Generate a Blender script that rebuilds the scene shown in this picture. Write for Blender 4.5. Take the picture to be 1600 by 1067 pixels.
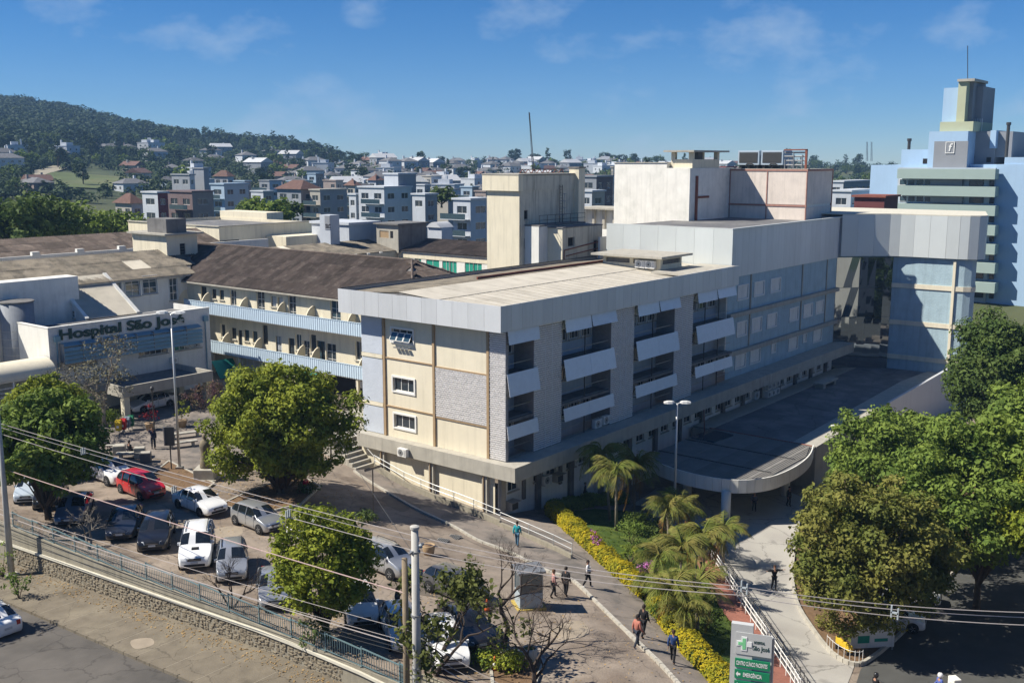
import bpy, bmesh, math, random
import numpy as np
from mathutils import Vector, Matrix
from mathutils.geometry import delaunay_2d_cdt
random.seed(7); np.random.seed(7)
for o in list(bpy.data.objects): bpy.data.objects.remove(o, do_unlink=True)
SC = bpy.context.scene
COL = SC.collection
R = math.radians
# ------------------------------------------------------------------ camera
# world X (u) runs along the long facade, Y (v) along the end wall, metres, z=0 near the wing's corner
CAM = np.array([-57.5, -46.9, 25.0]); PITCH = math.atan(282/1620.); HEAD = math.atan2(.621, .784); FPX = 1620.0
FW = np.array([math.cos(HEAD)*math.cos(PITCH), math.sin(HEAD)*math.cos(PITCH), -math.sin(PITCH)])
RT = np.array([math.sin(HEAD), -math.cos(HEAD), 0.0]); UPV = np.cross(RT, FW)
cd = bpy.data.cameras.new('camera'); cam = bpy.data.objects.new('camera', cd); COL.objects.link(cam)
cam.location = CAM; cam.rotation_euler = Vector(FW).to_track_quat('-Z', 'Y').to_euler()
cd.sensor_width = 36; cd.lens = FPX/1600*36; cd.clip_start = .5; cd.clip_end = 8000
SC.camera = cam
# ------------------------------------------------------------------ world and sun
SUN_EL = R(47); SUN_DIR = Vector((.674*math.cos(SUN_EL), -.738*math.cos(SUN_EL), -math.sin(SUN_EL)))   # the way light travels
W = bpy.data.worlds.new('World'); SC.world = W; W.use_nodes = True
nt = W.node_tree; nt.nodes.clear()
def wn(t, **k):
    n = nt.nodes.new(t)
    for a, b in k.items(): setattr(n, a, b)
    return n
sky = wn('ShaderNodeTexSky', sky_type='NISHITA', sun_disc=False)
sky.sun_elevation = SUN_EL; sky.sun_rotation = math.atan2(-SUN_DIR.x, -SUN_DIR.y)
sky.altitude = 0; sky.air_density = .75; sky.dust_density = 0; sky.ozone_density = 6
tc = wn('ShaderNodeTexCoord'); mp = wn('ShaderNodeMapping'); mp.inputs['Scale'].default_value = (1, 1, 1.9)
nz = wn('ShaderNodeTexNoise'); nz.inputs['Scale'].default_value = 8.5; nz.inputs['Detail'].default_value = 6; nz.inputs['Roughness'].default_value = .58
rp = wn('ShaderNodeValToRGB'); rp.color_ramp.elements[0].position = .535; rp.color_ramp.elements[1].position = .72
rp.color_ramp.elements[0].color = (0, 0, 0, 1); rp.color_ramp.elements[1].color = (.55, .55, .55, 1)
hs = wn('ShaderNodeHueSaturation'); hs.inputs['Saturation'].default_value = 1.30; hs.inputs['Value'].default_value = .52
mx = wn('ShaderNodeMixRGB'); mx.inputs[2].default_value = (2.8, 3.6, 4.6, 1)
tint = wn('ShaderNodeMixRGB', blend_type='MULTIPLY'); tint.inputs[0].default_value = 1; tint.inputs[2].default_value = (.86, .98, 1.12, 1)
bg = wn('ShaderNodeBackground'); bg.inputs['Strength'].default_value = .092; wo = wn('ShaderNodeOutputWorld')
L = nt.links.new
L(tc.outputs['Generated'], mp.inputs[0]); L(mp.outputs[0], nz.inputs['Vector']); L(nz.outputs['Fac'], rp.inputs[0])
L(sky.outputs[0], hs.inputs['Color']); L(hs.outputs[0], tint.inputs[1]); L(tint.outputs[0], mx.inputs[1]); L(rp.outputs[0], mx.inputs[0]); L(mx.outputs[0], bg.inputs['Color']); L(bg.outputs[0], wo.inputs[0])
sd = bpy.data.lights.new('sun', 'SUN'); sd.energy = 4.4; sd.angle = R(.5); sd.color = (1, .94, .83)
so = bpy.data.objects.new('sun', sd); COL.objects.link(so); so.rotation_euler = SUN_DIR.to_track_quat('-Z', 'Y').to_euler(); so.location = (-40, 40, 60)
HAZE = .00020   # density of the air over the town
SC.view_settings.view_transform = 'Standard'; SC.view_settings.look = 'None'; SC.view_settings.exposure = 0.85; SC.view_settings.gamma = 1
SC.render.resolution_x = 1024; SC.render.resolution_y = 682
# ------------------------------------------------------------------ photo pixel (1600 wide) -> point on a plane
def ray(x, y):
    d = FW*FPX + RT*(x-800) + UPV*(533.5-y); return d/np.linalg.norm(d)
def Zp(x, y, z): d = ray(x, y); return Vector(CAM + d*((z-CAM[2])/d[2]))
def Up(x, y, u): d = ray(x, y); return Vector(CAM + d*((u-CAM[0])/d[0]))
def Vp(x, y, v): d = ray(x, y); return Vector(CAM + d*((v-CAM[1])/d[1]))
def Dp(x, y, dist): d = ray(x, y); return Vector(CAM + d*(dist/math.hypot(d[0], d[1])))
# ------------------------------------------------------------------ terrain heights (thin-plate fit through known spots)
_cp = [(778,804,-1.2),(603,737,0),(682,772,-.65),(808,855,-.5),(860,792,-2.2),(918,783,-3.1),(917,921,.5),(980,985,1.1),(1050,1043,1.6),
 (303,895,2.2),(100,850,2.2),(320,790,2.2),(215,763,2.2),(595,885,1.9),(760,900,1.2),(830,950,1.2),(800,1040,1.8),(700,1062,2.1),(555,740,.5),(680,800,.1),(480,765,1.6),(450,900,2.2),
 (195,657,2.6),(333,598,2.9),(530,640,2.6),(150,690,2.4),(260,700,2.4),(0,650,2.6),(0,560,3),
 (1208,923,-3.4),(1150,860,-3.5),(1240,800,-3.7),(1250,1060,-2.3),(1340,1030,-2.6),(1130,900,-3.1),(1180,980,-2.6),(940,835,-1.2),(1000,905,-1.2),(1010,850,-2.3),(1080,960,-1.0),(1060,900,-2.2),
 (1450,960,-3.0),(1400,900,-3.4),(1560,1000,-3.0),(1500,860,-3.8),(1100,790,-3.7),(1500,760,-4.2),(1580,650,-4.2),(1150,1067,.2)]
CP = np.array([list(Zp(*c)) for c in _cp] + [(20,8,-2.5),(8,20,2.2),(14,40,3),(50,-8,-4.2),(90,-10,-4.4),(60,-30,-4.3),(30,-40,-4),(0,-45,-3),(90,40,0),(40,70,3),(-10,60,3),(-27,40,2.6)])
def _tps(r2): return .5*r2*np.log(r2+1e-9)
_n = len(CP); _K = _tps(((CP[:,None,:2]-CP[None,:,:2])**2).sum(-1)) + np.eye(_n)*6
_A = np.zeros((_n+3, _n+3)); _A[:_n,:_n] = _K; _A[:_n,_n] = 1; _A[:_n,_n+1:] = CP[:,:2]; _A[_n:,:_n] = _A[:_n,_n:].T
_w = np.linalg.solve(_A, np.concatenate([CP[:,2], np.zeros(3)]))
def gz(u, v):
    r2 = ((CP[:,:2]-np.array([u, v]))**2).sum(-1)
    return float(np.clip(_w[:_n]@_tps(r2) + _w[_n] + _w[_n+1]*u + _w[_n+2]*v, -4.6, 3.2))
def wall_u(v): return -28.25 + (13-v)*.028            # the retaining wall's face
def sz(v): return max(-.6, min(1.3, .35 + (9-v)*.055)) if v > -16 else max(-2.2, 1.3 - (-16-v)*.16)   # pavement of the street below
def G(px, py):
    """ray against the terrain of the lot, courtyard and drive"""
    d = ray(px, py); t = 40.0
    while t < 260:
        p = CAM + d*t
        if p[2] <= gz(p[0], p[1]): break
        t += .25
    return Vector((p[0], p[1], gz(p[0], p[1])))
# ------------------------------------------------------------------ mesh helpers
LOC = {}
def wl(p): return LOC.get(p.name, Vector((0, 0, 0))) if p else Vector((0, 0, 0))
def tag(o, label=None, cat=None, group=None, kind=None):
    for k, x in (('label', label), ('category', cat), ('group', group), ('kind', kind)):
        if x: o[k] = x
    return o
def thing(name, label, cat, loc=(0, 0, 0), rz=0, group=None):
    o = bpy.data.objects.new(name, None); COL.objects.link(o); o.empty_display_size = .3
    o.location = loc; o.rotation_euler = (0, 0, rz); LOC[o.name] = Vector(loc)
    return tag(o, label, cat, group)
class MB:
    def __init__(s): s.v = []; s.f = []
    def add(s, vs, fs):
        n = len(s.v); s.v += [tuple(x) for x in vs]; s.f += [tuple(i+n for i in f) for f in fs]; return s
    def box(s, x0, x1, y0, y1, z0, z1):
        return s.add([(x0,y0,z0),(x1,y0,z0),(x1,y1,z0),(x0,y1,z0),(x0,y0,z1),(x1,y0,z1),(x1,y1,z1),(x0,y1,z1)],
                     [(0,3,2,1),(4,5,6,7),(0,1,5,4),(1,2,6,5),(2,3,7,6),(3,0,4,7)])
    def quad(s, a, b, c, d): return s.add([a, b, c, d], [(0,1,2,3)])
    def slab(s, pts, th):      # polygon (3-D, planar) thickened downward along its normal
        p = [Vector(q) for q in pts]; n = (p[1]-p[0]).cross(p[2]-p[0]).normalized()*th; k = len(p)
        return s.add(p+[q-n for q in p], [tuple(range(k)), tuple(range(2*k-1, k-1, -1))]+[(i, k+i, k+(i+1)%k, (i+1)%k) for i in range(k)])
    def prism(s, pts, z0, z1):
        k = len(pts); zz0 = z0 if callable(z0) else (lambda x, y: z0); zz1 = z1 if callable(z1) else (lambda x, y: z1)
        vs = [(x, y, zz0(x, y)) for x, y in pts]+[(x, y, zz1(x, y)) for x, y in pts]
        a = sum(pts[i][0]*pts[(i+1)%k][1]-pts[(i+1)%k][0]*pts[i][1] for i in range(k))
        fs = [tuple(range(k-1, -1, -1)), tuple(range(k, 2*k))]+[(i, (i+1)%k, k+(i+1)%k, k+i) for i in range(k)]
        if a < 0: fs = [tuple(reversed(f)) for f in fs]
        return s.add(vs, fs)
    def beam(s, a, b, w, h):   # box from a to b, width w, height h
        a = Vector(a); b = Vector(b); d = (b-a).normalized(); x = d.cross(Vector((0,0,1)))
        x = Vector((1,0,0)) if x.length < 1e-4 else x.normalized()
        y = x.cross(d); x = x*w/2; y = y*h/2
        return s.add([a-x-y,a+x-y,a+x+y,a-x+y,b-x-y,b+x-y,b+x+y,b-x+y], [(0,1,2,3),(7,6,5,4),(0,4,5,1),(1,5,6,2),(2,6,7,3),(3,7,4,0)])
    def tube(s, pts, r, n=6, cap=True):
        pts = [Vector(p) for p in pts]; k = len(pts); rr = r if isinstance(r, (list, tuple)) else [r]*k
        base = len(s.v); d0 = (pts[1]-pts[0]).normalized(); x = d0.orthogonal().normalized()
        for i, p in enumerate(pts):
            d = (pts[min(i+1, k-1)]-pts[max(i-1, 0)]).normalized(); x = (x-d*x.dot(d)).normalized(); y = d.cross(x)
            for j in range(n):
                a = 2*math.pi*j/n; s.v.append(tuple(p+(x*math.cos(a)+y*math.sin(a))*rr[i]))
        for i in range(k-1):
            for j in range(n):
                a = base+i*n+j; b = base+i*n+(j+1)%n; s.f.append((a, b, b+n, a+n))
        if cap:
            s.f.append(tuple(base+j for j in range(n-1, -1, -1))); s.f.append(tuple(base+(k-1)*n+j for j in range(n)))
        return s
    def lathe(s, prof, n=16, c=(0,0,0)):
        base = len(s.v); k = len(prof)
        for r, z in prof:
            for j in range(n):
                a = 2*math.pi*j/n; s.v.append((c[0]+r*math.cos(a), c[1]+r*math.sin(a), c[2]+z))
        for i in range(k-1):
            for j in range(n):
                a = base+i*n+j; b = base+i*n+(j+1)%n; s.f.append((a, b, b+n, a+n))
        s.f.append(tuple(base+j for j in range(n-1, -1, -1))); s.f.append(tuple(base+(k-1)*n+j for j in range(n)))
        return s
    def mesh(s, name, mat, smooth=False, off=None):
        me = bpy.data.meshes.new(name)
        vs = s.v if off is None else [(x-off[0], y-off[1], z-off[2]) for x, y, z in s.v]
        me.from_pydata(vs, [], s.f); me.materials.append(mat)
        if smooth: me.polygons.foreach_set('use_smooth', [True]*len(me.polygons))
        return me
    def part(s, name, mat, parent, smooth=False, local=False, kind=None, label=None, bevel=0):
        return put(name, s.mesh(name, mat, smooth, None if local else wl(parent)), parent, kind=kind, label=label, bevel=bevel)
    def top(s, name, mat, label=None, cat=None, group=None, kind=None, smooth=False, bevel=0):
        o = put(name, s.mesh(name, mat, smooth), None, bevel=bevel); return tag(o, label, cat, group, kind)
def put(name, me, parent, loc=None, rot=None, kind=None, label=None, bevel=0, sc=None):
    o = bpy.data.objects.new(name, me); COL.objects.link(o)
    if parent: o.parent = parent
    LOC[o.name] = wl(parent).copy()
    if loc is not None: o.location = Vector(loc)-wl(parent)
    if rot is not None: o.rotation_euler = rot if isinstance(rot, (tuple, list)) else (0, 0, rot)
    if sc is not None: o.scale = sc
    if bevel:
        m = o.modifiers.new('bevel', 'BEVEL'); m.width = bevel; m.segments = 2; m.limit_method = 'ANGLE'
    return tag(o, label, None, None, kind)
def copy_tree(root, loc, rz=0, label=None, group=None, name=None):
    def cp(o, par):
        c = o.copy(); COL.objects.link(c); c.parent = par; LOC[c.name] = Vector(loc)
        for ch in o.children: cp(ch, c)
        return c
    r = cp(root, None); r.location = loc; r.rotation_euler = (0, 0, rz)
    if label: r['label'] = label
    if group: r['group'] = group
    return r
def wallgrid(mb, axis, c, a0, a1, z0, z1, holes, depth=.25, inward=1):
    """vertical wall with real openings; axis 'u': plane x=c spanned by y, 'v': plane y=c spanned by x. holes (a0,a1,z0,z1)"""
    A = sorted({a0, a1, *[min(max(h[i], a0), a1) for h in holes for i in (0, 1)]}); Zs = sorted({z0, z1, *[min(max(h[i], z0), z1) for h in holes for i in (2, 3)]})
    P = (lambda a, z, d=0: (c+d*inward, a, z)) if axis == 'u' else (lambda a, z, d=0: (a, c+d*inward, z))
    flip = (axis == 'u') == (inward > 0)
    def q(*p): mb.quad(*(reversed(p) if flip else p))
    for i in range(len(A)-1):
        for j in range(len(Zs)-1):
            am = (A[i]+A[i+1])/2; zm = (Zs[j]+Zs[j+1])/2
            if any(h[0] < am < h[1] and h[2] < zm < h[3] for h in holes): continue
            q(P(A[i],Zs[j]), P(A[i+1],Zs[j]), P(A[i+1],Zs[j+1]), P(A[i],Zs[j+1]))
    for h in holes:
        b0, b1, y0, y1 = h
        q(P(b0,y0), P(b0,y0,depth), P(b0,y1,depth), P(b0,y1)); q(P(b1,y0,depth), P(b1,y0), P(b1,y1), P(b1,y1,depth))
        q(P(b0,y0), P(b1,y0), P(b1,y0,depth), P(b0,y0,depth)); q(P(b0,y1,depth), P(b1,y1,depth), P(b1,y1), P(b0,y1))
    return mb
# ------------------------------------------------------------------ materials
MATS = {}
def M(name, c, var=.12, scale=1.5, rough=.85, bump=0, bscale=30, streak=0, metal=0, spec=.3, rnd=0, c2=None, c2scale=.3, c2pos=(.45, .62), transl=0, coat=0, crack=0):
    if name in MATS: return MATS[name]
    m = bpy.data.materials.new(name); m.use_nodes = True; t = m.node_tree; N = t.nodes; Lk = t.links.new; N.clear()
    out = N.new('ShaderNodeOutputMaterial'); p = N.new('ShaderNodeBsdfPrincipled')
    p.inputs['Roughness'].default_value = rough; p.inputs['Metallic'].default_value = metal; p.inputs['Specular IOR Level'].default_value = spec
    if coat: p.inputs['Coat Weight'].default_value = coat; p.inputs['Coat Roughness'].default_value = .06
    g = N.new('ShaderNodeNewGeometry')
    def noise(sc, det=4, vec=None, rg=.6):
        n = N.new('ShaderNodeTexNoise'); n.inputs['Scale'].default_value = sc; n.inputs['Detail'].default_value = det; n.inputs['Roughness'].default_value = rg
        Lk(vec or g.outputs['Position'], n.inputs['Vector']); return n
    def ramp(src, lo, hi, a, b):
        r = N.new('ShaderNodeMapRange'); r.inputs[1].default_value = lo; r.inputs[2].default_value = hi; r.inputs[3].default_value = a; r.inputs[4].default_value = b
        Lk(src, r.inputs[0]); return r.outputs[0]
    col = None; rgb = N.new('ShaderNodeRGB'); rgb.outputs[0].default_value = (*c, 1); col = rgb.outputs[0]
    if c2:
        n = noise(c2scale, 6); mx = N.new('ShaderNodeMixRGB'); Lk(ramp(n.outputs['Fac'], c2pos[0], c2pos[1], 0, 1), mx.inputs[0]); Lk(col, mx.inputs[1]); mx.inputs[2].default_value = (*c2, 1); col = mx.outputs[0]
    val = None
    def mul(a, b):
        if a is None: return b
        k = N.new('ShaderNodeMath'); k.operation = 'MULTIPLY'; Lk(a, k.inputs[0]); Lk(b, k.inputs[1]); return k.outputs[0]
    if var: val = mul(val, ramp(noise(scale, 6).outputs['Fac'], .25, .75, 1-var, 1+var))
    if streak:
        mpn = N.new('ShaderNodeMapping'); mpn.inputs['Scale'].default_value = (2.2, 2.2, .16); Lk(g.outputs['Position'], mpn.inputs[0])
        val = mul(val, ramp(noise(1.0, 5, mpn.outputs[0], .7).outputs['Fac'], .48, .74, 1, 1-streak))
    if crack:
        vo = N.new('ShaderNodeTexVoronoi'); vo.feature = 'DISTANCE_TO_EDGE'; vo.inputs['Scale'].default_value = crack; nn = noise(1.1, 5); ad = N.new('ShaderNodeVectorMath'); ad.operation = 'MULTIPLY_ADD'; Lk(nn.outputs['Color'], ad.inputs[0]); ad.inputs[1].default_value = (1.3, 1.3, 0); Lk(g.outputs['Position'], ad.inputs[2]); Lk(ad.outputs[0], vo.inputs['Vector'])
        val = mul(val, ramp(vo.outputs['Distance'], .0, .016, .62, 1))
        val = mul(val, ramp(noise(.55, 3).outputs['Fac'], .62, .72, 1, .72))
    if rnd:
        oi = N.new('ShaderNodeObjectInfo'); val = mul(val, ramp(oi.outputs['Random'], 0, 1, 1-rnd, 1+rnd))
    if val is not None:
        h = N.new('ShaderNodeHueSaturation'); Lk(val, h.inputs['Value']); Lk(col, h.inputs['Color']); col = h.outputs[0]
    Lk(col, p.inputs['Base Color'])
    if bump:
        b = N.new('ShaderNodeBump'); b.inputs['Strength'].default_value = bump; b.inputs['Distance'].default_value = .05; Lk(noise(bscale, 3).outputs['Fac'], b.inputs['Height']); Lk(b.outputs[0], p.inputs['Normal'])
    sh = p.outputs[0]
    if transl:
        tr = N.new('ShaderNodeBsdfTranslucent'); Lk(col, tr.inputs[0]); ms = N.new('ShaderNodeMixShader'); ms.inputs[0].default_value = transl; Lk(sh, ms.inputs[1]); Lk(tr.outputs[0], ms.inputs[2]); sh = ms.outputs[0]
    Lk(sh, out.inputs[0]); MATS[name] = m; return m
# ground
m_lot = M('lot_paving', (.255,.21,.168), .26, .9, .95, .5, 9, c2=(.175,.138,.108), c2scale=.33, crack=.32)
m_walk = M('sidewalk_cement', (.235,.20,.17), .15, .8, .95, .25, 14, c2=(.145,.13,.115), c2scale=.5, crack=.4)
m_pave = M('street_pavement', (.165,.14,.104), .22, 1.0, .95, .35, 12, c2=(.215,.185,.135), c2scale=.35, c2pos=(.5,.7), crack=.4)
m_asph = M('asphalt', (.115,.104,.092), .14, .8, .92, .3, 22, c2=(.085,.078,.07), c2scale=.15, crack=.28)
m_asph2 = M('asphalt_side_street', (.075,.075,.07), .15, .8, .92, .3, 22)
m_drive = M('drive_concrete', (.40,.38,.34), .12, .6, .9, .2, 14, c2=(.33,.31,.28), c2scale=.3, crack=.24)
m_red = M('red_pavement', (.36,.15,.105), .18, 2.5, .9, .3, 18)
m_lawn = M('lawn', (.062,.105,.012), .3, 1.2, .95, .8, 40, c2=(.10,.13,.02), c2scale=.6)
m_soil = M('soil', (.16,.10,.055), .25, 3, .98, .6, 14)
m_field = M('far_ground', (.045,.062,.028), .35, .03, .98, .0, 5, c2=(.08,.09,.04), c2scale=.012)
m_kerb = M('kerb_stone', (.40,.375,.32), .2, 2.5, .9, .2, 20)
# building
m_cream = M('cream_render', (.71,.645,.50), .07, .5, .9, .1, 40, streak=.14)
m_ccream = M('pale_cream', (.70,.635,.485), .06, .6, .9, .1, 30, streak=.22)
m_white = M('white_paint', (.72,.71,.66), .07, .8, .85, .08, 30, streak=.18)
m_wgrime = M('grimy_white', (.78,.755,.69), .10, .7, .9, .1, 30, streak=.16, c2=(.60,.59,.53), c2scale=.45, c2pos=(.50,.78))
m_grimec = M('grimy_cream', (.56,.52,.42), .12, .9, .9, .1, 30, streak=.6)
m_conc = M('concrete', (.40,.375,.32), .14, 1.0, .9, .2, 25, streak=.25)
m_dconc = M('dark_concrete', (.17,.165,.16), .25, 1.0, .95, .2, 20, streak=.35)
m_clad = M('grey_cladding', (.62,.63,.64), .03, .5, .45, metal=.25, rnd=.06, streak=.10)
m_clad2 = M('green_grey_cladding', (.60,.63,.615), .03, .5, .5, metal=.2, rnd=.06, streak=.04)
m_blue = M('blue_render', (.36,.475,.53), .12, .8, .9, .6, 7, streak=.22)
m_lblue = M('pale_blue_render', (.50,.54,.60), .07, 1, .9, .5, 10)
m_bluegrey = M('recess_wall', (.40,.46,.52), .1, .8, .85, streak=.15)
m_brickw = M('white_brick', (.78,.76,.745), .10, 3, .6, .1, 30, rnd=0)
m_mortar = M('dark_joint', (.27,.26,.26), .15, 3, .95)
m_tan = M('tan_downpipe', (.36,.255,.15), .12, 2, .6)
m_slat = M('aluminium_slat', (.74,.76,.78), .05, 2, .5, metal=.15, rnd=.05)
m_roofl = M('light_roof_sheet', (.50,.46,.385), .10, .8, .85, .1, 20, rnd=.06, streak=0, c2=(.40,.365,.30), c2scale=.5, c2pos=(.5,.75))
m_roofb = M('brown_roof_sheet', (.085,.066,.056), .3, 1.6, .92, .2, 12, rnd=.32, c2=(.15,.125,.105), c2scale=1.3, c2pos=(.52,.75))
m_roofg = M('weathered_roof_sheet', (.19,.165,.13), .22, 1.6, .92, .2, 12, rnd=.14, c2=(.11,.098,.08), c2scale=.9)
m_roofd = M('dark_flat_roof', (.135,.135,.14), .15, .5, .85, .15, 10, c2=(.2,.195,.19), c2scale=.25, crack=.2)
m_canroof = M('canopy_sheet', (.20,.19,.175), .15, 1, .8, rnd=.1)
m_frame = M('white_frame', (.74,.73,.70), .03, 3, .5)
m_dframe = M('dark_frame', (.05,.045,.04), .1, 3, .5)
m_metal = M('grey_metal', (.33,.34,.35), .08, 3, .45, metal=.6)
m_dmetal = M('dark_metal', (.05,.05,.05), .1, 3, .5)
m_galv = M('galvanised_pole', (.47,.48,.48), .05, 2, .45, metal=.4)
m_rust = M('rusty_red_steel', (.22,.075,.05), .2, 3, .8)
m_bluerail = M('pale_blue_corrugated', (.50,.61,.70), .05, 2, .55, rnd=.03)
m_louver = M('blue_louver', (.21,.34,.40), .06, 2, .6)
m_greensh = M('green_shutter', (.02,.27,.19), .08, 4, .6)
m_awn = M('green_awning', (.02,.26,.22), .1, 2, .7)
m_gletter = M('green_letter', (.015,.055,.045), .05, 4, .5)
m_blind = M('grey_blind', (.40,.42,.44), .05, 4, .7)
m_glass = M('window_glass', (.035,.045,.055), .2, 2, .06, spec=.8)
m_glassb = M('blue_glass', (.04,.07,.09), .2, 2, .05, spec=.9)
m_mirror = M('reflective_glazing', (.30,.34,.37), .04, .5, .025, metal=.92, spec=.8)
m_dark = M('dark_interior', (.015,.015,.017), .1, 2, .9)
m_tank = M('grey_tank', (.23,.25,.28), .12, 1.5, .7, .1, 10, streak=.25)
m_ac = M('ac_white', (.72,.71,.68), .05, 4, .5)
m_stone = M('rubble_stone', (.185,.155,.11), .3, 2.2, .95, .4, 12)
m_wallc = M('retaining_concrete', (.27,.245,.19), .16, 1.2, .92, .2, 20, streak=.3)
m_ledge = M('pale_coping', (.56,.53,.44), .1, 2, .9)
m_tealrail = M('teal_grey_railing', (.13,.20,.215), .06, 3, .5)
m_wood = M('weathered_wood', (.24,.19,.13), .2, 3, .9, .2, 20)
m_wslat = M('pale_wood_slat', (.36,.33,.24), .18, 3, .9, rnd=.12)
m_polec = M('concrete_pole', (.45,.435,.40), .1, 2, .85, .1, 20)
m_wire = M('cable', (.42,.38,.36), .05, 2, .6)
m_wirep = M('pale_pink_cable', (.55,.40,.37), .05, 2, .6)
m_wired = M('dark_cable', (.06,.06,.06), .05, 2, .6)
m_porc = M('insulator', (.36,.40,.42), .05, 3, .3)
# far city
def cm(i, c): return M('house_wall_%d' % i, c, .08, .6, .85, streak=.12)
m_rooft = M('terracotta_roof', (.125,.072,.058), .22, 1, .9, rnd=.25)
m_rooftg = M('grey_house_roof', (.13,.13,.135), .2, 1, .9, rnd=.2)
m_rooftw = M('pale_house_roof', (.46,.47,.48), .1, 1, .7, rnd=.1)
# foliage
def leafm(n, a, b, sc=.7, tr=.28): return M(n, a, .32, 2.2, .75, spec=.25, c2=b, c2scale=sc, c2pos=(.40,.62), transl=tr)
m_leafA = leafm('leaf_bright', (.27,.30,.030), (.13,.175,.018))
m_leafB = leafm('leaf_lime', (.29,.32,.030), (.14,.185,.018))
m_leafC = leafm('leaf_olive', (.215,.205,.045), (.12,.145,.028), .5)
m_leafD = leafm('leaf_dark', (.105,.15,.034), (.055,.095,.02), .5)
m_leafF = leafm('leaf_forest', (.035,.062,.016), (.020,.040,.012), .06, .15)
m_leafG = leafm('leaf_mid', (.20,.265,.045), (.10,.16,.026), .5)
m_leafY = leafm('leaf_yellow_hedge', (.46,.36,.012), (.22,.22,.012), 1.4)
m_leafO = leafm('leaf_sparse', (.12,.135,.03), (.07,.085,.02))
m_frond = leafm('palm_frond', (.15,.19,.03), (.24,.21,.055), .9)
m_frondy = leafm('palm_frond_dry', (.34,.17,.035), (.24,.15,.04), .9)
m_pink = leafm('pink_flower', (.42,.10,.36), (.50,.22,.44), 3)
m_redf = leafm('red_leaf', (.30,.02,.03), (.15,.02,.02), 3)
m_mauve = leafm('mauve_shrub', (.17,.085,.10), (.11,.10,.03), 1.5)
m_bark = M('bark', (.10,.075,.05), .25, 4, .95, .4, 16)
m_barkg = M('pale_bark', (.23,.20,.16), .2, 4, .95, .3, 16)
m_barkd = M('dark_twig', (.055,.042,.035), .2, 4, .95)
# cars
def paint(n, c, metal=0, rough=.3): return M('paint_'+n, c, 0, 1, rough, metal=metal, spec=.5, coat=.8)
m_tyre = M('tyre', (.018,.018,.018), .1, 8, .85); m_rim = M('rim', (.50,.50,.51), .05, 8, .3, metal=.7); m_drim = M('dark_rim', (.10,.10,.105), .05, 8, .4, metal=.6)
m_lamp = M('lamp_lens', (.62,.64,.66), .05, 8, .1, spec=.8); m_tail = M('tail_lens', (.38,.015,.012), .05, 8, .2, spec=.6); m_blk = M('black_trim', (.016,.016,.017), .1, 8, .6); m_plate = M('number_plate', (.50,.51,.52), .15, 30, .5)
m_cglass = M('car_glass', (.012,.015,.017), .1, 4, .05, spec=.9)
# people
m_skin = M('skin', (.36,.20,.135), .06, 9, .6); m_hair = M('dark_hair', (.022,.015,.011), .2, 20, .7)
def cloth(n, c): return M('cloth_'+n, c, .14, 7, .9)
# ------------------------------------------------------------------ ground sheets
def inpoly(p, poly):
    x, y = p; c = False; j = len(poly)-1
    for i in range(len(poly)):
        xi, yi = poly[i]; xj, yj = poly[j]
        if (yi > y) != (yj > y) and x < (xj-xi)*(y-yi)/(yj-yi)+xi: c = not c
        j = i
    return c
def dens(poly, step, closed=True):
    out = []; k = len(poly)
    for i in range(k if closed else k-1):
        a = Vector(poly[i][:2]); b = Vector(poly[(i+1) % k][:2]); n = max(1, int((b-a).length/step))
        out += [tuple(a+(b-a)*t/n) for t in range(n)]
    if not closed: out.append(tuple(poly[-1][:2]))
    return out
def smoothpoly(pts, n=6, closed=False):
    P = [Vector(p[:2]) for p in pts]; out = []; k = len(P)
    for i in range(k-1 if not closed else k):
        g = lambda j: P[j % k] if closed else P[max(0, min(k-1, j))]
        a, b, c, d = g(i-1), g(i), g(i+1), g(i+2)
        for t in range(n):
            s = t/n; out.append(tuple(.5*((2*b)+(c-a)*s+(2*a-5*b+4*c-d)*s*s+(3*b-a-3*c+d)*s**3)))
    if not closed: out.append(tuple(P[-1]))
    return out
def sheet(name, poly, mat, off=0., step=1.2, zf=gz, kind='structure', skirt=0, label=None, cat=None):
    b = dens([p[:2] for p in poly], step); k = len(b); xs = [p[0] for p in b]; ys = [p[1] for p in b]
    pts = [Vector(p) for p in b]
    x = min(xs)+step/2
    while x < max(xs):
        y = min(ys)+step/2
        while y < max(ys):
            q = (x+random.uniform(-.1, .1)*step, y+random.uniform(-.1, .1)*step)
            if inpoly(q, b): pts.append(Vector(q))
            y += step
        x += step
    vs, es, fs, *_ = delaunay_2d_cdt(pts, [(i, (i+1) % k) for i in range(k)], [list(range(k))], 1, 1e-4)
    V3 = [(p.x, p.y, zf(p.x, p.y)+off) for p in vs]; fs = [tuple(f) for f in fs]
    F = []
    for f in fs:
        a, c, d = [Vector(V3[i]) for i in f[:3]]
        F.append(f if (c-a).cross(d-a).z > 0 else tuple(reversed(f)))
    mb = MB(); mb.v = V3; mb.f = F
    if skirt:
        n = len(V3); c = [(p[0], p[1], zf(p[0], p[1])+off) for p in b]
        ar = sum(b[i][0]*b[(i+1)%k][1]-b[(i+1)%k][0]*b[i][1] for i in range(k)); c = c if ar > 0 else c[::-1]
        mb.v += c+[(p[0], p[1], p[2]-skirt) for p in c]
        mb.f += [(n+i, n+k+i, n+k+(i+1) % k, n+(i+1) % k) for i in range(k)]
    return mb.top(name, mat, label, cat, None, kind, smooth=False)
def GP(*pts): return [tuple(G(*p)[:2]) for p in pts]
wallv = [62, 45, 30, 20, 13, 8, 4, 0, -4, -8, -12, -17.2]
lotpoly = [(wall_u(v)+.15, v) for v in wallv]+[(-26.6, -24), (-24, -46), (98, -46), (98, 62)]
sheet('ground', lotpoly, m_lot, 0, 1.5)
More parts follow.
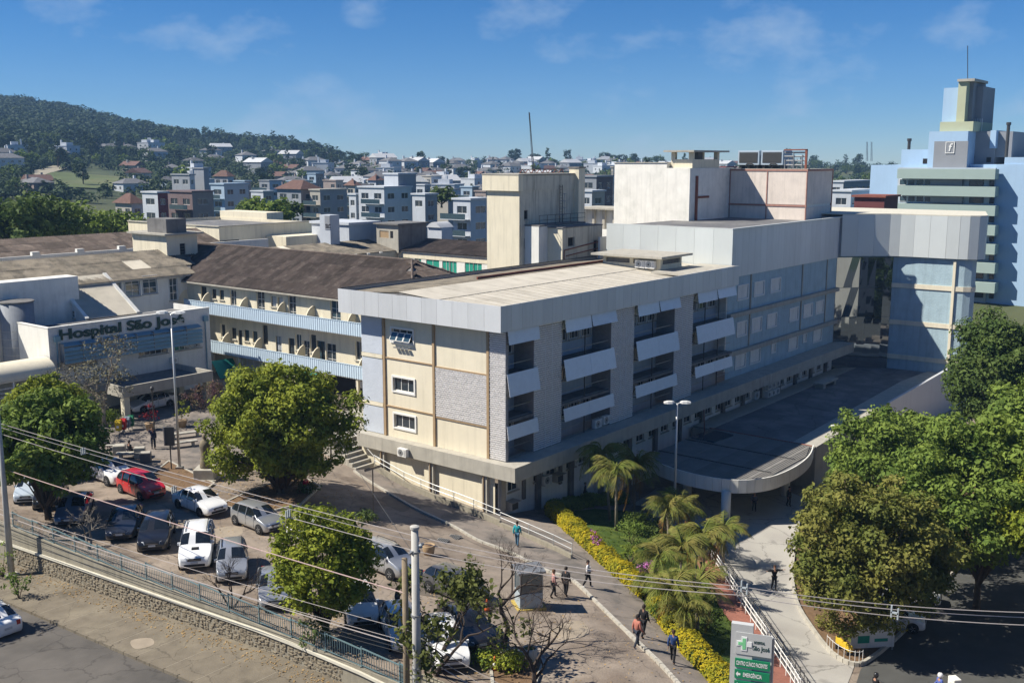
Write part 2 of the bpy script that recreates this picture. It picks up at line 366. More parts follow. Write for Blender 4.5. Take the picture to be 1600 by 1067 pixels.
# courtyard in front of the entrance
sheet('courtyard', GP((60,720),(130,700),(190,714),(262,720),(300,745),(330,752),(420,700),(545,668),(560,640),(400,600),(340,592),(190,640),(60,660)), m_walk, .03, 1.3)
# pavement and path in front of the wing
kerb_px = [(553,737),(600,768),(650,797),(709,824),(746,845),(798,866),(850,892),(890,906),(912,923),(950,962),(1000,1010),(1040,1050),(1062,1075),(1090,1110)]
kerbline = smoothpoly(GP(*kerb_px), 5)
railbase = [(-.75, 12.3), (-1.55, 8.2), (-1.85, 6.1), (-2.05, 4.4), (-2.1, 2.5), (-2.3, .4), (-2.9, -2.6), (-3.5, -5.6), (-4.2, -8.2), (-4.9,-10.2)]
hedge_px = [(853,803),(880,830),(915,862),(950,895),(985,925),(1008,946),(1035,985),(1075,1035),(1110,1072),(1130,1100)]
hedgeline = smoothpoly(GP(*hedge_px), 5)
walkpoly = kerbline+[hedgeline[-1]]+hedgeline[::-1]+[(1.5,-5), (0,-1.6), (-.2, 0), (-.2, 12.5)]
sheet('sidewalk', walkpoly, m_walk, .12, 1.0, skirt=.3)
# kerb stones along the pavement
kr = thing('kerb', 'pale worn kerb stones edging the pavement by the parking area', 'kerb', (*kerbline[0], gz(*kerbline[0])))
kd = dens(kerbline, 1.05, False)
for a, b in zip(kd[:-1], kd[1:]):
    A = Vector((*a, gz(*a)+.075+random.uniform(-.008,.008))); B = Vector((*b, gz(*b)+.075+random.uniform(-.008,.008))); d = (B-A).normalized()*.015
    MB().beam(A+d, B-d, .17+random.uniform(-.02,.02), .17).part('kerb_stone', m_kerb, kr)
# lawn, red footway, drive
drive_l = smoothpoly(GP((1000,790),(1060,830),(1112,866),(1140,905),(1165,948),(1200,1000),(1240,1060),(1262,1095)), 4)
red_l = smoothpoly(GP((1085,872),(1110,925),(1130,958),(1150,985),(1190,1045),(1215,1090)), 4)
red_r = smoothpoly(GP((1110,868),(1138,912),(1162,950),(1196,1002),(1234,1060),(1255,1095)), 4)
lawnpoly = hedgeline+[red_l[-1]]+red_l[::-1]+GP((1040,830),(980,800),(930,796),(890,800))
sheet('lawn', lawnpoly, m_lawn, .06, 1.0, skirt=.2)
sheet('red_footway', red_l+red_r[::-1], m_red, .09, 1.0, skirt=.2)
isl_edge = smoothpoly(GP((1252,800),(1243,850),(1238,900),(1245,945),(1268,985),(1300,1025),(1335,1042),(1360,1032),(1400,1000),(1440,960),(1470,920),(1520,860)), 4)
drivepoly = drive_l+GP((1300,1110))+[isl_edge[k] for k in range(24, -1, -1)]+[(26,-13), (30,-6), (20, -2), (14,-3)]
sheet('drive', drivepoly, m_drive, .03, 1.2)
sheet('planted_island', isl_edge+[(40,-24), (34,-14), (28,-13.4)], m_soil, .10, 1.5, skirt=.3)
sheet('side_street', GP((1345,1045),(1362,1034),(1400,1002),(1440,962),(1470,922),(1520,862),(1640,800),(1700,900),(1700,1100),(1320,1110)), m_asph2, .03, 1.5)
# planted beds in the car park
beds = [GP((232,748),(264,722),(335,757),(300,783)), GP((345,792),(388,770),(470,745),(500,762),(470,790),(400,806)), GP((765,1030),(800,1018),(850,1035),(835,1075),(770,1075))]
for b in beds:
    sheet('planting_bed', b, m_soil, .10, .8, skirt=.25)
    bd = thing('bed_kerb', 'pale kerb edging of a planted bed in the car park', 'kerb', (*b[0], gz(*b[0])), group='kerbs round the planted beds')
    bb = dens(b, 1.0)
    for p, q in zip(bb, bb[1:]+bb[:1]):
        A = Vector((*p, gz(*p)+.06)); B = Vector((*q, gz(*q)+.06)); d = (B-A).normalized()*.012
        MB().beam(A+d, B-d, .14, .16).part('kerb_stone', m_kerb, bd)
# ------------------------------------------------------------------ street below the retaining wall
sv = [70, 50, 30, 20, 13, 8, 4, 0, -4, -8, -12, -17, -24, -46]
zst = lambda u, v: sz(v)
sheet('street_pavement', [(wall_u(v)-.02 if v > -17.1 else -27.5, v) for v in sv]+[(-31.6, v) for v in sv[::-1]], m_pave, 0, 1.2, zst)
sheet('road', [(-31.75, v) for v in sv]+[(-60, -46), (-60, 70)], m_asph, -.13, 2.5, zst)
ks = thing('kerb', 'sandy worn kerb between the road and the pavement below the wall', 'kerb', (-31.68, 0, sz(0)))
v = 20.0
while v > -14:
    MB().beam((-31.68, v-.02, sz(v)-.06), (-31.68, v-1.13, sz(v-1.15)-.06), .16, .16+random.uniform(-.02,.02)).part('kerb_stone', m_pave, ks); v -= 1.15
# ------------------------------------------------------------------ far land
def sky_y(x):   # skyline of the land in photo pixels
    return float(np.interp(x, [-900,-300,0,100,200,300,400,500,545,600,640,700,800,1000,1200,1400,1700,2400], [130,147,171,183,200,215,231,245,252,250,252,256,257,257,259,262,262,262]))
def sky_d(x): return float(np.interp(x, [-900,0,300,545,700,1200,2400], [1250,1200,1000,820,900,1000,1000]))
def far_px(u, v):
    q = np.array([u, v, 25.])-CAM; z = q@FW; z = max(z, 1.); return 800+FPX*(q@RT)/z
def far_z(u, v):
    d = math.hypot(u-CAM[0], v-CAM[1]); x = far_px(u, v); ds = sky_d(x); zs = 25+(251-sky_y(x))*ds/1644
    t = max(0., min(1., (d-150)/(ds-150))); near = -6+8*min(1., max(0., (d-150)/80))
    s = t*t*(3-2*t)*.45+t*.55
    if x < 545: s = .65*t**1.8+.35*t
    return near*(1-t)+zs*s + 2.5*math.sin(u*.021)*math.sin(v*.017)*t - (max(0, d-ds)*.06)
mb = MB(); na = 400; ring = [30,80,150]+list(range(160,1300,20))+[1350,1500,1700]
for r in ring:
    for j in range(na):
        a = 2*math.pi*j/na; x, y = CAM[0]+r*math.cos(a), CAM[1]+r*math.sin(a)
        mb.v.append((x, y, (far_z(x, y) if abs((a-HEAD+math.pi) % (2*math.pi)-math.pi) < 1.0 else -6.) if r > 160 else -6.5))
for i in range(len(ring)-1):
    for j in range(na):
        a = i*na+j; b = i*na+(j+1) % na; mb.f.append((a, a+na, b+na, b))
mb.top('land', m_field, kind='structure', smooth=True)
def F(px, py):  # ray against the far land
    d = ray(px, py); t = 160.
    while t < 1500:
        p = CAM+d*t
        if p[2] <= far_z(p[0], p[1]): break
        t += 3
    return Vector((p[0], p[1], far_z(p[0], p[1])))
# ------------------------------------------------------------------ windows and small fittings
WC = {}
def window(par, pos, rot, w, h, nx=2, ny=1, fm=m_frame, gm=None, surround=0, sill=True, depth=.12, fr=.06, name='window', label=None):
    """pos: centre of the opening on the wall face; local -Y points out of the wall"""
    gm = gm or m_glass; key = (round(w,2), round(h,2), nx, ny, fm.name, gm.name, surround, sill, depth, fr)
    if key not in WC:
        b = MB(); d = depth
        b.box(-w/2, -w/2+fr, d-.03, d+.03, -h/2, h/2); b.box(w/2-fr, w/2, d-.03, d+.03, -h/2, h/2); b.box(-w/2+fr, w/2-fr, d-.03, d+.03, h/2-fr, h/2); b.box(-w/2+fr, w/2-fr, d-.03, d+.03, -h/2, -h/2+fr)
        for i in range(1, nx): x = -w/2+w*i/nx; b.box(x-fr*.4, x+fr*.4, d-.025, d+.025, -h/2+fr, h/2-fr)
        for i in range(1, ny): z = -h/2+h*i/ny; b.box(-w/2+fr, w/2-fr, d-.022, d+.022, z-fr*.4, z+fr*.4)
        if surround:
            s = surround
            b.box(-w/2-s, -w/2-.001, -.09, .02, -h/2-s, h/2+s); b.box(w/2+.001, w/2+s, -.09, .02, -h/2-s, h/2+s); b.box(-w/2, w/2, -.085, .02, h/2+.001, h/2+s); b.box(-w/2, w/2, -.085, .02, -h/2-s, -h/2-.001)
        p = MB(); p.box(-w/2+fr*.5, w/2-fr*.5, d+.005, d+.02, -h/2+fr*.5, h/2-fr*.5)
        s = None
        if sill: s = MB(); s.box(-w/2-.08, w/2+.08, -.12, depth-.04, -h/2-.09, -h/2-.005); s = s.mesh('sill', m_conc)
        WC[key] = (b.mesh('window', fm), p.mesh('pane', gm), s)
    a, p, s = WC[key]
    o = put(name, a, par, pos, rot, label=label); LOC[o.name] = Vector((0,0,0))
    for n, m in (('pane', p), ('sill', s)):
        if m: q = bpy.data.objects.new(n, m); COL.objects.link(q); q.parent = o
    return o
RU = -math.pi/2   # wall facing -u
_acm = None
def ac_unit(pos, rot, label, group='outdoor air conditioner units on the walls', s=1.0):
    global _acm
    if not _acm:
        b = MB(); b.box(-.42, .42, -.3, 0, 0, .58)
        g = MB(); g.lathe([(.24, 0), (.24, .012)], 18); gv = [(x-.1, -.302-z, y+.29) for x, y, z in g.v]; g.v = gv
        f = MB(); f.lathe([(.07, 0), (.07, .03)], 10); f.v = [(x-.1, -.303-z, y+.29) for x, y, z in f.v]
        k = MB(); k.box(-.36, -.31, -.28, .0, -.06, 0); k.box(.31, .36, -.28, .0, -.06, 0)
        gr = MB()
        for i in range(6): gr.box(.2, .38, -.308, -.302, .08+i*.075, .11+i*.075)
        _acm = [('casing', b.mesh('ac_casing', m_ac)), ('fan', g.mesh('ac_fan', m_metal)), ('fan_hub', f.mesh('ac_hub', m_dmetal)), ('bracket', k.mesh('ac_bracket', m_metal)), ('vent_slats', gr.mesh('ac_vent', m_metal))]
    t = thing('air_conditioner', label, 'air conditioner', pos, rot, group)
    t.scale = (s, s, s)
    for n, m in _acm: put(n, m, t)
    return t
def panels_along(par, axis, c, a0, a1, z0, z1, w, mat, out=-1, th=.07, gap=.018, name='cladding_panel'):
    n = max(1, round((a1-a0)/w)); w = (a1-a0)/n; b = MB(); g = gap/2
    if axis == 'u': b.box(0 if out > 0 else -th, th if out > 0 else 0, g, w-g, z0, z1)
    else: b.box(g, w-g, 0 if out > 0 else -th, th if out > 0 else 0, z0, z1)
    me = b.mesh(name, mat)
    for i in range(n): put(name, me, par, (c, a0+i*w, 0) if axis == 'u' else (a0+i*w, c, 0))
def sheet_mesh(w, l, waves, amp, mat, lap=.06):
    """corrugated roofing sheet: local X across the waves, local Y up the slope"""
    b = MB(); n = waves*4; sn = [0, 1, 0, -1]
    for j, y in enumerate((-lap, l)):
        for i in range(n+1): b.v.append((w*i/n, y, amp*sn[i % 4]+(.012 if j == 0 else 0)))
    for i in range(n): b.f.append((i, i+1, n+2+i, n+1+i))
    return b.mesh('roof_sheet', mat)
def roof_slope(par, e0, e1, r0, r1, mat, w=1.1, l=2.2, amp=.035, waves=6, name='roof_sheet', skip=None, light=None, lm=None):
    """cover the plane e0-e1 (eave) / r0-r1 (ridge) with sheets; clipped at hips by leaving out sheets and filling with narrower ones"""
    e0, e1, r0, r1 = map(Vector, (e0, e1, r0, r1)); X = (e1-e0).normalized(); n_ = X.cross((r0+r1)/2-(e0+e1)/2).normalized(); Y = n_.cross(X)
    L_ = ((r0-e0).dot(Y)); nr = max(1, round(L_/l)); l = L_/nr
    for j in range(nr):
        tm = (j+.5)/nr; A = e0.lerp(r0, tm); B = e1.lerp(r1, tm); Wd = (B-A).length
        k = max(1, round(Wd/w)); ww = Wd/k; me = sheet_mesh(ww+.02, l, waves, amp, mat); a = e0.lerp(r0, j/nr)
        start = A-Y*(l/2)
        for i in range(k):
            o = put(name, me, par, start+X*(ww*i)+n_*(.03+.006*((i+j) % 2)))
            o.rotation_euler = Matrix((X, Y, n_)).transposed().to_euler()
            if light and (j, i) in light:
                o.data = sheet_mesh(ww+.02, l, waves, amp, lm or m_roofl)
def corr_rail(par, axis, c, a0, a1, z0, z1, mat, pitch=.30, amp=.045, sec=3.0, name='balcony_panel'):
    n = max(1, round((a1-a0)/sec)); s = (a1-a0)/n; b = MB(); k = int(s/pitch)*4; off = [0, 0, amp, amp]
    for i in range(k+1):
        y = s*i/k
        for z in (z0, z1): b.v.append((-off[i % 4], y, z) if axis == 'u' else (y, -off[i % 4], z))
    for i in range(k): b.f.append((2*i, 2*i+1, 2*i+3, 2*i+2))
    me = b.mesh(name, mat); 
    for i in range(n): put(name, me, par, (c, a0+i*s, 0) if axis == 'u' else (a0+i*s, c, 0))
    h = MB()
    if axis == 'u': h.box(c-amp-.02, c+.03, a0, a1, z1, z1+.05)
    else: h.box(a0, a1, c-amp-.02, c+.03, z1, z1+.05)
    h.part('top_rail', m_bluerail, par)
def bricks(b, axis, c, a0, a1, z0, z1, out, bw=.27, bh=.16, dep=.07, holes=()):
    """proud pale bricks with deep open joints, every course half-lapped"""
    z = z0; r = 0
    while z < z1-.03:
        a = a0-(bw/2 if r % 2 else 0)
        while a < a1-.02:
            x0 = max(a, a0)+.012; x1 = min(a+bw, a1)-.012
            if x1-x0 > .05 and not any(h[0] < (x0+x1)/2 < h[1] and h[2] < z+bh/2 < h[3] for h in holes):
                d = dep+random.uniform(-.012, .012); y0, y1 = z+.025, min(z+bh-.03, z1)
                if axis == 'u':
                    vs = [(c,x0,y0),(c,x1,y0),(c,x1,y1),(c,x0,y1),(c+out*d*.55,x0,y0),(c+out*d*.55,x1,y0),(c+out*d,x1,y1),(c+out*d,x0,y1)]
                else:
                    vs = [(x0,c,y0),(x1,c,y0),(x1,c,y1),(x0,c,y1),(x0,c+out*d*.55,y0),(x1,c+out*d*.55,y0),(x1,c+out*d,y1),(x0,c+out*d,y1)]
                b.add(vs, [(4,5,6,7),(0,1,5,4),(2,3,7,6),(1,2,6,5),(3,0,4,7)] if axis == 'v' else [(7,6,5,4),(4,5,1,0),(6,7,3,2),(5,6,2,1),(7,4,0,3)])
            a += bw
        z += bh; r += 1
# ------------------------------------------------------------------ near wing of the hospital
wing = thing('hospital_wing', 'four storey hospital wing with grey fascia, cream end wall and tilted white sunshades', 'building', (0, 0, -1.5))
b = MB()
whl = [(8.45,10.75,10.98,12.0), (8.4,10.7,7.0,8.08), (8.35,10.65,4.02,5.1)]
wallgrid(b, 'u', 0, .8, 14.2, 2.6, 13.2, whl, .2); b.part('end_wall', m_cream, wing)
for i, h in enumerate(whl):
    window(wing, (0, (h[0]+h[1])/2, (h[2]+h[3])/2), RU, h[1]-h[0], h[3]-h[2], 3, 1, m_frame, m_glass, .14, False, .14)
# open tilting sashes of the top window
h = whl[0]
for i in range(3):
    y0 = h[0]+.12+i*.74; s = MB(); f = .045
    A = lambda y, t: (-.02-.34*t, y, h[3]-.28-.62*t)
    for (p, q) in ((A(y0,0),A(y0+.66,0)), (A(y0,1),A(y0+.66,1)), (A(y0,0),A(y0,1)), (A(y0+.66,0),A(y0+.66,1))): s.beam(p, q, f, f)
    w_ = s.part('open_sash', m_frame, wing); MB().slab([A(y0,0), A(y0+.66,0), A(y0+.66,1), A(y0,1)], .008).part('pane', m_glassb, w_)
for i in range(4): MB().box(-.32, -.1, 8.75+i*.42, 9.08+i*.42, 10.5, 10.58).part('bracket', m_metal, wing)
for z0, z1 in ((9.74,12.95), (5.78,9.32), (3.2,5.36)): MB().box(-.05, -.004, 11.85, 14.2, z0, z1).part('blue_panel', m_lblue, wing)
for z in (9.42, 5.46): MB().box(-.09, -.003, 11.85, 14.2, z, z+.28).part('string_course', m_cream, wing)
for y0, y1, zz in ((6.4,11.5,(9.58,5.66)), (.9,6.1,(9.48,5.52))):
    for z in zz: MB().box(-.08, -.003, y0, y1, z-.05, z+.05).part('string_course', m_tan, wing); 
for y in (11.62, 6.25, .84):
    MB().box(-.13, -.003, y-.11, y+.11, 3.1, 12.98).part('downpipe', m_tan, wing)
    MB().box(-.62, -.303, y-.3, y+.18, -2.2, 2.045).part('pilaster', m_conc, wing)
    MB().tube([(-.69, y-.02, -2.0), (-.69, y-.02, 2.04)], .055, 8).part('downpipe', m_tan, wing)
b = MB(); bricks(b, 'u', -.03, -.82, .72, 3.2, 13.0, -1); bricks(b, 'u', -.03, .95, 6.13, 5.58, 9.42, -1)
b.part('brick_facing', m_brickw, wing, kind='stuff', label='pale open-jointed brick facing of the end wall')
MB().box(-.03, .22, -.84, .8, 2.6, 13.2).box(-.03, -.004, .94, 6.14, 5.56, 9.44).part('brick_backing', m_mortar, wing)
# ledge over the ground floor
MB().prism([(-.85,14.2),(-.85,-2.3),(66,-2.3),(66,-.003),(-.003,-.003),(-.003,14.2)], 2.05, 3.15).part('ledge', m_conc, wing)
# ground floor
b = MB(); wallgrid(b, 'u', -.3, .02, 14.2, -2.6, 2.06, [], .1); b.part('lower_end_wall', m_ccream, wing)
lw = [(u0, u0+1.25, .35, 1.55) for u0 in (1.2, 4.4, 6.1, 8.8, 10.6, 13.2, 15.0)]+[(u0, u0+1.3, .25, 1.5) for u0 in np.arange(17.4, 64, 2.15)]
b = MB(); wallgrid(b, 'v', 0, .02, 66, -4.6, 2.3, lw, .2); b.part('lower_side_wall', m_white, wing)
for hh in lw: window(wing, ((hh[0]+hh[1])/2, 0, (hh[2]+hh[3])/2), 0, hh[1]-hh[0], hh[3]-hh[2], 2, 1, m_frame, m_glass, 0, True, .14)
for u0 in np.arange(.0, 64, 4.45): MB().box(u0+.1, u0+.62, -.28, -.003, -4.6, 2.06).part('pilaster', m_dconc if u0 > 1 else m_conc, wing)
for u0 in (2.9, 7.7, 12.1): MB().box(u0, u0+.3, -.2, -.003, -.6, 2.06).part('bracket_pier', m_dconc, wing)
# recessed gallery behind the sunshades
op = [(.22,3.4), (6.95,13.98), (17.53,24.5), (27.9,36.3)]; fl = [3.15, 6.2, 9.45]
rec = []
for (u0, u1) in op:
    for z in fl:
        n = 2 if u1-u0 < 4 else 4
        for i in range(n):
            w_ = (u1-u0)/n; rec.append((u0+i*w_+.18, u0+(i+1)*w_-.18, z+1.2, z+2.2))
b = MB(); wallgrid(b, 'v', 1.15, .2, 36.6, 2.6, 13.2, rec, .15); b.part('gallery_wall', m_bluegrey, wing)
for hh in rec: window(wing, ((hh[0]+hh[1])/2, 1.15, (hh[2]+hh[3])/2), 0, hh[1]-hh[0], hh[3]-hh[2], 3, 1, m_frame, m_glass, .05, True, .1)
for z in fl[1:]:
    for u0, u1 in op: MB().box(u0-.05, u1+.05, -.7, 1.145, z-.22, z).part('gallery_floor', m_dconc, wing)
for (a0, a1) in ((3.4,6.95), (13.98,17.53), (24.5,27.9)):
    MB().box(a0, a1, -.74, 1.14, 3.16, 13.2).part('pier', m_mortar, wing)
    b = MB(); bricks(b, 'v', -.74, a0, a1, 3.2, 13.0, -1, .3, .17)
    b.part('brick_facing', m_brickw, wing, kind='stuff')
    for k in (.38, .62): MB().box(a0+(a1-a0)*k-.02, a0+(a1-a0)*k+.02, -.86, -.842, 3.2, 12.9).part('cover_strip', m_slat, wing)
for u0, u1 in op:
    for k in ((.5,) if u1-u0 < 8 else (.33, .66)):
        if u1-u0 > 4: MB().tube([(u0+(u1-u0)*k, -.55, 3.2), (u0+(u1-u0)*k, -.55, 12.9)], .05, 8).part('drainpipe', m_dmetal, wing)
    for z in fl: MB().box(u0, u1, -.5, -.44, z+.02, z+.06).box(u0, u1, -.5, -.44, z+.86, z+.90).part('guard_rail', m_metal, wing)
# tilted sunshade panels made of overlapping slats
rows = [((-.98,13.25), (-1.16,11.95), 5), ((-.95,9.75), (-1.22,8.12), 7), ((-.95,5.85), (-1.08,4.85), 4)]
shades = [(-.08,3.62)], [(7.0,10.55),(10.57,14.15)], [(17.62,21.15),(21.17,24.75)], [(28.2,32.0),(32.02,35.8)]
for ci, c in enumerate(shades):
    for ri, (t, bt, ns) in enumerate(rows):
        for si, (u0, u1) in enumerate(c):
            T = Vector((0, *t)); B = Vector((0, *bt))
            if ri == 0 and si == 1: B = B+Vector((0, -.10, .06))
            b = MB()
            for k in range(ns):
                p = T.lerp(B, k/ns); q = T.lerp(B, (k+1.06)/ns)+Vector((0, -.035, .0))
                b.slab([(u0, p.y, p.z), (u0, q.y, q.z), (u1, q.y, q.z), (u1, p.y, p.z)], .025)
            s = b.part('sunshade', m_slat, wing)
            for uu in (u0+.08, u1-.08):
                k = MB(); k.beam((uu, T.y+.03, T.z-.05), (uu, B.y+.04, B.z), .05, .05); k.beam((uu, B.y+.05, B.z+.03), (uu, -.5, B.z+.05), .04, .04); k.beam((uu, T.y, T.z-.1), (uu, -.5, B.z+.05), .03, .03)
                k.part('bracket', m_dmetal, s)
# fascia
zb, zt = 12.98, 14.88
MB().box(-1.12, 36.1, -1.22, 15.6, zb+.02, zb+.10).part('soffit', m_dconc, wing)
MB().box(-1.12, -1.0, -1.22, 15.6, zb+.1, zt-.04).box(-1.0, 36.1, -1.22, -1.1, zb+.1, zt-.04).box(-1.0, 36.1, 15.5, 15.6, zb+.1, zt-.04).part('fascia_frame', m_metal, wing)
panels_along(wing, 'u', -1.125, -1.29, 15.6, zb, zt, 1.55, m_clad)
panels_along(wing, 'v', -1.225, -1.19, 36.1, zb, zt, 1.25, m_clad)
# roof: two rows of pale sheets rising to a ridge, a strip of grey corrugated sheets beyond
def flat_sheets(par, u0, u1, v0, z0, v1, z1, mat, w=1.12, rib=.05, name='roof_sheet'):
    n = round((u1-u0)/w); w = (u1-u0)/n; l = math.hypot(v1-v0, z1-z0); b = MB()
    b.box(.03, w-.03, 0, l, 0, .02); b.box(.03, .07, 0, l, .02, rib)
    me = b.mesh(name, mat); a = math.atan2(z1-z0, v1-v0)
    for i in range(n): put(name, me, par, (u0+i*w, v0, z0+random.uniform(0,.008)), (a, 0, 0))
MB().slab([(-1,-1.08,14.3),(36.1,-1.08,14.3),(36.1,9.0,15.0),(-1,9,15.0)], .1).slab([(-1,9.0,15.0),(36.1,9,15.0),(36.1,15.5,14.45),(-1,15.5,14.45)], .1).part('roof_deck', m_dconc, wing)
flat_sheets(wing, -.98, 36.0, -1.06, 14.33, 5.2, 14.77, m_roofl)
flat_sheets(wing, -.98, 36.0, 5.0, 14.80, 9.0, 15.08, m_roofl, 2.2, .025)
roof_slope(wing, (36,15.45,14.5), (-.98,15.45,14.5), (36,9.05,15.06), (-.98,9.05,15.06), m_roofg, 1.0, 2.2, .05, 5)
MB().box(-1.0, 36.1, 15.42, 15.52, zt-.02, zt+.06).part('coping', m_dmetal, wing)
MB().box(9.5, 36, 9.9, 10.02, 15.05, 15.28).part('parapet_rail', m_rust, wing)
# low plant room on the wing roof
pr = thing('roof_plant_room', 'low white plant room with overhanging concrete slab on the pale roof', 'roof room', (27.6, 2.4, 14.6))
c0 = Zp(931,416,14.9); c1 = Zp(1032,421,14.9); c2 = Zp(1068,416,14.9)
x0, y1_ = c1.x, c0.y; y0_ = c1.y; x1 = c2.x
b = MB(); hl = [(y0_+.5, (y0_+y1_)/2-.2, 15.3, 15.75), ((y0_+y1_)/2+.2, y1_-.3, 15.3, 15.75)]
wallgrid(b, 'u', x0, y0_, y1_, 14.4, 15.95, hl, .2); hv = [(x0+.4, x1-.3, 15.3, 15.75)]; wallgrid(b, 'v', y0_, x0, x1, 14.4, 15.95, hv, .2)
b.quad((x1,y0_,14.4),(x1,y1_,14.4),(x1,y1_,15.95),(x1,y0_,15.95)); b.quad((x1,y1_,14.4),(x0,y1_,14.4),(x0,y1_,15.95),(x1,y1_,15.95)); b.part('wall', m_ccream, pr)
for hh in hl: MB().box(x0+.15, x0+.18, hh[0], hh[1], hh[2], hh[3]).part('louvre', m_dconc, pr)
for hh in hv: MB().box(hh[0], hh[1], y0_+.15, y0_+.18, hh[2], hh[3]).part('louvre', m_dconc, pr)
MB().box(x0-1.0, x1+.9, y0_-.7, y1_+.8, 15.95, 16.15).part('roof_slab', m_conc, pr)
for k in (.35, 1.45): ac_unit((x0-.05, y0_+.6+k, 14.95), RU, 'white outdoor unit beside the roof plant room', 'two outdoor units by the plant room', 1.25)
MB().box(x0-1.5, 36, -1.0, 2.9, 14.62, 14.82).part('flat_roof', m_conc, wing)
for i, (p, wallv_) in enumerate((((1055,620),0),)): pass
# outdoor units on the gallery and on the lower walls
def AC(px, py, plane, c, lab, s=1.0):
    p = Vp(px, py, c) if plane == 'v' else Up(px, py, c); ac_unit(p, 0 if plane == 'v' else RU, lab, s=s)
AC(632,712,'u',-.92,'white outdoor unit on the ledge of the cream end wall', 1.1)
AC(851,755,'v',-.05,'white outdoor unit beside a strip window near the corner of the wing', 1.2)
AC(930,667,'v',-.4,'white outdoor unit on the ledge under a sunshade',1.2); AC(943,661,'v',-.4,'second outdoor unit on the ledge under a sunshade',1.2)
AC(945,542,'v',.9,'outdoor unit in the top gallery behind the piers',1.1)
# window air conditioners with tilted grey hoods
for px, py, lb in ((795,788,'window air conditioner hung on the lower wall by the corner'), (866,745,'tilted window air conditioner on the shaded lower wall')):
    p = Vp(px, py, -.02); t = thing('window_air_conditioner', lb, 'air conditioner', p); MB().box(p.x-.4,p.x+.4,p.y-.6,p.y,p.z-.3,p.z+.3).part('casing', m_conc, t); MB().box(p.x-.33,p.x+.33,p.y-.63,p.y-.605,p.z-.24,p.z+.24).part('grille', m_dmetal, t); MB().box(p.x-.5,p.x+.5,p.y-.85,p.y,p.z+.35,p.z+.38).part('hood', m_conc, t)
# steps at the far end of the wing
st = thing('steps', 'pale concrete steps with a handrail beside the end of the wing', 'steps', (-.5, 13, .2))
s0 = Zp(590,728,.35); ns = 8
for i in range(ns):
    y = 12.4+i*.42; MB().box(-2.3, 1.0, y, y+.46, -.6, .38+i*.29).part('step', m_conc, st, bevel=.01)
MB().tube([(1.05-1.8,12.2,.9), (1.05-1.8,12.3,1.4), (1.05-1.8,15.7,3.7), (1.05-1.8,15.75,3.1)], .03, 6).part('handrail', m_frame, st)
MB().box(-2.4, 6.9, 15.76, 22, -.5, 2.6).part('landing', m_conc, st)
# stepped low wall with railing along the pavement
rl = thing('low_wall_with_railing', 'low stained wall with pale pipe railing along the wing pavement', 'railing', (*railbase[0], gz(*railbase[0])))
rb = dens(railbase, 2.4, False)
for i, (a, c) in enumerate(zip(rb[:-1], rb[1:])):
    A = Vector((*a, gz(*a)+.12)); C = Vector((*c, gz(*c)+.12)); hgt = .42 if i < 6 else .28
    MB().beam(A+Vector((0,0,hgt/2-.2)), C+Vector((0,0,hgt/2-.2)), .18, hgt+.4).part('low_wall', m_wallc, rl)
    MB().tube([A+Vector((0,0,hgt)), A+Vector((0,0,hgt+.75))], .03, 6).part('post', m_galv, rl)
    for q in (.74, .36): MB().tube([A+Vector((0,0,hgt+q)), C+Vector((0,0,hgt+q))], .026, 6).part('rail', m_galv, rl)
C = Vector((*rb[-1], gz(*rb[-1])+.12)); MB().tube([C, C+Vector((0,0,1.03))], .03, 6).part('post', m_galv, rl)
# ------------------------------------------------------------------ blue block with the tall grey fascia
blk = thing('hospital_block', 'blue rendered hospital block under a tall grey panelled fascia', 'building', (50, 4, -4.5))
wn_ = []
for z0, us in ((11.1, ((38.5,2.5),(42.3,2.5),(46.3,2.6))), (7.3, ((38.6,2.3),(42,2.5),(45.8,2.5),(51.6,2.5),(55.5,2.6),(59,2.5))), (3.95, ((38.5,2.5),(42,2.5),(51.7,2.6),(58.7,2.6)))):
    for u0, w_ in us: wn_.append((u0+.12, u0+w_-.12, z0, z0+1.35))
small = [(47.3,48.25,4.4,5.25), (55.8,56.7,4.4,5.25)]
b = MB(); wallgrid(b, 'v', 0.02, 36.4, 66, 2.9, 13.7, wn_+small, .2); b.part('facade_wall', m_blue, blk)
for i, hh in enumerate(wn_+small):
    window(blk, ((hh[0]+hh[1])/2, .02, (hh[2]+hh[3])/2), 0, hh[1]-hh[0], hh[3]-hh[2], 1, 1, m_frame, m_glass if i == 7 else m_blind, .12, False, .1)
for z0, z1 in ((9.44,9.86), (5.5,5.95)): MB().box(36.4, 65.2, -.42, .017, z0, z1).part('string_course', m_conc, blk)
for u0 in (41.5, 54.7, 61.9): MB().box(u0-.1, u0+.1, -.1, .017, 9.87, 13.6).box(u0-.1, u0+.1, -.1, .017, 5.96, 9.43).part('downpipe', m_conc, blk)
MB().box(36.2, 66, -.05, 14.3, 13.55, 18.0).part('fascia_core', m_metal, blk)
MB().box(36.2, 62, .05, 14.3, 4, 13.54).part('core', m_white, blk)
panels_along(blk, 'u', 36.19, -.46, 14.35, 13.5, 18.32, 2.0, m_clad2)
panels_along(blk, 'v', -.06, 36.12, 65.0, 13.5, 18.32, 1.45, m_clad)
MB().box(36.3, 66.2, .2, 14.2, 18.0, 18.12).part('flat_roof', m_roofd, blk)
MB().box(36.12, 66, -.42, -.06, 18.325, 18.42).box(36.12, 36.4, -.06, 14.35, 18.325, 18.42).part('coping', m_clad2, blk)
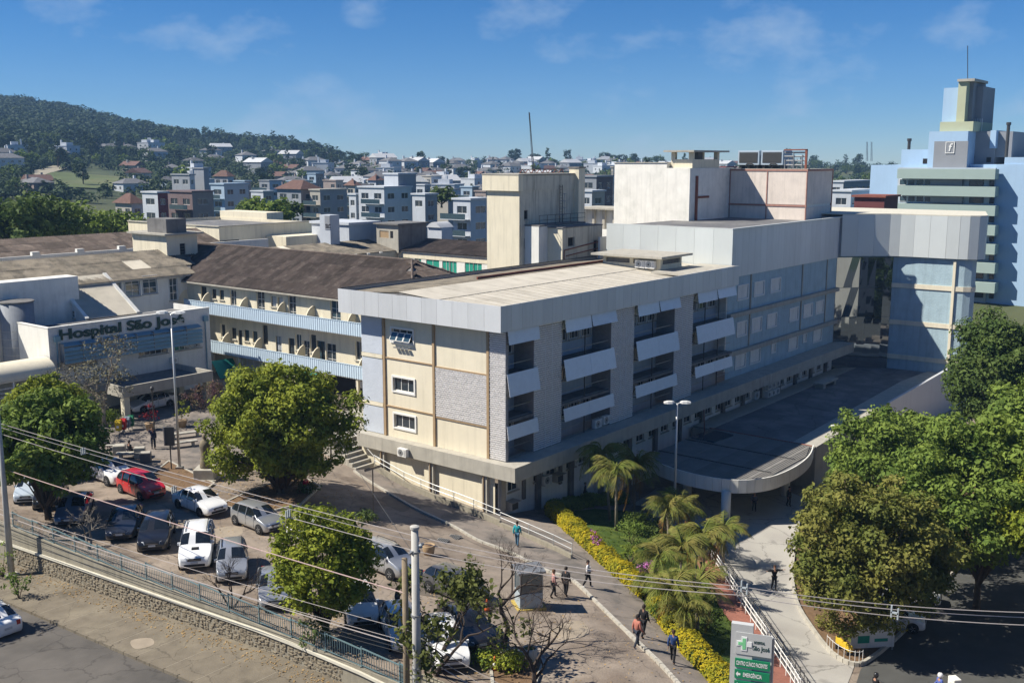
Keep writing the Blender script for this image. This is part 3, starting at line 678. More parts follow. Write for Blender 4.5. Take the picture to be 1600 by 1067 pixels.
# ------------------------------------------------------------------ curved blue end tower with mirror glazing
ct = thing('corner_tower', 'pale blue end tower with curved grey fascia and mirrored glass corner', 'building', (75, -4, -4.5))
gl = [(65.0,.0),(65.75,-.62),(66.5,-1.3),(67.25,-2.0),(67.95,-2.75),(68.6,-3.5),(69.2,-4.3),(69.7,-5.15)]
bl = [(69.7,-5.15),(69.95,-6.4),(70,-8),(70.05,-10),(70.1,-12.3),(70.3,-13.3),(70.7,-14.0),(71.6,-14.25),(75,-13.3),(82,-11.5)]
MB().prism([(x+.12, y+.12) for x, y in gl]+[(x, y) for x, y in bl[1:]]+[(82,9),(65,9)], -4.5, 13.6).part('wall', m_blue, ct)
zr = [-.6, 2.6, 6.2, 9.8, 13.5]
for (a, c) in zip(gl[:-1], gl[1:]):
    for z0, z1 in zip(zr[:-1], zr[1:]):
        dx, dy = c[0]-a[0], c[1]-a[1]; l = math.hypot(dx, dy); nx_, ny_ = dy/l, -dx/l
        if ny_ > 0: nx_, ny_ = -nx_, -ny_
        tw = random.uniform(-.015, .015); ex, ey = nx_*(.02+tw), ny_*(.02+tw)
        MB().add([(a[0]+ex,a[1]+ey,z0+.02),(c[0]+nx_*.02,c[1]+ny_*.02,z0+.02),(c[0]+ex,c[1]+ey,z1-.02),(a[0]+nx_*.02,a[1]+ny_*.02,z1-.02)], [(0,1,2,3)]).part('glazing_panel', m_mirror, ct)
for (a, c) in zip(bl[:-1], bl[1:]):
    for z0, z1 in ((9.85,10.4), (5.35,5.9), (1.1,1.65)): MB().beam((a[0]-.05,a[1]-.02,(z0+z1)/2), (c[0]-.05,c[1]-.02,(z0+z1)/2), .16, z1-z0).part('string_course', m_cream, ct)
MB().box(69.9, 70.08, -12.4, -12.1, -1, 13.5).part('downpipe', m_cream, ct)
off = [(64.9,-.42),(66.4,-1.8),(67.8,-3.3),(68.9,-4.8),(69.35,-5.9),(69.55,-7.5),(69.6,-9.3),(69.65,-11.2),(69.75,-12.6),(70.0,-13.6),(70.6,-14.5),(71.4,-14.95),(72.3,-14.9),(75.5,-14.0),(82.4,-12.1)]
offd = dens(off, 1.3, False)
for a, c in zip(offd[:-1], offd[1:]):
    A = Vector((*a, 16.15)); C = Vector((*c, 16.15)); d = (C-A).normalized()*.01; MB().beam(A+d, C-d, .09, 4.95).part('fascia_panel', m_clad2, ct)
MB().prism([(x+.1, y+.1) for x, y in off]+[(82,9),(65,9)], 13.7, 18.4).part('fascia_core', m_metal, ct)
MB().prism([(x, y) for x, y in off]+[(82.4,9.4),(64.8,9.4)], 18.64, 18.75).part('coping', m_ledge, ct)
# ------------------------------------------------------------------ low building with dark flat roof, entrance canopy
lo = thing('low_annex', 'low annex with a dark flat roof along the foot of the blue block', 'building', (50, -6, -4.5))
MB().prism([(29.2,-.3),(29.2,-12.7),(62,-11.6),(70,-12.3),(70,-.3)], -4.6, -.25).part('wall', m_conc, lo)
MB().prism([(29.4,-.32),(29.4,-10.4),(62,-9.4),(70.5,-10.0),(70.5,-.32)], -.245, -.19).part('flat_roof', m_roofd, lo)
MB().prism([(29.2,-10.42),(29.2,-12.75),(62,-11.65),(70.5,-12.4),(70.5,-10.05),(62,-9.42)], -.24, -.02).part('parapet', m_conc, lo)
MB().prism([(50,-11.9),(70,-13.1),(70,-13.4),(50,-12.2)], -4.5, lambda x, y: .1+(x-50)*.06).part('side_wall', m_clad, lo)
MB().box(33,36.2,-.5,-.1,-.19,-.1).part('edging', m_conc, lo)
MB().box(29.5,70.5,-2.2,-.32,-.185,-.12).part('gutter_strip', m_conc, lo)
pb = thing('roof_cabinet', 'white service cabinet with condenser units on the dark flat roof', 'cabinet', (38, -1.5, -.19)); q = Zp(1192,622,-.19)
MB().box(q.x, q.x+3.2, q.y-.2, q.y+1.2, -.19, 2.0).part('cabinet', m_white, pb, bevel=.02)
MB().box(q.x-.1, q.x+3.3, q.y-.3, q.y+1.3, 2.0, 2.1).part('lid', m_dconc, pb)
for i in range(3):
    for j in range(2): ac_unit((q.x+.55+i*1.05, q.y-.22, -.1+j*.85), 0, 'condenser unit stacked against the roof cabinet', 'condensers at the roof cabinet', 1.1)
ac_unit(tuple(Zp(1178,622,0)), 0, 'single outdoor unit left of the roof cabinet by the wall', s=1.3)
bn = thing('roof_skylight', 'low pale concrete skylight kerb on the dark flat roof', 'skylight', tuple(Zp(1290,603,-.19))); q = Zp(1290,603,-.19)
MB().box(q.x-2.2,q.x+2.2,q.y-.6,q.y+.6,.3,.5).part('slab', m_conc, bn); MB().box(q.x-1.9,q.x-1.3,q.y-.5,q.y+.5,-.19,.3).part('foot', m_conc, bn); MB().box(q.x+1.3,q.x+1.9,q.y-.5,q.y+.5,-.19,.3).part('foot', m_conc, bn)
ca = thing('entrance_canopy', 'entrance canopy with rounded pale fascia and ribbed grey roof sheets', 'canopy', (22, -7, -4.2))
cl = smoothpoly([(18.7,-2.4),(16.4,-3.6),(15.2,-6.2),(14.85,-9.3),(15.6,-11.9),(17.9,-13.5),(21.8,-13.9),(25.7,-13.5),(29.1,-12.5)], 4)
cd_ = dens(cl, 1.25, False)
for a, c in zip(cd_[:-1], cd_[1:]):
    A = Vector((*a, -.42)); C = Vector((*c, -.42)); d = (C-A).normalized()*.008; MB().beam(A+d, C-d, .1, 1.1).part('fascia_panel', m_white, ca)
cpoly = [tuple(p) for p in cl]+[(29.1,-2.4)]
MB().prism(cpoly, -.86, -.72).part('soffit', m_white, ca)
MB().prism([(x*.99+.2, y*.985) for x, y in cpoly], -.2, -.06).part('roof_deck', m_dconc, ca)
lb = sorted([(y, x) for x, y in cl if x < 19])
def cleft(y): return float(np.interp(y, [p[0] for p in lb], [p[1] for p in lb]))
def cright(y): return 29.1
y = -13.3
while y < -2.6:
    y2 = min(y+1.1, -2.45)
    xl0, xl1 = cleft(y)+.15, cleft(y2)+.15
    if y < -12.5: xl0 = 17.9; xl1 = 16.6
    xr0, xr1 = (29.0, 29.0) if y > -12.3 else (25.6, 29.0)
    nst = int((29-min(xl0,xl1))/2.4); 
    b = MB(); zz = .02+.012*(int(y*10) % 2)
    b.slab([(xl0,y+.03,zz),(xr0,y+.03,zz),(xr1,y2,zz),(xl1,y2,zz)], .03)
    for k in range(1, 5): t = k/5; b.beam((xl0+(xl1-xl0)*t, y+(y2-y)*t, zz+.02), (xr0+(xr1-xr0)*t, y+(y2-y)*t, zz+.02), .05, .04)
    b.part('roof_sheet', m_canroof, ca); y += 1.1
for x_ in (19.2, 24.0): MB().beam((x_,-13.0,.07), (x_,-2.5,.07), .12, .06).part('batten', m_dmetal, ca)
MB().prism([tuple(Zp(*p,.08)[:2]) for p in ((1080,684),(1110,671),(1146,680),(1116,691))], .03, .16).part('skylight', m_glassb, ca)
q = Zp(1135,766,-.8)
for x_, y_ in ((q.x,q.y), (25.5,-11.6), (20,-5)): MB().lathe([(.38,-3.9),(.38,-.8)], 18, (x_, y_, 0)).part('column', m_white, ca, smooth=True)
MB().box(29.25, 29.3, -12, -1, -4.3, -.9).part('rear_glazing', m_glass, ca)
MB().tube([(29.0,-2.3,.05),(29.0,-12.4,.05)], .06, 6).part('gutter', m_rust, ca); MB().tube([Vp(1100,640,-2.35),Vp(1101,690,-2.35)], .05, 6).part('drainpipe', m_rust, ca)
# ------------------------------------------------------------------ cream water tower and its stained annex
tw = thing('water_tower', 'tall cream water tower block with caged ladder and stained side', 'tower', (33, 22, 3))
b = MB(); h1 = [(29.0,29.7,18.9,19.9), (29.0,29.7,16.0,17.0)]
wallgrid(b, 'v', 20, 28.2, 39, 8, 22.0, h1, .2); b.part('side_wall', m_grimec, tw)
MB().box(28.2, 28.3, 20.01, 24.4, 8, 22).box(28.3, 39, 24.3, 24.4, 8, 22).box(38.9, 39, 20.01, 24.3, 8, 22).part('wall', m_ccream, tw)
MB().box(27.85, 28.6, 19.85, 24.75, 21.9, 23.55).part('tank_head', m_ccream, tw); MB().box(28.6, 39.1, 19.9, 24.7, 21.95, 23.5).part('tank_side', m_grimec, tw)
MB().box(27.8, 39.2, 19.8, 24.8, 23.55, 23.66).part('coping', m_conc, tw)
for hh in h1: window(tw, ((hh[0]+hh[1])/2, 20, (hh[2]+hh[3])/2), 0, .7, 1.0, 1, 1, m_conc, m_dark, 0, True, .12)
q = Vp(901,340,19.95); MB().box(q.x-.6, q.x+.6, 19.3, 20.6, 9, 24.2).part('flue', m_ccream, tw); MB().box(q.x-.7,q.x+.7,19.2,20.7,24.2,24.35).part('flue_cap', m_dconc, tw)
lx = Vp(876,340,19.8).x; b = MB()
for s in (-.25,.25): b.beam((lx+s,19.75,17.6), (lx+s,19.75,22.4), .05, .05)
for k in range(16): b.beam((lx-.25,19.75,17.7+k*.3), (lx+.25,19.75,17.7+k*.3), .035, .035)
b.part('ladder', m_dmetal, tw); b = MB()
for k in range(4):
    z = 19.2+k*.75; pts = [(lx+.42*math.cos(a), 19.75-.7*math.sin(a)**1 if math.sin(a) > 0 else 19.75, z) for a in np.linspace(0, math.pi, 8)]; b.tube(pts, .025, 4)
for a in np.linspace(.2, math.pi-.2, 4): b.tube([(lx+.42*math.cos(a),19.75-.7*math.sin(a),19.2),(lx+.42*math.cos(a),19.75-.7*math.sin(a),21.5)], .02, 4)
b.part('ladder_cage', m_metal, tw)
p0 = Vp(836,352,18.6); p1 = Vp(908,352,18.6); MB().box(p0.x, p1.x, 18.0, 19.98, p0.z-.15, p0.z).part('platform', m_dconc, tw); b = MB()
for k in np.linspace(p0.x+.05, p1.x-.05, 7): b.tube([(k,18.05,p0.z),(k,18.05,p0.z+1.0)], .025, 5)
for z in (.5,1.0): b.tube([(p0.x,18.05,p0.z+z),(p1.x,18.05,p0.z+z)], .025, 5)
b.part('guard_rail', m_dmetal, tw)
MB().box(p0.x, p0.x+9, 18.1, 19.98, 8, p0.z-.16).part('lower_annex', m_white, tw)
b = MB()     # truss and lattice mast base on the tower roof
for k in range(8): x_ = 29.5+k; b.beam((x_,21,23.7),(x_+.5,21,24.1),.06,.06); b.beam((x_+.5,21,24.1),(x_+1,21,23.7),.06,.06)
b.beam((29.5,21,24.1),(37.5,21,24.1),.06,.06); b.beam((29.5,21,23.72),(37.5,21,23.72),.06,.06); b.part('roof_truss', m_rust, tw)
an = thing('roof_antenna', 'thin lattice antenna mast leaning over the cream water tower', 'antenna', tuple(Vp(834,268,22))); a0 = Vp(834,266,22); a0.z = 23.66; a1 = Vp(827,176,22); b = MB()
for s in ((.12,0),(-.06,.1),(-.06,-.1)): b.tube([(a0.x+s[0],a0.y+s[1],a0.z),(a1.x+s[0]*.3,a1.y+s[1]*.3,a1.z)], .03, 4)
for k in range(24):
    p = a0.lerp(a1, k/24); b.beam((p.x-.06,p.y-.1,p.z),(p.x+.1,p.y,p.z+.15),.02,.02); b.beam((p.x+.1,p.y,p.z+.15),(p.x-.06,p.y+.1,p.z+.3),.02,.02)
b.part('mast', m_dmetal, an)
ax = thing('stained_annex', 'grimy white stair block with rusty pipes beside the water tower', 'building', (30, 16.5, 8)); q0 = Vp(879,357,16.2); q1 = Vp(941,362,16.2)
hx = [(q0.x+1.0, q0.x+2.2, q0.z-2.0, q0.z-1.0), (q0.x+5.8, q0.x+6.6, q0.z-3.2, q0.z-1.6)]
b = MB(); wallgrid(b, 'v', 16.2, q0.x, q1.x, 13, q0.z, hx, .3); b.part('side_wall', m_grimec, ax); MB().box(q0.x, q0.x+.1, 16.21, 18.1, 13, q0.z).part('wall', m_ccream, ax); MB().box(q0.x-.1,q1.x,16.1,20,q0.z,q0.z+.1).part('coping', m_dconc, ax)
for hh in hx: window(ax, ((hh[0]+hh[1])/2,16.2,(hh[2]+hh[3])/2), 0, hh[1]-hh[0], hh[3]-hh[2], 1, 1, m_conc, m_dark, 0, False, .2)
MB().tube([(q0.x+.2,16.1,14.5),(q0.x+.2,16.1,q0.z-2.3),(q1.x,16.1,q0.z-1.7)], .07, 6).part('pipe', m_rust, ax); MB().tube([(q0.x+.6,16.1,q0.z-2.9),(q1.x,16.1,q0.z-2.4)], .06, 6).part('pipe', m_rust, ax)
MB().box(q1.x, 36.15, 15.2, 15.4, 14, 16.9).part('link_wall', m_white, ax)
# small white block with columns between the tower and the white box
sb = thing('roof_pavilion', 'small white rooftop pavilion with open columns behind the tower', 'roof room', (46, 26, 8)); q0 = Vp(961,328,25); q1 = Vp(983,327,25); q2 = Up(910,328,q0.x)
MB().box(q0.x, q1.x, 25, q2.y, 8, q0.z-2.5).part('wall', m_white, sb); MB().box(q0.x-.8, q1.x+.8, 24.4, q2.y+.5, q0.z, q0.z+.25).part('roof_slab', m_conc, sb); MB().box(q0.x+.5,q1.x,25,q2.y-.2,q0.z-2.5,q0.z).part('back_wall', m_white, sb)
for k in range(4): MB().box(q0.x, q0.x+.3, 25+(q2.y-25)*k/3.2, 25+(q2.y-25)*k/3.2+.35, q0.z-2.5, q0.z).part('column', m_conc, sb)
# ------------------------------------------------------------------ white stair box with bell-shaped top, cross, chiller box
wb = thing('white_stair_block', 'tall stained white windowless block with a rusty cross-shaped pipe', 'building', (54, 16, 8))
z1_, z2_ = Up(965,255,50).z, Up(1078,263,50).z; ys = Up(1042,262,50).y
MB().box(50, 61, ys, 22.4, 8, z1_).part('wall', m_wgrime, wb); MB().box(50, 61, 12.1, ys-.005, 8, z2_).part('wall', m_wgrime, wb)
MB().box(49.9, 61.1, ys-.05, 22.5, z1_, z1_+.08).part('coping', m_conc, wb)
MB().box(50.2, 61, ys+.2, ys+3, z1_+.0, z1_+.02).part('roof_patch', m_dconc, wb)
x_ = Vp(1087,300,12.1).x; zt_ = Vp(1088,275,12.1).z; MB().box(x_-.13,x_+.13,11.85,12.09,16,zt_).box(x_+.13,x_+3.0,11.9,12.09,zt_-2.6,zt_-2.35).part('cross_pipe', m_rust, wb)
bt = thing('bell_turret', 'open cream turret with slab roof on the white stair block', 'turret', (58, 13, 24)); xa = Vp(1082,250,12.2).x; xb = Vp(1124,250,12.2).x; zt_ = Vp(1100,238,12.2).z
MB().box(xa, xb, 12.2, 15.0, z2_, z2_+1.0).part('base', m_ccream, bt)
for x_ in (xa, xb-.5):
    for y_ in (12.2, 14.5): MB().box(x_, x_+.5, y_, y_+.5, z2_+1.0, zt_).part('post', m_ccream, bt)
MB().box((xa+xb)/2-.6,(xa+xb)/2+.6,13,14,z2_+1,zt_).part('tank', m_dconc, bt); MB().box(xb-1.6,xb,14.2,15,z2_-8,zt_-.02).part('chimney', m_ccream, bt)
MB().box(xa-.8, xb+1.4, 11.6, 15.6, zt_, zt_+.2).part('roof_slab', m_conc, bt)
MB().tube([Zp(1072,336,18.6), Zp(1072,336,18.6)+Vector((0,0,2.1)), Zp(1072,336,18.6)+Vector((-.2,.9,2.15))], .22, 8).top('vent_pipe', m_conc, 'short bent white vent pipe on the dark flat roof', 'vent pipe')
m_rustp = M('faded_red_steel',(.36,.19,.15),.2,3,.8); m_pinkp = M('pinkish_panel',(.68,.60,.53),.10,.7,.9,.1,30,streak=.2,c2=(.58,.52,.47),c2scale=.5,c2pos=(.5,.78)); m_chl = M('chiller_grey',(.36,.43,.50),.06,3,.5)
chb = thing('chiller_enclosure', 'pale panelled enclosure with rusty red frame carrying the chillers', 'enclosure', (63, 7, 18.1)); xr = Vp(1302,263,2.2).x
MB().box(60.1, xr-.1, 2.3, 12.0, 18.1, 23.9).part('core', m_white, chb)
for y0, y1 in ((2.25,7.1),(7.25,11.95)): MB().box(60.0,60.09,y0,y1,19.9,23.8).part('panel', m_pinkp, chb); MB().box(60.0,60.09,y0,y1,18.1,19.6).part('panel', m_pinkp, chb)
MB().box(60.2,xr-.2,2.2,2.29,19.9,23.8).part('panel', m_pinkp, chb); MB().box(60.2,xr-.2,2.2,2.29,18.1,19.6).part('panel', m_pinkp, chb)
for y_ in (2.15, 7.1, 11.95): MB().box(59.93,60.1,y_,y_+.10,18.1,23.95).part('post', m_rustp, chb)
MB().box(xr-.2,xr-.05,2.12,2.3,18.1,23.95).part('post', m_rustp, chb); MB().box(59.92,60.1,2.1,12.1,23.8,24.0).part('rail', m_rustp, chb); MB().box(60.1,xr,2.1,2.3,23.8,24.0).part('rail', m_rustp, chb); MB().box(59.92,60.1,2.1,12.1,19.65,19.85).part('rail', m_rustp, chb)
MB().box(60,xr,2.2,12.1,24.0,24.06).part('deck', m_conc, chb)
for i in range(2):
    y0 = 8.6-i*3.05; t = thing('chiller', ('large white rooftop chiller set away from the pipe rack','large white rooftop chiller right beside the pipe rack')[i], 'chiller', (62, y0+1.4, 24.06), group='two chillers on the rooftop enclosure')
    MB().box(60.6,63.2,y0,y0+2.8,24.5,26.2).part('casing', m_chl, t, bevel=.03); MB().box(60.56,60.6,y0+.2,y0+2.6,24.75,26.0).part('coil', m_dmetal, t)
    for k in (.2,1.3,2.4): MB().box(60.8,63,y0+k,y0+k+.25,24.06,24.5).part('foot', m_dmetal, t)
    MB().tube([(60.55,y0+.5,24.4),(60.5,y0+.9,24.65),(60.5,y0+1.5,24.65),(60.55,y0+1.7,24.4)], .08, 6).part('pipe', m_dmetal, t)
pp = thing('pipe_rack', 'tangle of dark pipes and valves beside the rooftop chillers', 'pipes', (61.5, 4, 24.06)); b = MB()
for k in range(9):
    y_ = 5.3-k*.36; b.tube([(60.6+.2*(k%3),y_,24.06),(60.6+.2*(k%3),y_,25.2+.25*(k%4))], .07, 6)
for z in (24.5,25.0,25.5,25.95): b.tube([(60.7,2.6,z),(60.7,5.4,z)], .09, 6)
b.part('pipes', m_metal, pp); MB().box(60.4,60.6,2.5,2.75,24.06,26.3).box(60.4,60.6,2.5,5.4,26.2,26.35).part('frame', m_rust, pp)
# ------------------------------------------------------------------ old ward wing with corrugated balconies
wd = thing('ward_wing', 'old cream ward wing with blue corrugated balconies under a brown hipped roof', 'building', (12, 32, 2.5))
UW = 8.35; UB = 7.0; v0w, v1w = 15.7, 50.2
def wv(px, py): return Up(px, py, UW)
up = [(318,450,1.0,2.3),(334,449,.75,1.05),(346,450,.75,1.05),(364,457,1.0,2.3),(407,464,1.25,2.6),(427,461,.8,1.05),(437.5,462,.8,1.05),(456,468,1.15,2.6),(524,477,1.4,2.6)]
lo_ = [(348,510,.8,1.4),(365,509,.8,1.2),(375,517,.65,2.2),(385,512,.8,1.2),(398,515,.8,1.2),(414.5,522,.8,2.0),(435,526,.9,2.2),(455,529,.9,2.2),(466,527,.9,1.6),(478,533,1.0,2.2),(489,531,.9,1.8),(501,537,1.2,2.4),(517,540,1.4,2.3),(561,545,1.0,1.8)]
hh = []; big = []
for px, py, w_, h_ in up+lo_:
    p = wv(px, py); z = p.z; f0 = 9.45 if py < 495 else 5.45
    if h_ > 2: z0 = f0+.02; z1 = z0+h_
    else: z0 = f0+1.15; z1 = z0+h_
    hh.append((p.y-w_/2, p.y+w_/2, z0, z1))
b = MB(); wallgrid(b, 'u', UW, v0w, v1w, 2.3, 12.35, hh, .22); b.part('front_wall', m_ccream, wd)
for (a0, a1, z0, z1) in hh:
    window(wd, (UW, (a0+a1)/2, (z0+z1)/2), RU, a1-a0, z1-z0, 2 if a1-a0 > .9 else 1, 3 if z1-z0 > 2 else 1, m_frame if random.random() < .6 else m_dframe, random.choice([m_glass, m_glass, m_glassb, m_blind]), 0, z1-z0 < 2, .15, .05)
MB().box(UW+.25, 21, v0w, v0w+.2, 2.3, 12.3).box(20.8, 21, v0w+.2, v1w, 2.3, 12.3).part('wall', m_ccream, wd)
for z in (9.42, 5.42):
    MB().box(UB+.02, UW+.01, v0w, 49.2, z-.3, z).part('balcony_slab', m_conc, wd)
    corr_rail(wd, 'u', UB, v0w, 49.0, z-.22, z+1.0, m_bluerail)
disc = MB(); n = 12; pr_ = [(0,0)]+[(-math.sin(a)*1.25, 1.55*math.cos(a)*.0+1.85*math.cos(a)) for a in np.linspace(0, math.pi/2, n)]
vs = [(x, 0, z) for x, z in pr_]; k = len(vs); disc.add([(x,-.06,z) for x,_,z in vs]+[(x,.06,z) for x,_,z in vs], [tuple(range(k)), tuple(range(2*k-1,k-1,-1))]+[(i,k+i,k+(i+1)%k,(i+1)%k) for i in range(k)])
dm = disc.mesh('balcony_divider', m_ccream)
for px, py, z in ((285,462,9.42),(321,466,9.42),(380,474,9.42),(438,480,9.42),(484,488,9.42),(549,500,9.42),(352,525,5.42),(402,536,5.42),(469,548,5.42),(492,552,5.42),(566,566,5.42)): put('balcony_divider', dm, wd, (UW-.01, Up(px, py, UW-.6).y, z))
for px, py in ((295,466),(388,478),(497,497)): ac_unit((UW-.1, Up(px, py, UW-.3).y, 9.5), RU, 'white outdoor unit on the upper ward balcony', 'outdoor units on the ward balcony', 1.1)
ac_unit((UW-.05, Up(563,600,UW-.2).y, Up(563,600,UW-.2).z-.3), RU, 'outdoor unit on the ground floor ward wall by the steps', s=1.1)
# ground floor: dark openings, pillars, green awnings
MB().box(UW-.03, UW-.005, 22.6, 33, 2.5, 5.0).part('dark_opening', m_dark, wd)
for px, py in ((375,575),(392,578),(415,583),(433,585)): p = wv(px, py); window(wd, (UW-.0, p.y, 4.3), RU, 1.0, 1.2, 1, 1, m_frame, m_glass, .06, True, .02)
for v in np.arange(18, 49, 4.4): MB().box(UB+.1, UB+.35, v, v+.25, 2.3, 5.12).part('pillar', m_ccream, wd)
aw = thing('green_awning', 'teal green canvas awning beside the entrance block', 'awning', (5, 43, 4)); p = [Vp(335,565,42), Vp(368,560,42), Vp(368,583,42), Vp(335,590,42)]
MB().slab([(p[0].x,42.5,p[0].z),(p[3].x,41,p[3].z),(p[2].x,41,p[2].z),(p[1].x,42.5,p[1].z)], .04).part('canvas', m_awn, aw)
for x_ in (p[0].x+.1, p[1].x-.1): MB().tube([(x_,41.05,gz(x_,41)),(x_,41.05,p[3].z)], .04, 6).part('post', m_metal, aw)
a2 = thing('green_awning', 'small teal awning under the ward balcony behind the big tree', 'awning', tuple(Up(483,577,7.3))); p = Up(483,577,7.3); MB().slab([(7.9,p.y-1.3,p.z+.3),(7.9,p.y+1.3,p.z+.3),(6.9,p.y+1.3,p.z-.4),(6.9,p.y-1.3,p.z-.4)], .04).part('canvas', m_awn, a2); MB().beam((7.9,p.y-1.3,p.z+.25),(6.9,p.y-1.3,p.z-.45),.04,.04).beam((7.9,p.y+1.3,p.z+.25),(6.9,p.y+1.3,p.z-.45),.04,.04).part('frame', m_metal, a2)
# hipped roof of weathered sheets
ez, rz_ = 12.3, 15.55; eu = 7.75; ru = 14.6; rv0, rv1 = 22.5, 58.0
MB().add([(eu,15.9,ez-.05),(eu,51.5,ez-.05),(ru,rv1,rz_-.05),(ru,rv0,rz_-.05),(21.5,15.9,ez-.05),(21.5,58,ez-.05)], [(3,2,1,0),(0,4,3),(4,5,2,3)]).part('roof_deck', m_dconc, wd)
roof_slope(wd, (eu,51.2,ez), (eu,15.9,ez), (ru,rv1-.5,rz_), (ru,rv0,rz_), m_roofb, 1.1, 1.85, .03, 6)
roof_slope(wd, (eu,15.9,ez), (21.5,15.9,ez), (ru-.01,rv0,rz_), (ru+.01,rv0,rz_), m_roofb, 1.1, 1.85, .03, 6)
MB().tube([(ru,rv0,rz_+.05),(ru,rv1,rz_+.05)], .13, 6).part('ridge_cap', m_roofb, wd); MB().tube([(ru,rv0,rz_+.05),(eu,15.9,ez+.05)], .12, 6).part('hip_cap', m_roofb, wd); MB().tube([(ru,rv0,rz_+.05),(21.5,15.9,ez+.05)], .12, 6).part('hip_cap', m_roofb, wd)
MB().box(eu-.12, eu+.02, 15.9, 51.3, ez-.2, ez-.06).part('gutter', m_conc, wd)
# ------------------------------------------------------------------ cross wing behind the entrance
cw = thing('cross_wing', 'cream cross wing with long weathered corrugated roof behind the entrance', 'building', (-4, 54, 2.8))
hs_ = []
for px, py, w_, h_ in ((178,451,1.6,1.6),(207,449,1.7,1.9),(234,445,1.7,1.9),(271,452,1.0,2.4)): p = Vp(px, py, 50.3); hs_.append((p.x-w_/2, p.x+w_/2, p.z-h_/2, p.z+h_/2))
b = MB(); wallgrid(b, 'v', 50.3, -26, 8.3, 2.4, 12.9, hs_, .22); b.part('front_wall', m_white, cw)
for h in hs_: window(cw, ((h[0]+h[1])/2, 50.3, (h[2]+h[3])/2), 0, h[1]-h[0], h[3]-h[2], 2, 3, m_frame, m_glassb, .05, True, .12)
roof_slope(cw, (-26,49.9,12.95), (8.6,49.9,12.95), (-26,56,15.2), (13,56,15.2), m_roofg, 1.1, 2.1, .05, 5, light={(1,27),(1,26)})
MB().slab([(-26,49.9,12.88),(8.6,49.9,12.88),(13,56,15.12),(-26,56,15.12)], .08).slab([(-26,56,15.12),(13,56,15.12),(13,62,12.9),(-26,62,12.9)], .08).part('roof_deck', m_dconc, cw)
roof_slope(cw, (13,62,12.95), (-26,62,12.95), (13,56.05,15.2), (-26,56.05,15.2), m_roofg, 1.1, 2.1, .05, 5)
MB().box(-26, 8.3, 61.5, 61.7, 2.4, 12.8).part('back_wall', m_ccream, cw)
MB().box(-26,8.6,49.75,49.9,12.75,12.9).part('gutter', m_conc, cw)
# flat-topped front part left of the shed roof, darker roofs and white parapet beyond
MB().box(-28, -5.2, 48.2, 50.25, 3, Vp(60,437,48.2).z).part('front_block', m_wgrime, cw)
bx = thing('rear_roof', 'rear ward with dark corrugated roof and white stepped parapet', 'building', (0, 78, 3))
q = [Zp(0,420,13.2), Zp(90,408,13.2)]
MB().box(-8, 36, 71, 71.3, 2, 14.2).part('wall', m_white, bx); MB().box(-8,36,71.3,84,2,13).part('core', m_white, bx)
roof_slope(bx, (-6,72,13.2), (34,72,13.2), (-2,80,15.6), (30,80,15.6), m_roofb, 1.1, 2.1, .05, 5); MB().slab([(-6,72,13.12),(34,72,13.12),(30,80,15.5),(-2,80,15.5)], .08).part('roof_deck', m_dconc, bx)
for k in range(4): MB().box(2+k*5.5,2.9+k*5.5,71,71.5,14.2,14.6).part('merlon', m_white, bx)
b2 = thing('rear_roof', 'small grey hipped corrugated roof beside the white parapet', 'building', (-20, 70, 3)); MB().box(-24,-9,64,76,2,13).part('wall', m_white, b2)
roof_slope(b2, (-25,63.5,13.0), (-8,63.5,13.0), (-20,70,15.0), (-12,70,15.0), m_roofg, 1.1, 2.1, .05, 5); MB().add([(-25,63.5,12.95),(-8,63.5,12.95),(-12,70,14.92),(-20,70,14.92),(-8,77,12.95),(-25,77,12.95)], [(0,1,2,3),(1,4,2),(4,5,3,2),(5,0,3)]).part('roof_deck', m_roofg, b2)
# cupola with water tank on the junction of the two roofs
cu = thing('roof_stair_head', 'cream rooftop stair head with a dark concrete water tank', 'roof room', (9, 57, 13)); c = Dp(262,410,121); vx, vy = c.x, c.y; yb = Up(207,375,vx).y; xb = Vp(308,375,vy).x; zt_ = Dp(262,368,121).z
hx = [(vx+(xb-vx)*.42, vx+(xb-vx)*.60, zt_-2.6, zt_-1.0)]
b = MB(); wallgrid(b, 'v', vy, vx, xb, 11.5, zt_, hx, .2); b.part('side_wall', m_ccream, cu); MB().box(vx,vx+.1,vy+.005,yb,11.5,zt_).box(vx+.1,xb,yb-.1,yb,11.5,zt_).box(xb-.1,xb,vy+.005,yb-.1,11.5,zt_).part('wall', m_ccream, cu)
window(cu, ((hx[0][0]+hx[0][1])/2, vy, zt_-1.8), 0, hx[0][1]-hx[0][0], 1.6, 1, 5, m_dconc, m_dark, 0, False, .12)
MB().box(vx-.5,xb+.6,vy-.5,yb+.3,zt_,zt_+.2).part('roof_slab', m_conc, cu)
tx0 = vx+.2; ty1 = Up(228,360,vx).y; MB().box(tx0, xb-1.2, vy+.2, ty1, zt_+.2, zt_+1.75).part('water_tank', m_dconc, cu)
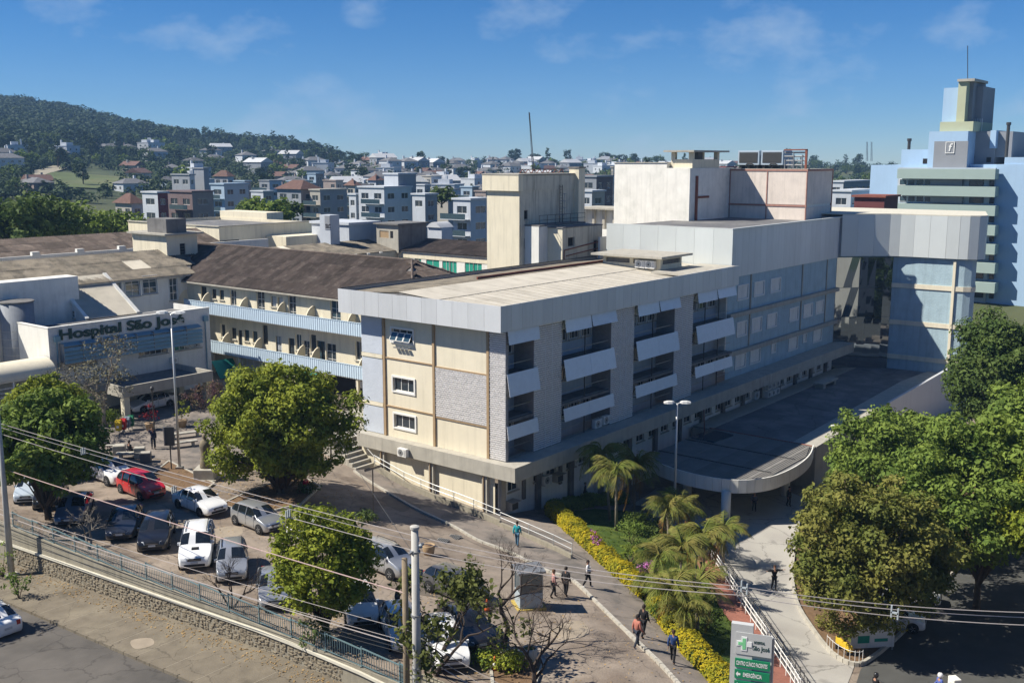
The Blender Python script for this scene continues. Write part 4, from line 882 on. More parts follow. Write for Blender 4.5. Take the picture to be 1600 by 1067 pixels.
# long cream flat-roofed building behind
cf = thing('cream_flat_building', 'long cream flat-roofed building behind the ward roofs', 'building', (40, 92, 3)); c = Dp(342,355,150); zt_ = c.z; yb = Up(200,347,c.x).y; xb = Vp(487,345,c.y).x
h1 = [(c.y+1+k*5.2, c.y+4.6+k*5.2, z0, z0+.9) for k in range(int((yb-c.y-2)/5.2)) for z0 in (zt_-3.2, zt_-4.9)]
b = MB(); wallgrid(b, 'u', c.x, c.y, yb, 4, zt_, h1, .2); b.part('wall', m_ccream, cf)
for h in h1: window(cf, (c.x,(h[0]+h[1])/2,(h[2]+h[3])/2), RU, h[1]-h[0], .9, 4, 1, m_conc, m_dark, 0, False, .15)
MB().box(c.x+.01, xb, c.y, c.y+.1, 4, zt_).box(xb-.1,xb,c.y+.1,yb,4,zt_).box(c.x+.01,xb-.1,yb-.1,yb,4,zt_).part('wall', m_ccream, cf); MB().box(c.x+.1,xb-.1,c.y+.1,yb-.1,zt_-.5,zt_-.45).part('flat_roof', m_roofd, cf)
MB().box(c.x-.15,c.x+.25,c.y-.15,yb,zt_,zt_+.15).box(c.x+.25,xb,c.y-.15,c.y+.25,zt_,zt_+.15).part('coping', m_conc, cf); MB().box(c.x+8,xb,c.y-4.5,c.y-.01,4,zt_-1.6).part('stair_box', m_ccream, cf); MB().box(c.x+1,c.x+3.2,c.y-.05,c.y-.01,zt_-4.6,zt_-1.9).part('door', m_dark, cf)
MB().box(c.x+20,xb,yb-12,yb,zt_-.45,zt_+1.0).part('parapet_block', m_ccream, cf)
# ward with green shutters
gw = thing('green_shutter_ward', 'cream ward with green shutters and brown corrugated roof', 'building', (48, 44, 3)); ug = 48.0
e0 = Up(622,385,ug); e1 = Up(767,405,ug); zt_ = Up(700,397,ug).z
sh = [(632,408,1.8),(653,413,1.0),(676,412,1.9),(697,416,1.1),(707.5,417,1.1),(733,418,1.2),(746,419,1.2)]
hs_ = []
for px, py, w_ in sh: p = Up(px, py, ug); hs_.append((p.y-w_*.65, p.y+w_*.65, p.z-1.2, p.z+1.1))
b = MB(); wallgrid(b, 'u', ug, e1.y-4, e0.y, 4, zt_, hs_, .2); b.part('front_wall', m_white, gw); MB().box(ug-.06,ug-.003,e1.y-4,e0.y,zt_-.95,zt_-.3).part('cornice', m_ccream, gw)
for h in hs_:
    o = window(gw, (ug,(h[0]+h[1])/2,(h[2]+h[3])/2), RU, h[1]-h[0], h[3]-h[2], 2, 1, m_frame, m_greensh, 0, True, .08)
roof_slope(gw, (ug-.3,e0.y,zt_+.05), (ug-.3,e1.y-4,zt_+.05), (ug+6,e0.y,zt_+1.35), (ug+6,e1.y-4,zt_+1.35), m_roofb, 1.1, 2.1, .05, 5); MB().slab([(ug-.3,e1.y-4,zt_),(ug-.3,e0.y,zt_),(ug+6,e0.y,zt_+1.3),(ug+6,e1.y-4,zt_+1.3)][::-1], .1).part('roof_deck', m_dconc, gw)
# its return wing with roof and roof room
c = Up(622,385,ug-.0); k = e0.y
MB().box(24.5, ug, k+.005, k+.3, 4, zt_-.1).part('return_wall', m_conc, gw)
roof_slope(gw, (24.5,k,zt_+.0), (ug,k,zt_+.0), (24.5,k+6,zt_+1.25), (ug,k+6,zt_+1.25), m_roofg, 1.1, 2.1, .05, 5, light={(1,6),(2,6)}); MB().slab([(24.5,k,zt_-.06),(ug,k,zt_-.06),(ug,k+6,zt_+1.19),(24.5,k+6,zt_+1.19)], .1).part('roof_deck', m_dconc, gw)
for i in range(9): MB().box(25+i*2.4,25.5+i*2.4,k-.25,k-.02,zt_-.2,zt_+.05).part('roof_bracket', m_white, gw)
rr = thing('roof_lantern', 'grimy concrete roof room with boarded opening on the brown roofs', 'roof room', (ug, k, 12)); q0 = Up(622,352,ug-.5); q1 = Up(588,348,ug-.5); q2 = Vp(666,352,q0.y)
hx = [(q0.y+1.0, q0.y+1.6, q0.z-1.9, q0.z-.9), (q0.y+1.9, q1.y-.6, q0.z-1.9, q0.z-.9)]
b = MB(); wallgrid(b, 'u', ug-.5, q0.y, q1.y, zt_-.3, q0.z, hx, .2); b.part('wall', m_conc, rr); MB().box(ug-.45,q2.x,q0.y,q0.y+.1,zt_-.3,q0.z).box(q2.x-.1,q2.x,q0.y+.1,q1.y,zt_-.3,q0.z).part('side_wall', m_dconc, rr); MB().box(ug-.9,q2.x+.3,q0.y-.3,q1.y+.3,q0.z,q0.z+.2).part('roof_slab', m_dconc, rr)
MB().box(ug-.42,ug-.38,hx[1][0],hx[1][1],hx[1][2],hx[1][3]).part('boarding', m_tan, rr); MB().box(ug-.42,ug-.38,hx[0][0],hx[0][1],hx[0][2],hx[0][3]).part('vent', m_dark, rr)
# ------------------------------------------------------------------ entrance block with the name
en = thing('entrance_block', 'pale brick entrance block with green hospital name and blue louvres', 'building', (-4, 42, 2.8)); VE = 40.0; ea, eb = -12.75, 3.75; ez = 10.62
wins = []
for px, py, w_ in ((106,572,3.8),(118,570,.01),(240,553,3.1),(294,545,3.0)):
    if w_ > 1: p = Vp(px if px > 120 else 122, py if px > 120 else 572, VE); wins.append((p.x-w_/2, p.x+w_/2, 6.85, 7.55))
b = MB(); wallgrid(b, 'v', VE, ea, eb, 2.3, ez, wins, .25); b.part('front_wall', m_white, en)
for h in wins: window(en, ((h[0]+h[1])/2, VE, (h[2]+h[3])/2), 0, h[1]-h[0], h[3]-h[2], 5, 1, m_frame, m_glass, 0, True, .15)
b = MB(); holes = [(-11.2, 2.2, 0, 7.55)]; bricks(b, 'v', VE-.005, ea, eb, 3.0, ez-.02, -1, .34, .12, .035, holes); b.part('brick_facing', m_brickw, en, kind='stuff')
MB().box(ea-.06, ea-.003, VE, 46, 2.3, ez).part('side_wall', m_white, en); MB().box(ea, eb, 45.9, 46, 2.3, ez-.6).box(eb-.1,eb,VE+.3,45.9,2.3,ez).part('wall', m_white, en)
MB().box(ea, eb, VE+.26, 45.9, ez-.75, ez-.6).part('flat_roof', m_roofd, en); MB().box(ea-.1,eb+.05,VE-.08,VE+.25,ez,ez+.09).box(ea-.1,ea+.2,VE+.25,46,ez,ez+.09).part('coping', m_white, en)
# louvre bank
lv = (-11.9, 2.35); nb = 8
for i in range(nb):
    x0 = lv[0]+(lv[1]-lv[0])*i/nb; x1 = lv[0]+(lv[1]-lv[0])*(i+1)/nb-.03; b = MB()
    b.slab([(x0,VE-.75,8.98),(x1,VE-.75,8.98),(x1,VE-.1,9.22),(x0,VE-.1,9.22)], .04)
    for k in range(4): z = 8.8-k*.36; b.slab([(x0,VE-.85,z-.28),(x1,VE-.85,z-.28),(x1,VE-.68,z+.02),(x0,VE-.68,z+.02)], .03)
    b.part('louvre_bank', m_louver, en)
    MB().box(x0-.02,x0+.02,VE-.78,VE-.1,7.5,9.2).part('louvre_arm', m_metal, en)
for x_ in (ea+.6, eb-.6):
    p = MB(); p.tube([(x_,VE-.12,3),(x_,VE-.12,9.4)], .06, 6); p.part('blue_pipe', m_louver, en); MB().box(x_-.25,x_+.25,VE-.35,VE-.06,9.4,9.9).part('floodlight_box', m_louver, en)
# lettering, one mesh per letter
def text_mesh(ch, size, ext, mat, bold=0.0):
    c = bpy.data.curves.new('t', 'FONT'); c.body = ch; c.size = size; c.extrude = ext; c.offset = bold
    o = bpy.data.objects.new('t', c); COL.objects.link(o); dg = bpy.context.evaluated_depsgraph_get(); me = bpy.data.meshes.new_from_object(o.evaluated_get(dg)); 
    bpy.data.objects.remove(o, do_unlink=True); me.materials.clear(); me.materials.append(mat); return me
def tw_(me): return max(v.co.x for v in me.vertices) if me.vertices else 0
def lettering(par, text, size, x0, x1, y, z, mat, ext=.04, bold=.03):
    full_ = tw_(text_mesh(text, size, ext, mat, bold)); s = (x1-x0)/full_
    for i, ch in enumerate(text):
        if ch == ' ': continue
        me = text_mesh(ch, size, ext, mat, bold); w1 = tw_(text_mesh(text[:i+1], size, ext, mat, bold)); w0 = w1-tw_(me)
        o = put('letter', me, par, (x0+w0*s, y, z)); o.rotation_euler = (math.pi/2, 0, 0); o.scale = (s, 1, 1)
l0 = Vp(92,531,VE-.1); l1 = Vp(288,505,VE-.1)
lettering(en, 'Hospital São José', 1.25, l0.x, l1.x, VE-.1, l0.z-.02, m_gletter, .045, .04)
ac_unit((Vp(271,562,VE).x, VE-.04, Vp(271,562,VE).z-.3), 0, 'outdoor unit on the entrance wall above the porch roof')
# porch
po = thing('entrance_porch', 'flat-roofed entrance porch with deep pale fascia', 'porch', (-3.5, 37, 2.6)); a = Zp(213,606,5.6); c = Zp(331,580,5.6)
px0, px1, py0 = -9.65, -.4, 34.0
MB().box(px0, px1, py0, py0+.2, 4.75, 5.7).box(px0, px0+.2, py0+.2, VE-.05, 4.75, 5.7).box(px1-.2, px1, py0+.2, VE-.05, 4.75, 5.7).part('fascia', m_conc, po)
MB().box(px0+.2, px1-.2, py0+.2, VE-.05, 5.0, 5.2).part('roof_slab', m_dconc, po)
for x_, y_ in ((px0+.1,py0+.1),(px1-.7,py0+.1),(px1-.7,38.5)): MB().box(x_, x_+.55, y_, y_+.55, 2.2, 5.0).part('column', m_ccream, po)
for k in range(5): MB().box(-6.5+k*1.3,-5.4+k*1.3,VE-.3,VE-.26,3.9,4.9).part('window', m_glass, po)
# shed roof on top
sd_ = thing('shed_roof_house', 'steep pale corrugated lean-to roof house above the entrance', 'building', (0, 47, 9)); 
A_ = Up(224,484,2.9); xa, xb = -6.0, -.6; yl, yh = 45.6, 51.3; zl, zh = 9.95, 13.45
hw = [(47.6,49.3,10.4,11.6),(49.6,51.6,10.6,12.0)]
roof_slope(sd_, (xa,yl,zl+.15), (xb,yl,zl+.15), (xa,yh,zh+.15), (xb,yh,zh+.15), m_roofl, 1.1, 2.4, .045, 6)
MB().slab([(xa,yl,zl+.08),(xb,yl,zl+.08),(xb,yh,zh+.08),(xa,yh,zh+.08)], .08).part('roof_deck', m_tan, sd_)
MB().add([(xa,yl+.05,9.2),(xa,yh,9.2),(xa,yh,zh),(xa,yl+.05,zl)], [(0,3,2,1)]).add([(xb,yl+.05,9.2),(xb,yh,9.2),(xb,yh,zh),(xb,yl+.05,zl)], [(0,1,2,3)]).add([(xa,yl+.05,9.2),(xb,yl+.05,9.2),(xb,yl+.05,zl),(xa,yl+.05,zl)], [(0,1,2,3)]).part('wall', m_white, sd_)
for x_ in (xa, xb): MB().slab([(x_-.18,yl-.1,zl+.3),(x_+.18,yl-.1,zl+.3),(x_+.18,yh,zh+.3),(x_-.18,yh,zh+.3)], .25).part('verge', m_white, sd_)
for h in ((47.7,48.9,10.05,10.75),(49.2,50.8,10.05,11.5)): window(sd_, (xa-.005,(h[0]+h[1])/2,(h[2]+h[3])/2), RU, h[1]-h[0], h[3]-h[2], 3, 2, m_frame, m_glass, .05, True, -.02)
# tank and vaulted link
tk = thing('water_tank', 'tall grey banded cylindrical tank beside the entrance', 'tank', (-13.2, 46.6, 3)); q = Dp(25,470,Vp(25,525,46.5).xy.length if False else 104); x_, y_ = q.x, q.y; zt_ = q.z; rt_ = 1.45
MB().lathe([(rt_,2.5),(rt_,zt_-.1)], 28, (x_,y_,0)).part('shell', m_tank, tk, smooth=True); MB().lathe([(rt_+.08,zt_-.1),(rt_+.08,zt_),(rt_-.2,zt_+.03),(.1,zt_+.1)], 28, (x_,y_,0)).part('lid', m_dconc, tk)
for k in range(9): MB().lathe([(rt_+.015,4+k*.72),(rt_+.015,4.05+k*.72)], 28, (x_,y_,0)).part('band', m_metal, tk)
vl = thing('vaulted_walkway', 'walkway with rounded cream vault roof and white railing', 'walkway', (-20, 41, 3)); b = MB(); 
xs = (-30, -13.0); arc = [(38.6+1.9+1.9*-math.cos(a), 6.9+1.25*math.sin(a)) for a in np.linspace(0, math.pi, 14)]
for x_ in xs: b.v += [(x_, y, z) for y, z in arc]
b.f += [(i, i+1, 15+i, 14+i) for i in range(13)]; b.part('vault', m_cream, vl, smooth=True)
MB().box(-30,-13,38.6,42.4,6.75,6.88).part('eaves', m_cream, vl); MB().box(-30,-13,38.6,38.75,3.6,4.9).part('parapet', m_conc, vl); MB().box(-30,-13,42.2,42.4,2.6,6.75).part('rear_wall', m_white, vl); MB().box(-30,-13,38.8,42.2,3.4,3.6).part('floor', m_conc, vl)
for k in range(10): MB().box(-29.8+k*1.85,-29.68+k*1.85,38.62,38.74,4.9,6.75).part('post', m_frame, vl)
for z in (5.2,5.55,5.9,6.25): MB().box(-30,-13,38.65,38.7,z,z+.06).part('rail', m_frame, vl)
MB().box(-30,-13,38.9,42,2.3,3.4).part('base', m_conc, vl)
# ------------------------------------------------------------------ vegetation
RNG = np.random.default_rng(11)
def np_mesh(name, verts, faces4, mat):
    me = bpy.data.meshes.new(name); n = len(faces4); k = faces4.shape[1]
    me.vertices.add(len(verts)); me.vertices.foreach_set('co', np.asarray(verts, np.float32).ravel())
    me.loops.add(n*k); me.loops.foreach_set('vertex_index', np.asarray(faces4, np.int32).ravel())
    me.polygons.add(n); me.polygons.foreach_set('loop_start', np.arange(0, n*k, k, dtype=np.int32)); me.polygons.foreach_set('loop_total', np.full(n, k, np.int32))
    me.update(calc_edges=True); me.materials.append(mat); return me
def leaf_verts(P, Nn, size, aspect=.55):
    n = len(P); r = RNG.normal(size=(n, 3)); t = r-Nn*(r*Nn).sum(1, keepdims=True); t /= np.linalg.norm(t, axis=1, keepdims=True)+1e-9; b = np.cross(Nn, t)
    s = (size*RNG.uniform(.45, 1.6, n))[:, None]; fold = Nn*s*.12
    V = np.stack([P-t*s*.5, P+b*s*aspect*.5+fold, P+t*s*.5, P-b*s*aspect*.5+fold], 1).reshape(-1, 3)
    return V, np.arange(4*n).reshape(n, 4)
def leaf_cloud(clusters, per, size, up=.5, shell=.3):
    Ps = []; Ns = []
    for c, r in clusters:
        k = max(6, int(per*(r[0]*r[1]*r[2])**(2/3))); d = RNG.normal(size=(k, 3)); d /= np.linalg.norm(d, axis=1, keepdims=True)
        rr = RNG.uniform(shell, 1.06, k)[:, None]**.8; Ps.append(np.array(c)+d*rr*np.array(r)); nn = d*.75+np.array([0,0,up])+RNG.normal(size=(k, 3))*.5; Ns.append(nn/np.linalg.norm(nn, axis=1, keepdims=True))
    return leaf_verts(np.concatenate(Ps), np.concatenate(Ns), size)
def crown_clusters(n, R_, H, cz, seed, rough=.2, crad=.2, low=-.75):
    rg = np.random.default_rng(seed); out = []; lob = rg.normal(size=(9, 3)); lob /= np.linalg.norm(lob, axis=1, keepdims=True); amp = rg.uniform(-rough, rough, 9)
    i = 0
    while len(out) < n:
        d = rg.normal(size=3); d /= np.linalg.norm(d); i += 1
        if d[2] < low: continue
        f = 1+sum(a*max(0, d@l)**4 for a, l in zip(amp, lob)); rr = f*rg.uniform(.22, 1.0)**.5
        c = crad*R_*rg.uniform(.55, 1.35); out.append((np.array([d[0]*R_*rr, d[1]*R_*rr, cz+d[2]*H*rr]), (c, c, c*.72)))
    return out
def tree(name, label, base, R_, top, cb, mat, seed, ncl=90, per=190, size=.32, cat='tree', group=None, bark=None, trunk_r=.22, rough=.3, crad=.2, multi=1, low=-.75, off=(0,0)):
    base = Vector(base); H = (top-cb)/2; cz = (top+cb)/2-base.z; rg = random.Random(seed)
    t = thing(name, label, cat, base, 0, group)
    cl = [(c+np.array([off[0], off[1], 0]), r) for c, r in crown_clusters(ncl, R_*.86, H*.9, cz, seed, rough, crad, low)]
    b = MB(); fork = max(.4, (cb-base.z)*.75)
    for m in range(multi):
        ox, oy = (0, 0) if multi == 1 else (rg.uniform(-.25,.25), rg.uniform(-.25,.25)); tr = trunk_r/(1 if multi == 1 else 1.4)
        tip = (ox*3+off[0]*.4+rg.uniform(-.3,.3), oy*3+off[1]*.4+rg.uniform(-.3,.3), fork+H*.7)
        b.tube([(ox,oy,-.25), (ox*1.3,oy*1.3,fork*.5), (ox*2,oy*2,fork), tip], [tr*1.25, tr, tr*.85, tr*.35], 8)
        for c, r in rg.sample(cl, min(len(cl), 16)):
            s = Vector((ox*2,oy*2,fork*rg.uniform(.75,1.25))); e = Vector(c); mid = s.lerp(e, .5)+Vector((0,0,.12*H)); b.tube([s, mid, e], [tr*.45, tr*.25, tr*.08], 5)
    b.part('trunk', bark or m_bark, t, smooth=True, local=True)
    V, Fc = leaf_cloud(cl, per, size); put('crown', np_mesh('crown', V, Fc, mat), t)
    return t
def twig_tree(b, p, d, l, r, depth, rg, tips=None, spread=.55, grav=.0, nb=(2,3)):
    p = Vector(p); d = Vector(d).normalized(); m = p+d*l*.5+Vector((rg.uniform(-1,1),rg.uniform(-1,1),rg.uniform(-1,1)))*l*.07; e = p+d*l+Vector((rg.uniform(-1,1),rg.uniform(-1,1),rg.uniform(-1,1)))*l*.1
    b.tube([p, m, e], [r, r*.82, r*.62], 5 if r > .03 else 3, cap=False)
    if depth == 0:
        if tips is not None: tips.append(e)
        return
    for k in range(rg.randint(*nb)+(1 if depth < 3 else 0)):
        s = rg.uniform(.55, 1.0); q = p.lerp(e, s) if k else e
        nd = (d+Vector((rg.uniform(-1,1),rg.uniform(-1,1),rg.uniform(-.7,.9)))*spread*1.35+Vector((0,0,-grav))).normalized()
        twig_tree(b, q, nd, l*rg.uniform(.6,.82), r*rg.uniform(.5,.66), depth-1, rg, tips, spread, grav, nb)
def bare_tree(label, base, h, seed, depth=5, r=.14, spread=.6, lean=(0,0,1), leaves=None, per=3, lsize=.22, mat=None, multi=1, name='bare_tree', group=None):
    rg = random.Random(seed); t = thing(name, label, 'tree', base, 0, group); b = MB(); tips = []
    for m in range(multi):
        d = Vector(lean)+(Vector((rg.uniform(-.7,.7),rg.uniform(-.7,.7),0)) if multi > 1 else Vector((0,0,0)))
        twig_tree(b, (0,0,-.15), d, h*.30, r, depth, rg, tips, spread)
    b.part('trunk', mat or m_barkd, t, local=True)
    if leaves:
        P = np.array([list(q) for q in tips for _ in range(per)])+RNG.normal(size=(len(tips)*per, 3))*.16; Nn = RNG.normal(size=P.shape)+np.array([0,0,.7]); Nn /= np.linalg.norm(Nn, axis=1, keepdims=True)
        V, Fc = leaf_verts(P, Nn, lsize); put('foliage', np_mesh('foliage', V, Fc, leaves), t)
    return t
def Gz(px, py): return G(px, py)
# large trees round the car park
bA = Gz(440,772); tree('broadleaf_tree', 'big round bright green tree with forked trunk before the ward balconies', bA, 5.4, 11.4, 1.7, m_leafA, 3, 230, 360, .26, multi=3, trunk_r=.3, low=-.95, off=(.0,.0))
bB = Vector((-26.2,-10.6,gz(-26.2,-10.6))); tree('broadleaf_tree', 'lime green columnar tree beside the railing among the parked cars', bB, 3.0, 9.9, 2.4, m_leafB, 8, 170, 400, .20, rough=.6, crad=.22)
bC = Vector((-25.8,16.4,gz(-25.8,16.4))); tree('broadleaf_tree', 'dense dark-hearted green tree over the cars by the retaining wall', bC, 4.3, 11.2, 3.2, m_leafG, 5, 210, 290, .30, multi=2)
tree('broadleaf_tree', 'bright green tree partly in front of the vaulted walkway', (-20.8,26.3,gz(-20.8,26.3)), 3.9, 10.4, 3.6, m_leafA, 15, 150, 290, .30)
# the planted island on the right
bR = Vector((-.4,-28.0,gz(-.4,-28.0))); tree('broadleaf_tree', 'dense olive green rounded tree filling the end of the planted island', bR, 5.2, 7.9, -2.2, m_leafC, 21, 300, 330, .24, low=-.9, rough=.25, crad=.17)
tree('broadleaf_tree', 'light green tree with reaching branches behind the olive tree', (9.5,-31.5,gz(9.5,-31.5)), 5.6, 9.6, -1.0, m_leafG, 22, 240, 280, .29, rough=.5)
tree('broadleaf_tree', 'mid green tree with pointed shoots beside the entrance canopy', (15.5,-23.0,gz(15.5,-23.0)), 4.6, 7.0, -2.4, m_leafG, 23, 210, 280, .27, rough=.7, low=-.95)
tree('broadleaf_tree', 'yellow-green bushy tree by the side street kerb', (8.5,-37.0,gz(8.5,-37.0)), 5.2, 8.8, .0, m_leafA, 24, 220, 280, .29, rough=.45)
tree('broadleaf_tree', 'tall open dark green tree beside the blue end tower', (37,-27.0,gz(37,-27.0)), 6.0, 14.5, -.5, m_leafD, 25, 130, 240, .32, rough=.9, crad=.24, trunk_r=.25, bark=m_barkg)
tree('broadleaf_tree', 'dark green lower tree before the annex side wall', (28,-21.5,gz(28,-21.5)), 4.4, 5.6, -3.4, m_leafG, 26, 170, 260, .3, rough=.6, low=-.95)
tree('broadleaf_tree', 'mid green tree at the edge behind the side street', (22,-33.0,gz(22,-33.0)), 6.0, 9.6, -2, m_leafG, 27, 230, 260, .32, rough=.5, low=-.9)
tree('broadleaf_tree', 'dark leafy tree far along the side street', (44,-36,gz(44,-36)), 6.8, 14, -2, m_leafD, 28, 190, 230, .36, rough=.6)
# a street tree whose shade falls on the road (only its shadow is in view)
tree('street_tree', 'street tree outside the frame shading the road', (-39.5,12.0,sz(12)-.13), 3.3, 9.5, 3.8, m_leafG, 31, 34, 90, .36, rough=.7, crad=.3)
# courtyard tree with fine grey crown, planter round its foot
p = Gz(163,668)
bare_tree('round courtyard tree with fine grey twigs and sparse olive leaves', p, 8.6, 41, 7, .2, .8, leaves=M('leaf_greyish',(.16,.15,.09),.3,2,.8), per=1, lsize=.2, mat=m_barkg, name='courtyard_tree', multi=1)
V, Fc = leaf_cloud(crown_clusters(60, 3.0, 1.9, 3.9, 6, .3, .22), 85, .17); t_ = [o for o in bpy.data.objects if o.name.startswith('courtyard_tree')][0]; put('crown', np_mesh('crown', V, Fc, M('leaf_greyish',(.16,.15,.09))), t_)
# leafless trees among the cars
bare_tree('leafless spreading tree with dark trunk behind the guard booth', Gz(787,1012), 7.4, 52, 7, .15, .66, mat=m_barkd)
bare_tree('low leafless shrub tree in front of the blue-grey saloon', Gz(75,835) if False else Vector((-27.2,9.2,gz(-27.2,9.2))), 3.6, 53, 5, .09, .8, mat=m_barkg, multi=2)
bare_tree('thin leafless shrub in front of the silver people carrier', Vector((-27.0,-4.3,gz(-27,-4.3))), 3.6, 54, 5, .06, .45, mat=m_barkd, multi=3)
bare_tree('half-bare tree with scattered green leaves behind the utility poles', Vector((-25.4,-17.0,gz(-25.4,-17.0))), 6.6, 56, 6, .13, .66, leaves=m_leafO, per=3, lsize=.24, mat=m_barkd, multi=2, name='sparse_tree')
bare_tree('leafless tree outside the frame casting branch shadows on the path', Vector((-24.6,-22.2,gz(-24.6,-22.2))), 6.2, 57, 6, .15, .6, mat=m_barkd, name='bare_tree')
# shrubs and hedges
def shrub(label, base, r, h, mat, seed, size=.14, per=420, ncl=16, name='shrub', group=None):
    base = Vector(base); t = thing(name, label, 'shrub', base, 0, group); cl = [(c, r_) for c, r_ in crown_clusters(ncl, r*.8, h*.45, h*.52, seed, .25, .42, -.9)]
    b = MB(); rg = random.Random(seed)
    for c, _ in cl[:7]: b.tube([(0,0,-.05),(c[0]*.5,c[1]*.5,c[2]*.6),tuple(c)], [.03,.02,.01], 4)
    b.part('stems', m_bark, t, local=True); V, Fc = leaf_cloud(cl, per, size, .5, .3); put('foliage', np_mesh('foliage', V, Fc, mat), t); return t
def hedge(label, line, w, h, mat, inner, seed, per=330, size=.11):
    rg = np.random.default_rng(seed); d = dens(line, .35, False); t = thing('hedge', label, 'hedge', (*d[0], gz(*d[0])+.06)); b0 = Vector(t.location); Ps = []; Ns = []
    prof = [(-w/2,.05),(-w/2*1.02,h*.6),(-w/2*.8,h*.95),(0,h),(w/2*.8,h*.95),(w/2*1.02,h*.6),(w/2,.05)]; b = MB(); k = len(prof)
    L_ = 0
    for i, p in enumerate(d):
        a = Vector(d[max(0,i-1)]); c = Vector(d[min(len(d)-1,i+1)]); tn = (c-a).normalized(); nr = Vector((-tn.y, tn.x)); z = gz(*p)+.06; wob = 1+.08*math.sin(i*.9)+rg.uniform(-.06,.06)
        for q, hh_ in prof: b.v.append((p[0]+nr.x*q*.86*wob, p[1]+nr.y*q*.86*wob, z+hh_*.86*wob))
        n = int(per*.35*(w+2*h)); tt = rg.uniform(0, k-1.001, n); ii = tt.astype(int); ff = tt-ii; pa = np.array(prof); qq = pa[ii]*(1-ff[:,None])+pa[ii+1]*ff[:,None]; al = rg.uniform(-.18,.18,n)
        Ps.append(np.stack([p[0]+nr.x*qq[:,0]*wob+tn.x*al, p[1]+nr.y*qq[:,0]*wob+tn.y*al, z+qq[:,1]*wob], 1)+rg.normal(size=(n,3))*.05)
        dn = np.stack([nr.x*qq[:,0], nr.y*qq[:,0], qq[:,1]*.9-.1], 1)+rg.normal(size=(n,3))*.35+[0,0,.2]; Ns.append(dn/np.linalg.norm(dn,axis=1,keepdims=True))
    for i in range(len(d)-1):
        for j in range(k-1): a = i*k+j; b.f.append((a, a+1, a+k+1, a+k))
    b.f.append(tuple(range(k))); b.f.append(tuple(range((len(d)-1)*k+k-1, (len(d)-1)*k-1, -1)))
    b.part('core', inner, t); V, Fc = leaf_verts(np.concatenate(Ps), np.concatenate(Ns), size, .7); put('foliage', np_mesh('foliage', V-np.array(b0), Fc, mat), t); return t
hl_ = [Vector(p) for p in hedgeline]; inw = []
for i, p in enumerate(hl_):
    a = hl_[max(0,i-1)]; c = hl_[min(len(hl_)-1,i+1)]; tn = (c-a).normalized(); inw.append((p.x-tn.y*.0+(tn.y)*-.55, p.y+tn.x*.55))
inw2 = [(p[0], p[1]) for p in inw]
cut = min(range(len(inw2)), key=lambda i: (Vector(inw2[i])-Vector(G(1000,945)[:2])).length)
hedge('long clipped yellow hedge along the path, upper length', inw2[:cut-1], 1.15, .95, m_leafY, m_leafD, 1)
hedge('long clipped yellow hedge along the path, lower length with green patch', inw2[cut+1:], 1.15, .95, m_leafY, m_leafD, 2)
hg = GP((862,803),(890,797),(930,790),(975,786))
hedge('low dark green hedge between the lawn and the shaded wall', hg, 1.0, .9, m_leafG, m_leafD, 3, 260, .12)
q = Gz(1018,962)
def rootpt(px, py): return Gz(px, py)+Vector((0,0,.05))
for px, py, r, h, m, s, lb in ((1003,838,1.5,1.9,m_leafG,61,'broad-leaved dark shrub under the tall palms'),(985,850,1.3,1.7,m_leafG,62,'leafy green shrub on the lawn below the tall palms'),(1032,850,1.5,1.8,m_leafD,63,'dark shrub between the two palm groups'),(1045,985,1.5,1.5,m_leafG,64,'green shrub at the foot of the low palms'),(985,880,.8,1.3,m_leafB,65,'lime green young shrub beside the pink flowers'),
    (1110,985,1.1,1.2,m_leafD,66,'low dark shrub by the red footway'),(790,1045,1.4,.9,m_leafB,67,'low yellow-green bush round the leafless tree'),(755,1040,.9,.8,m_leafG,68,'low green bush in the car park bed'),(163,662,1.6,.9,m_leafG,69,'round clipped green planter under the courtyard tree'),(318,640,2.0,2.6,m_mauve,70,'mauve-topped round shrub beside the porch'),
    (478,770,1.2,.8,m_leafD,71,'low dark shrub in the bed under the big tree'),(575,815,1.0,.7,m_leafD,72,'low shrub at the edge of the shaded lane'),(30,940,.8,1.8,m_leafG,73,'small leafy sapling at the foot of the concrete pole'),(5,900,.9,2.2,m_leafG,74,'leafy bush beside the concrete pole on the pavement'),(1300,985,1.2,1.3,m_leafC,75,'low bush inside the island fence'),(490,1010,1.1,1.3,m_leafD,76,'dark bush at the foot of the lime green tree')):
    if s in (73,74): g = Zp(px, py, sz(14)); g.z = sz(g.y)
    else: g = rootpt(px, py)
    shrub(lb, g, r, h, m, s)
for px, py, s, sc_, lb in ((930,868,81,1.0,'small pink flowering tree on the lawn by the yellow hedge'),(1007,905,82,1.35,'pink flowering bush against the palms')):
    t = shrub(lb, rootpt(px, py), .6*sc_, 1.9 if s == 81 else 1.5, m_pink, s, .13, 420, 12, 'flowering_shrub')
# palms
def frond_mesh(L_, droop, mat, seed, n=28, wid=.29):
    rg = random.Random(seed); b = MB(); pts = []; 
    for i in range(9):
        t = i/8; pts.append(Vector((L_*(t-.16*droop*t*t), 0, L_*(.62*t-1.15*droop*t*t*t**.3))))
    b.tube(pts, [.03*(1-.8*i/8) for i in range(9)], 3, cap=False)
    for k in range(n):
        t = .15+.85*k/(n-1); i = min(7, int(t*8)); f = t*8-i; p = pts[i].lerp(pts[i+1], f); d = (pts[i+1]-pts[i]).normalized(); l = wid*L_*(math.sin(math.pi*min(1,t*.85+.15))**.7)*rg.uniform(.8,1.1)
        for s in (-1, 1):
            q = p+d*l*.6+Vector((0, s*l*.7, -l*.75*rg.uniform(.3,1.4))); w_ = d*.0085
            b.add([p-w_, p+w_, p.lerp(q,.6)+w_*1.1, q, p.lerp(q,.6)-w_*1.1], [(0,1,2,3,4)] if s > 0 else [(4,3,2,1,0)])
    return b.mesh('frond', mat)
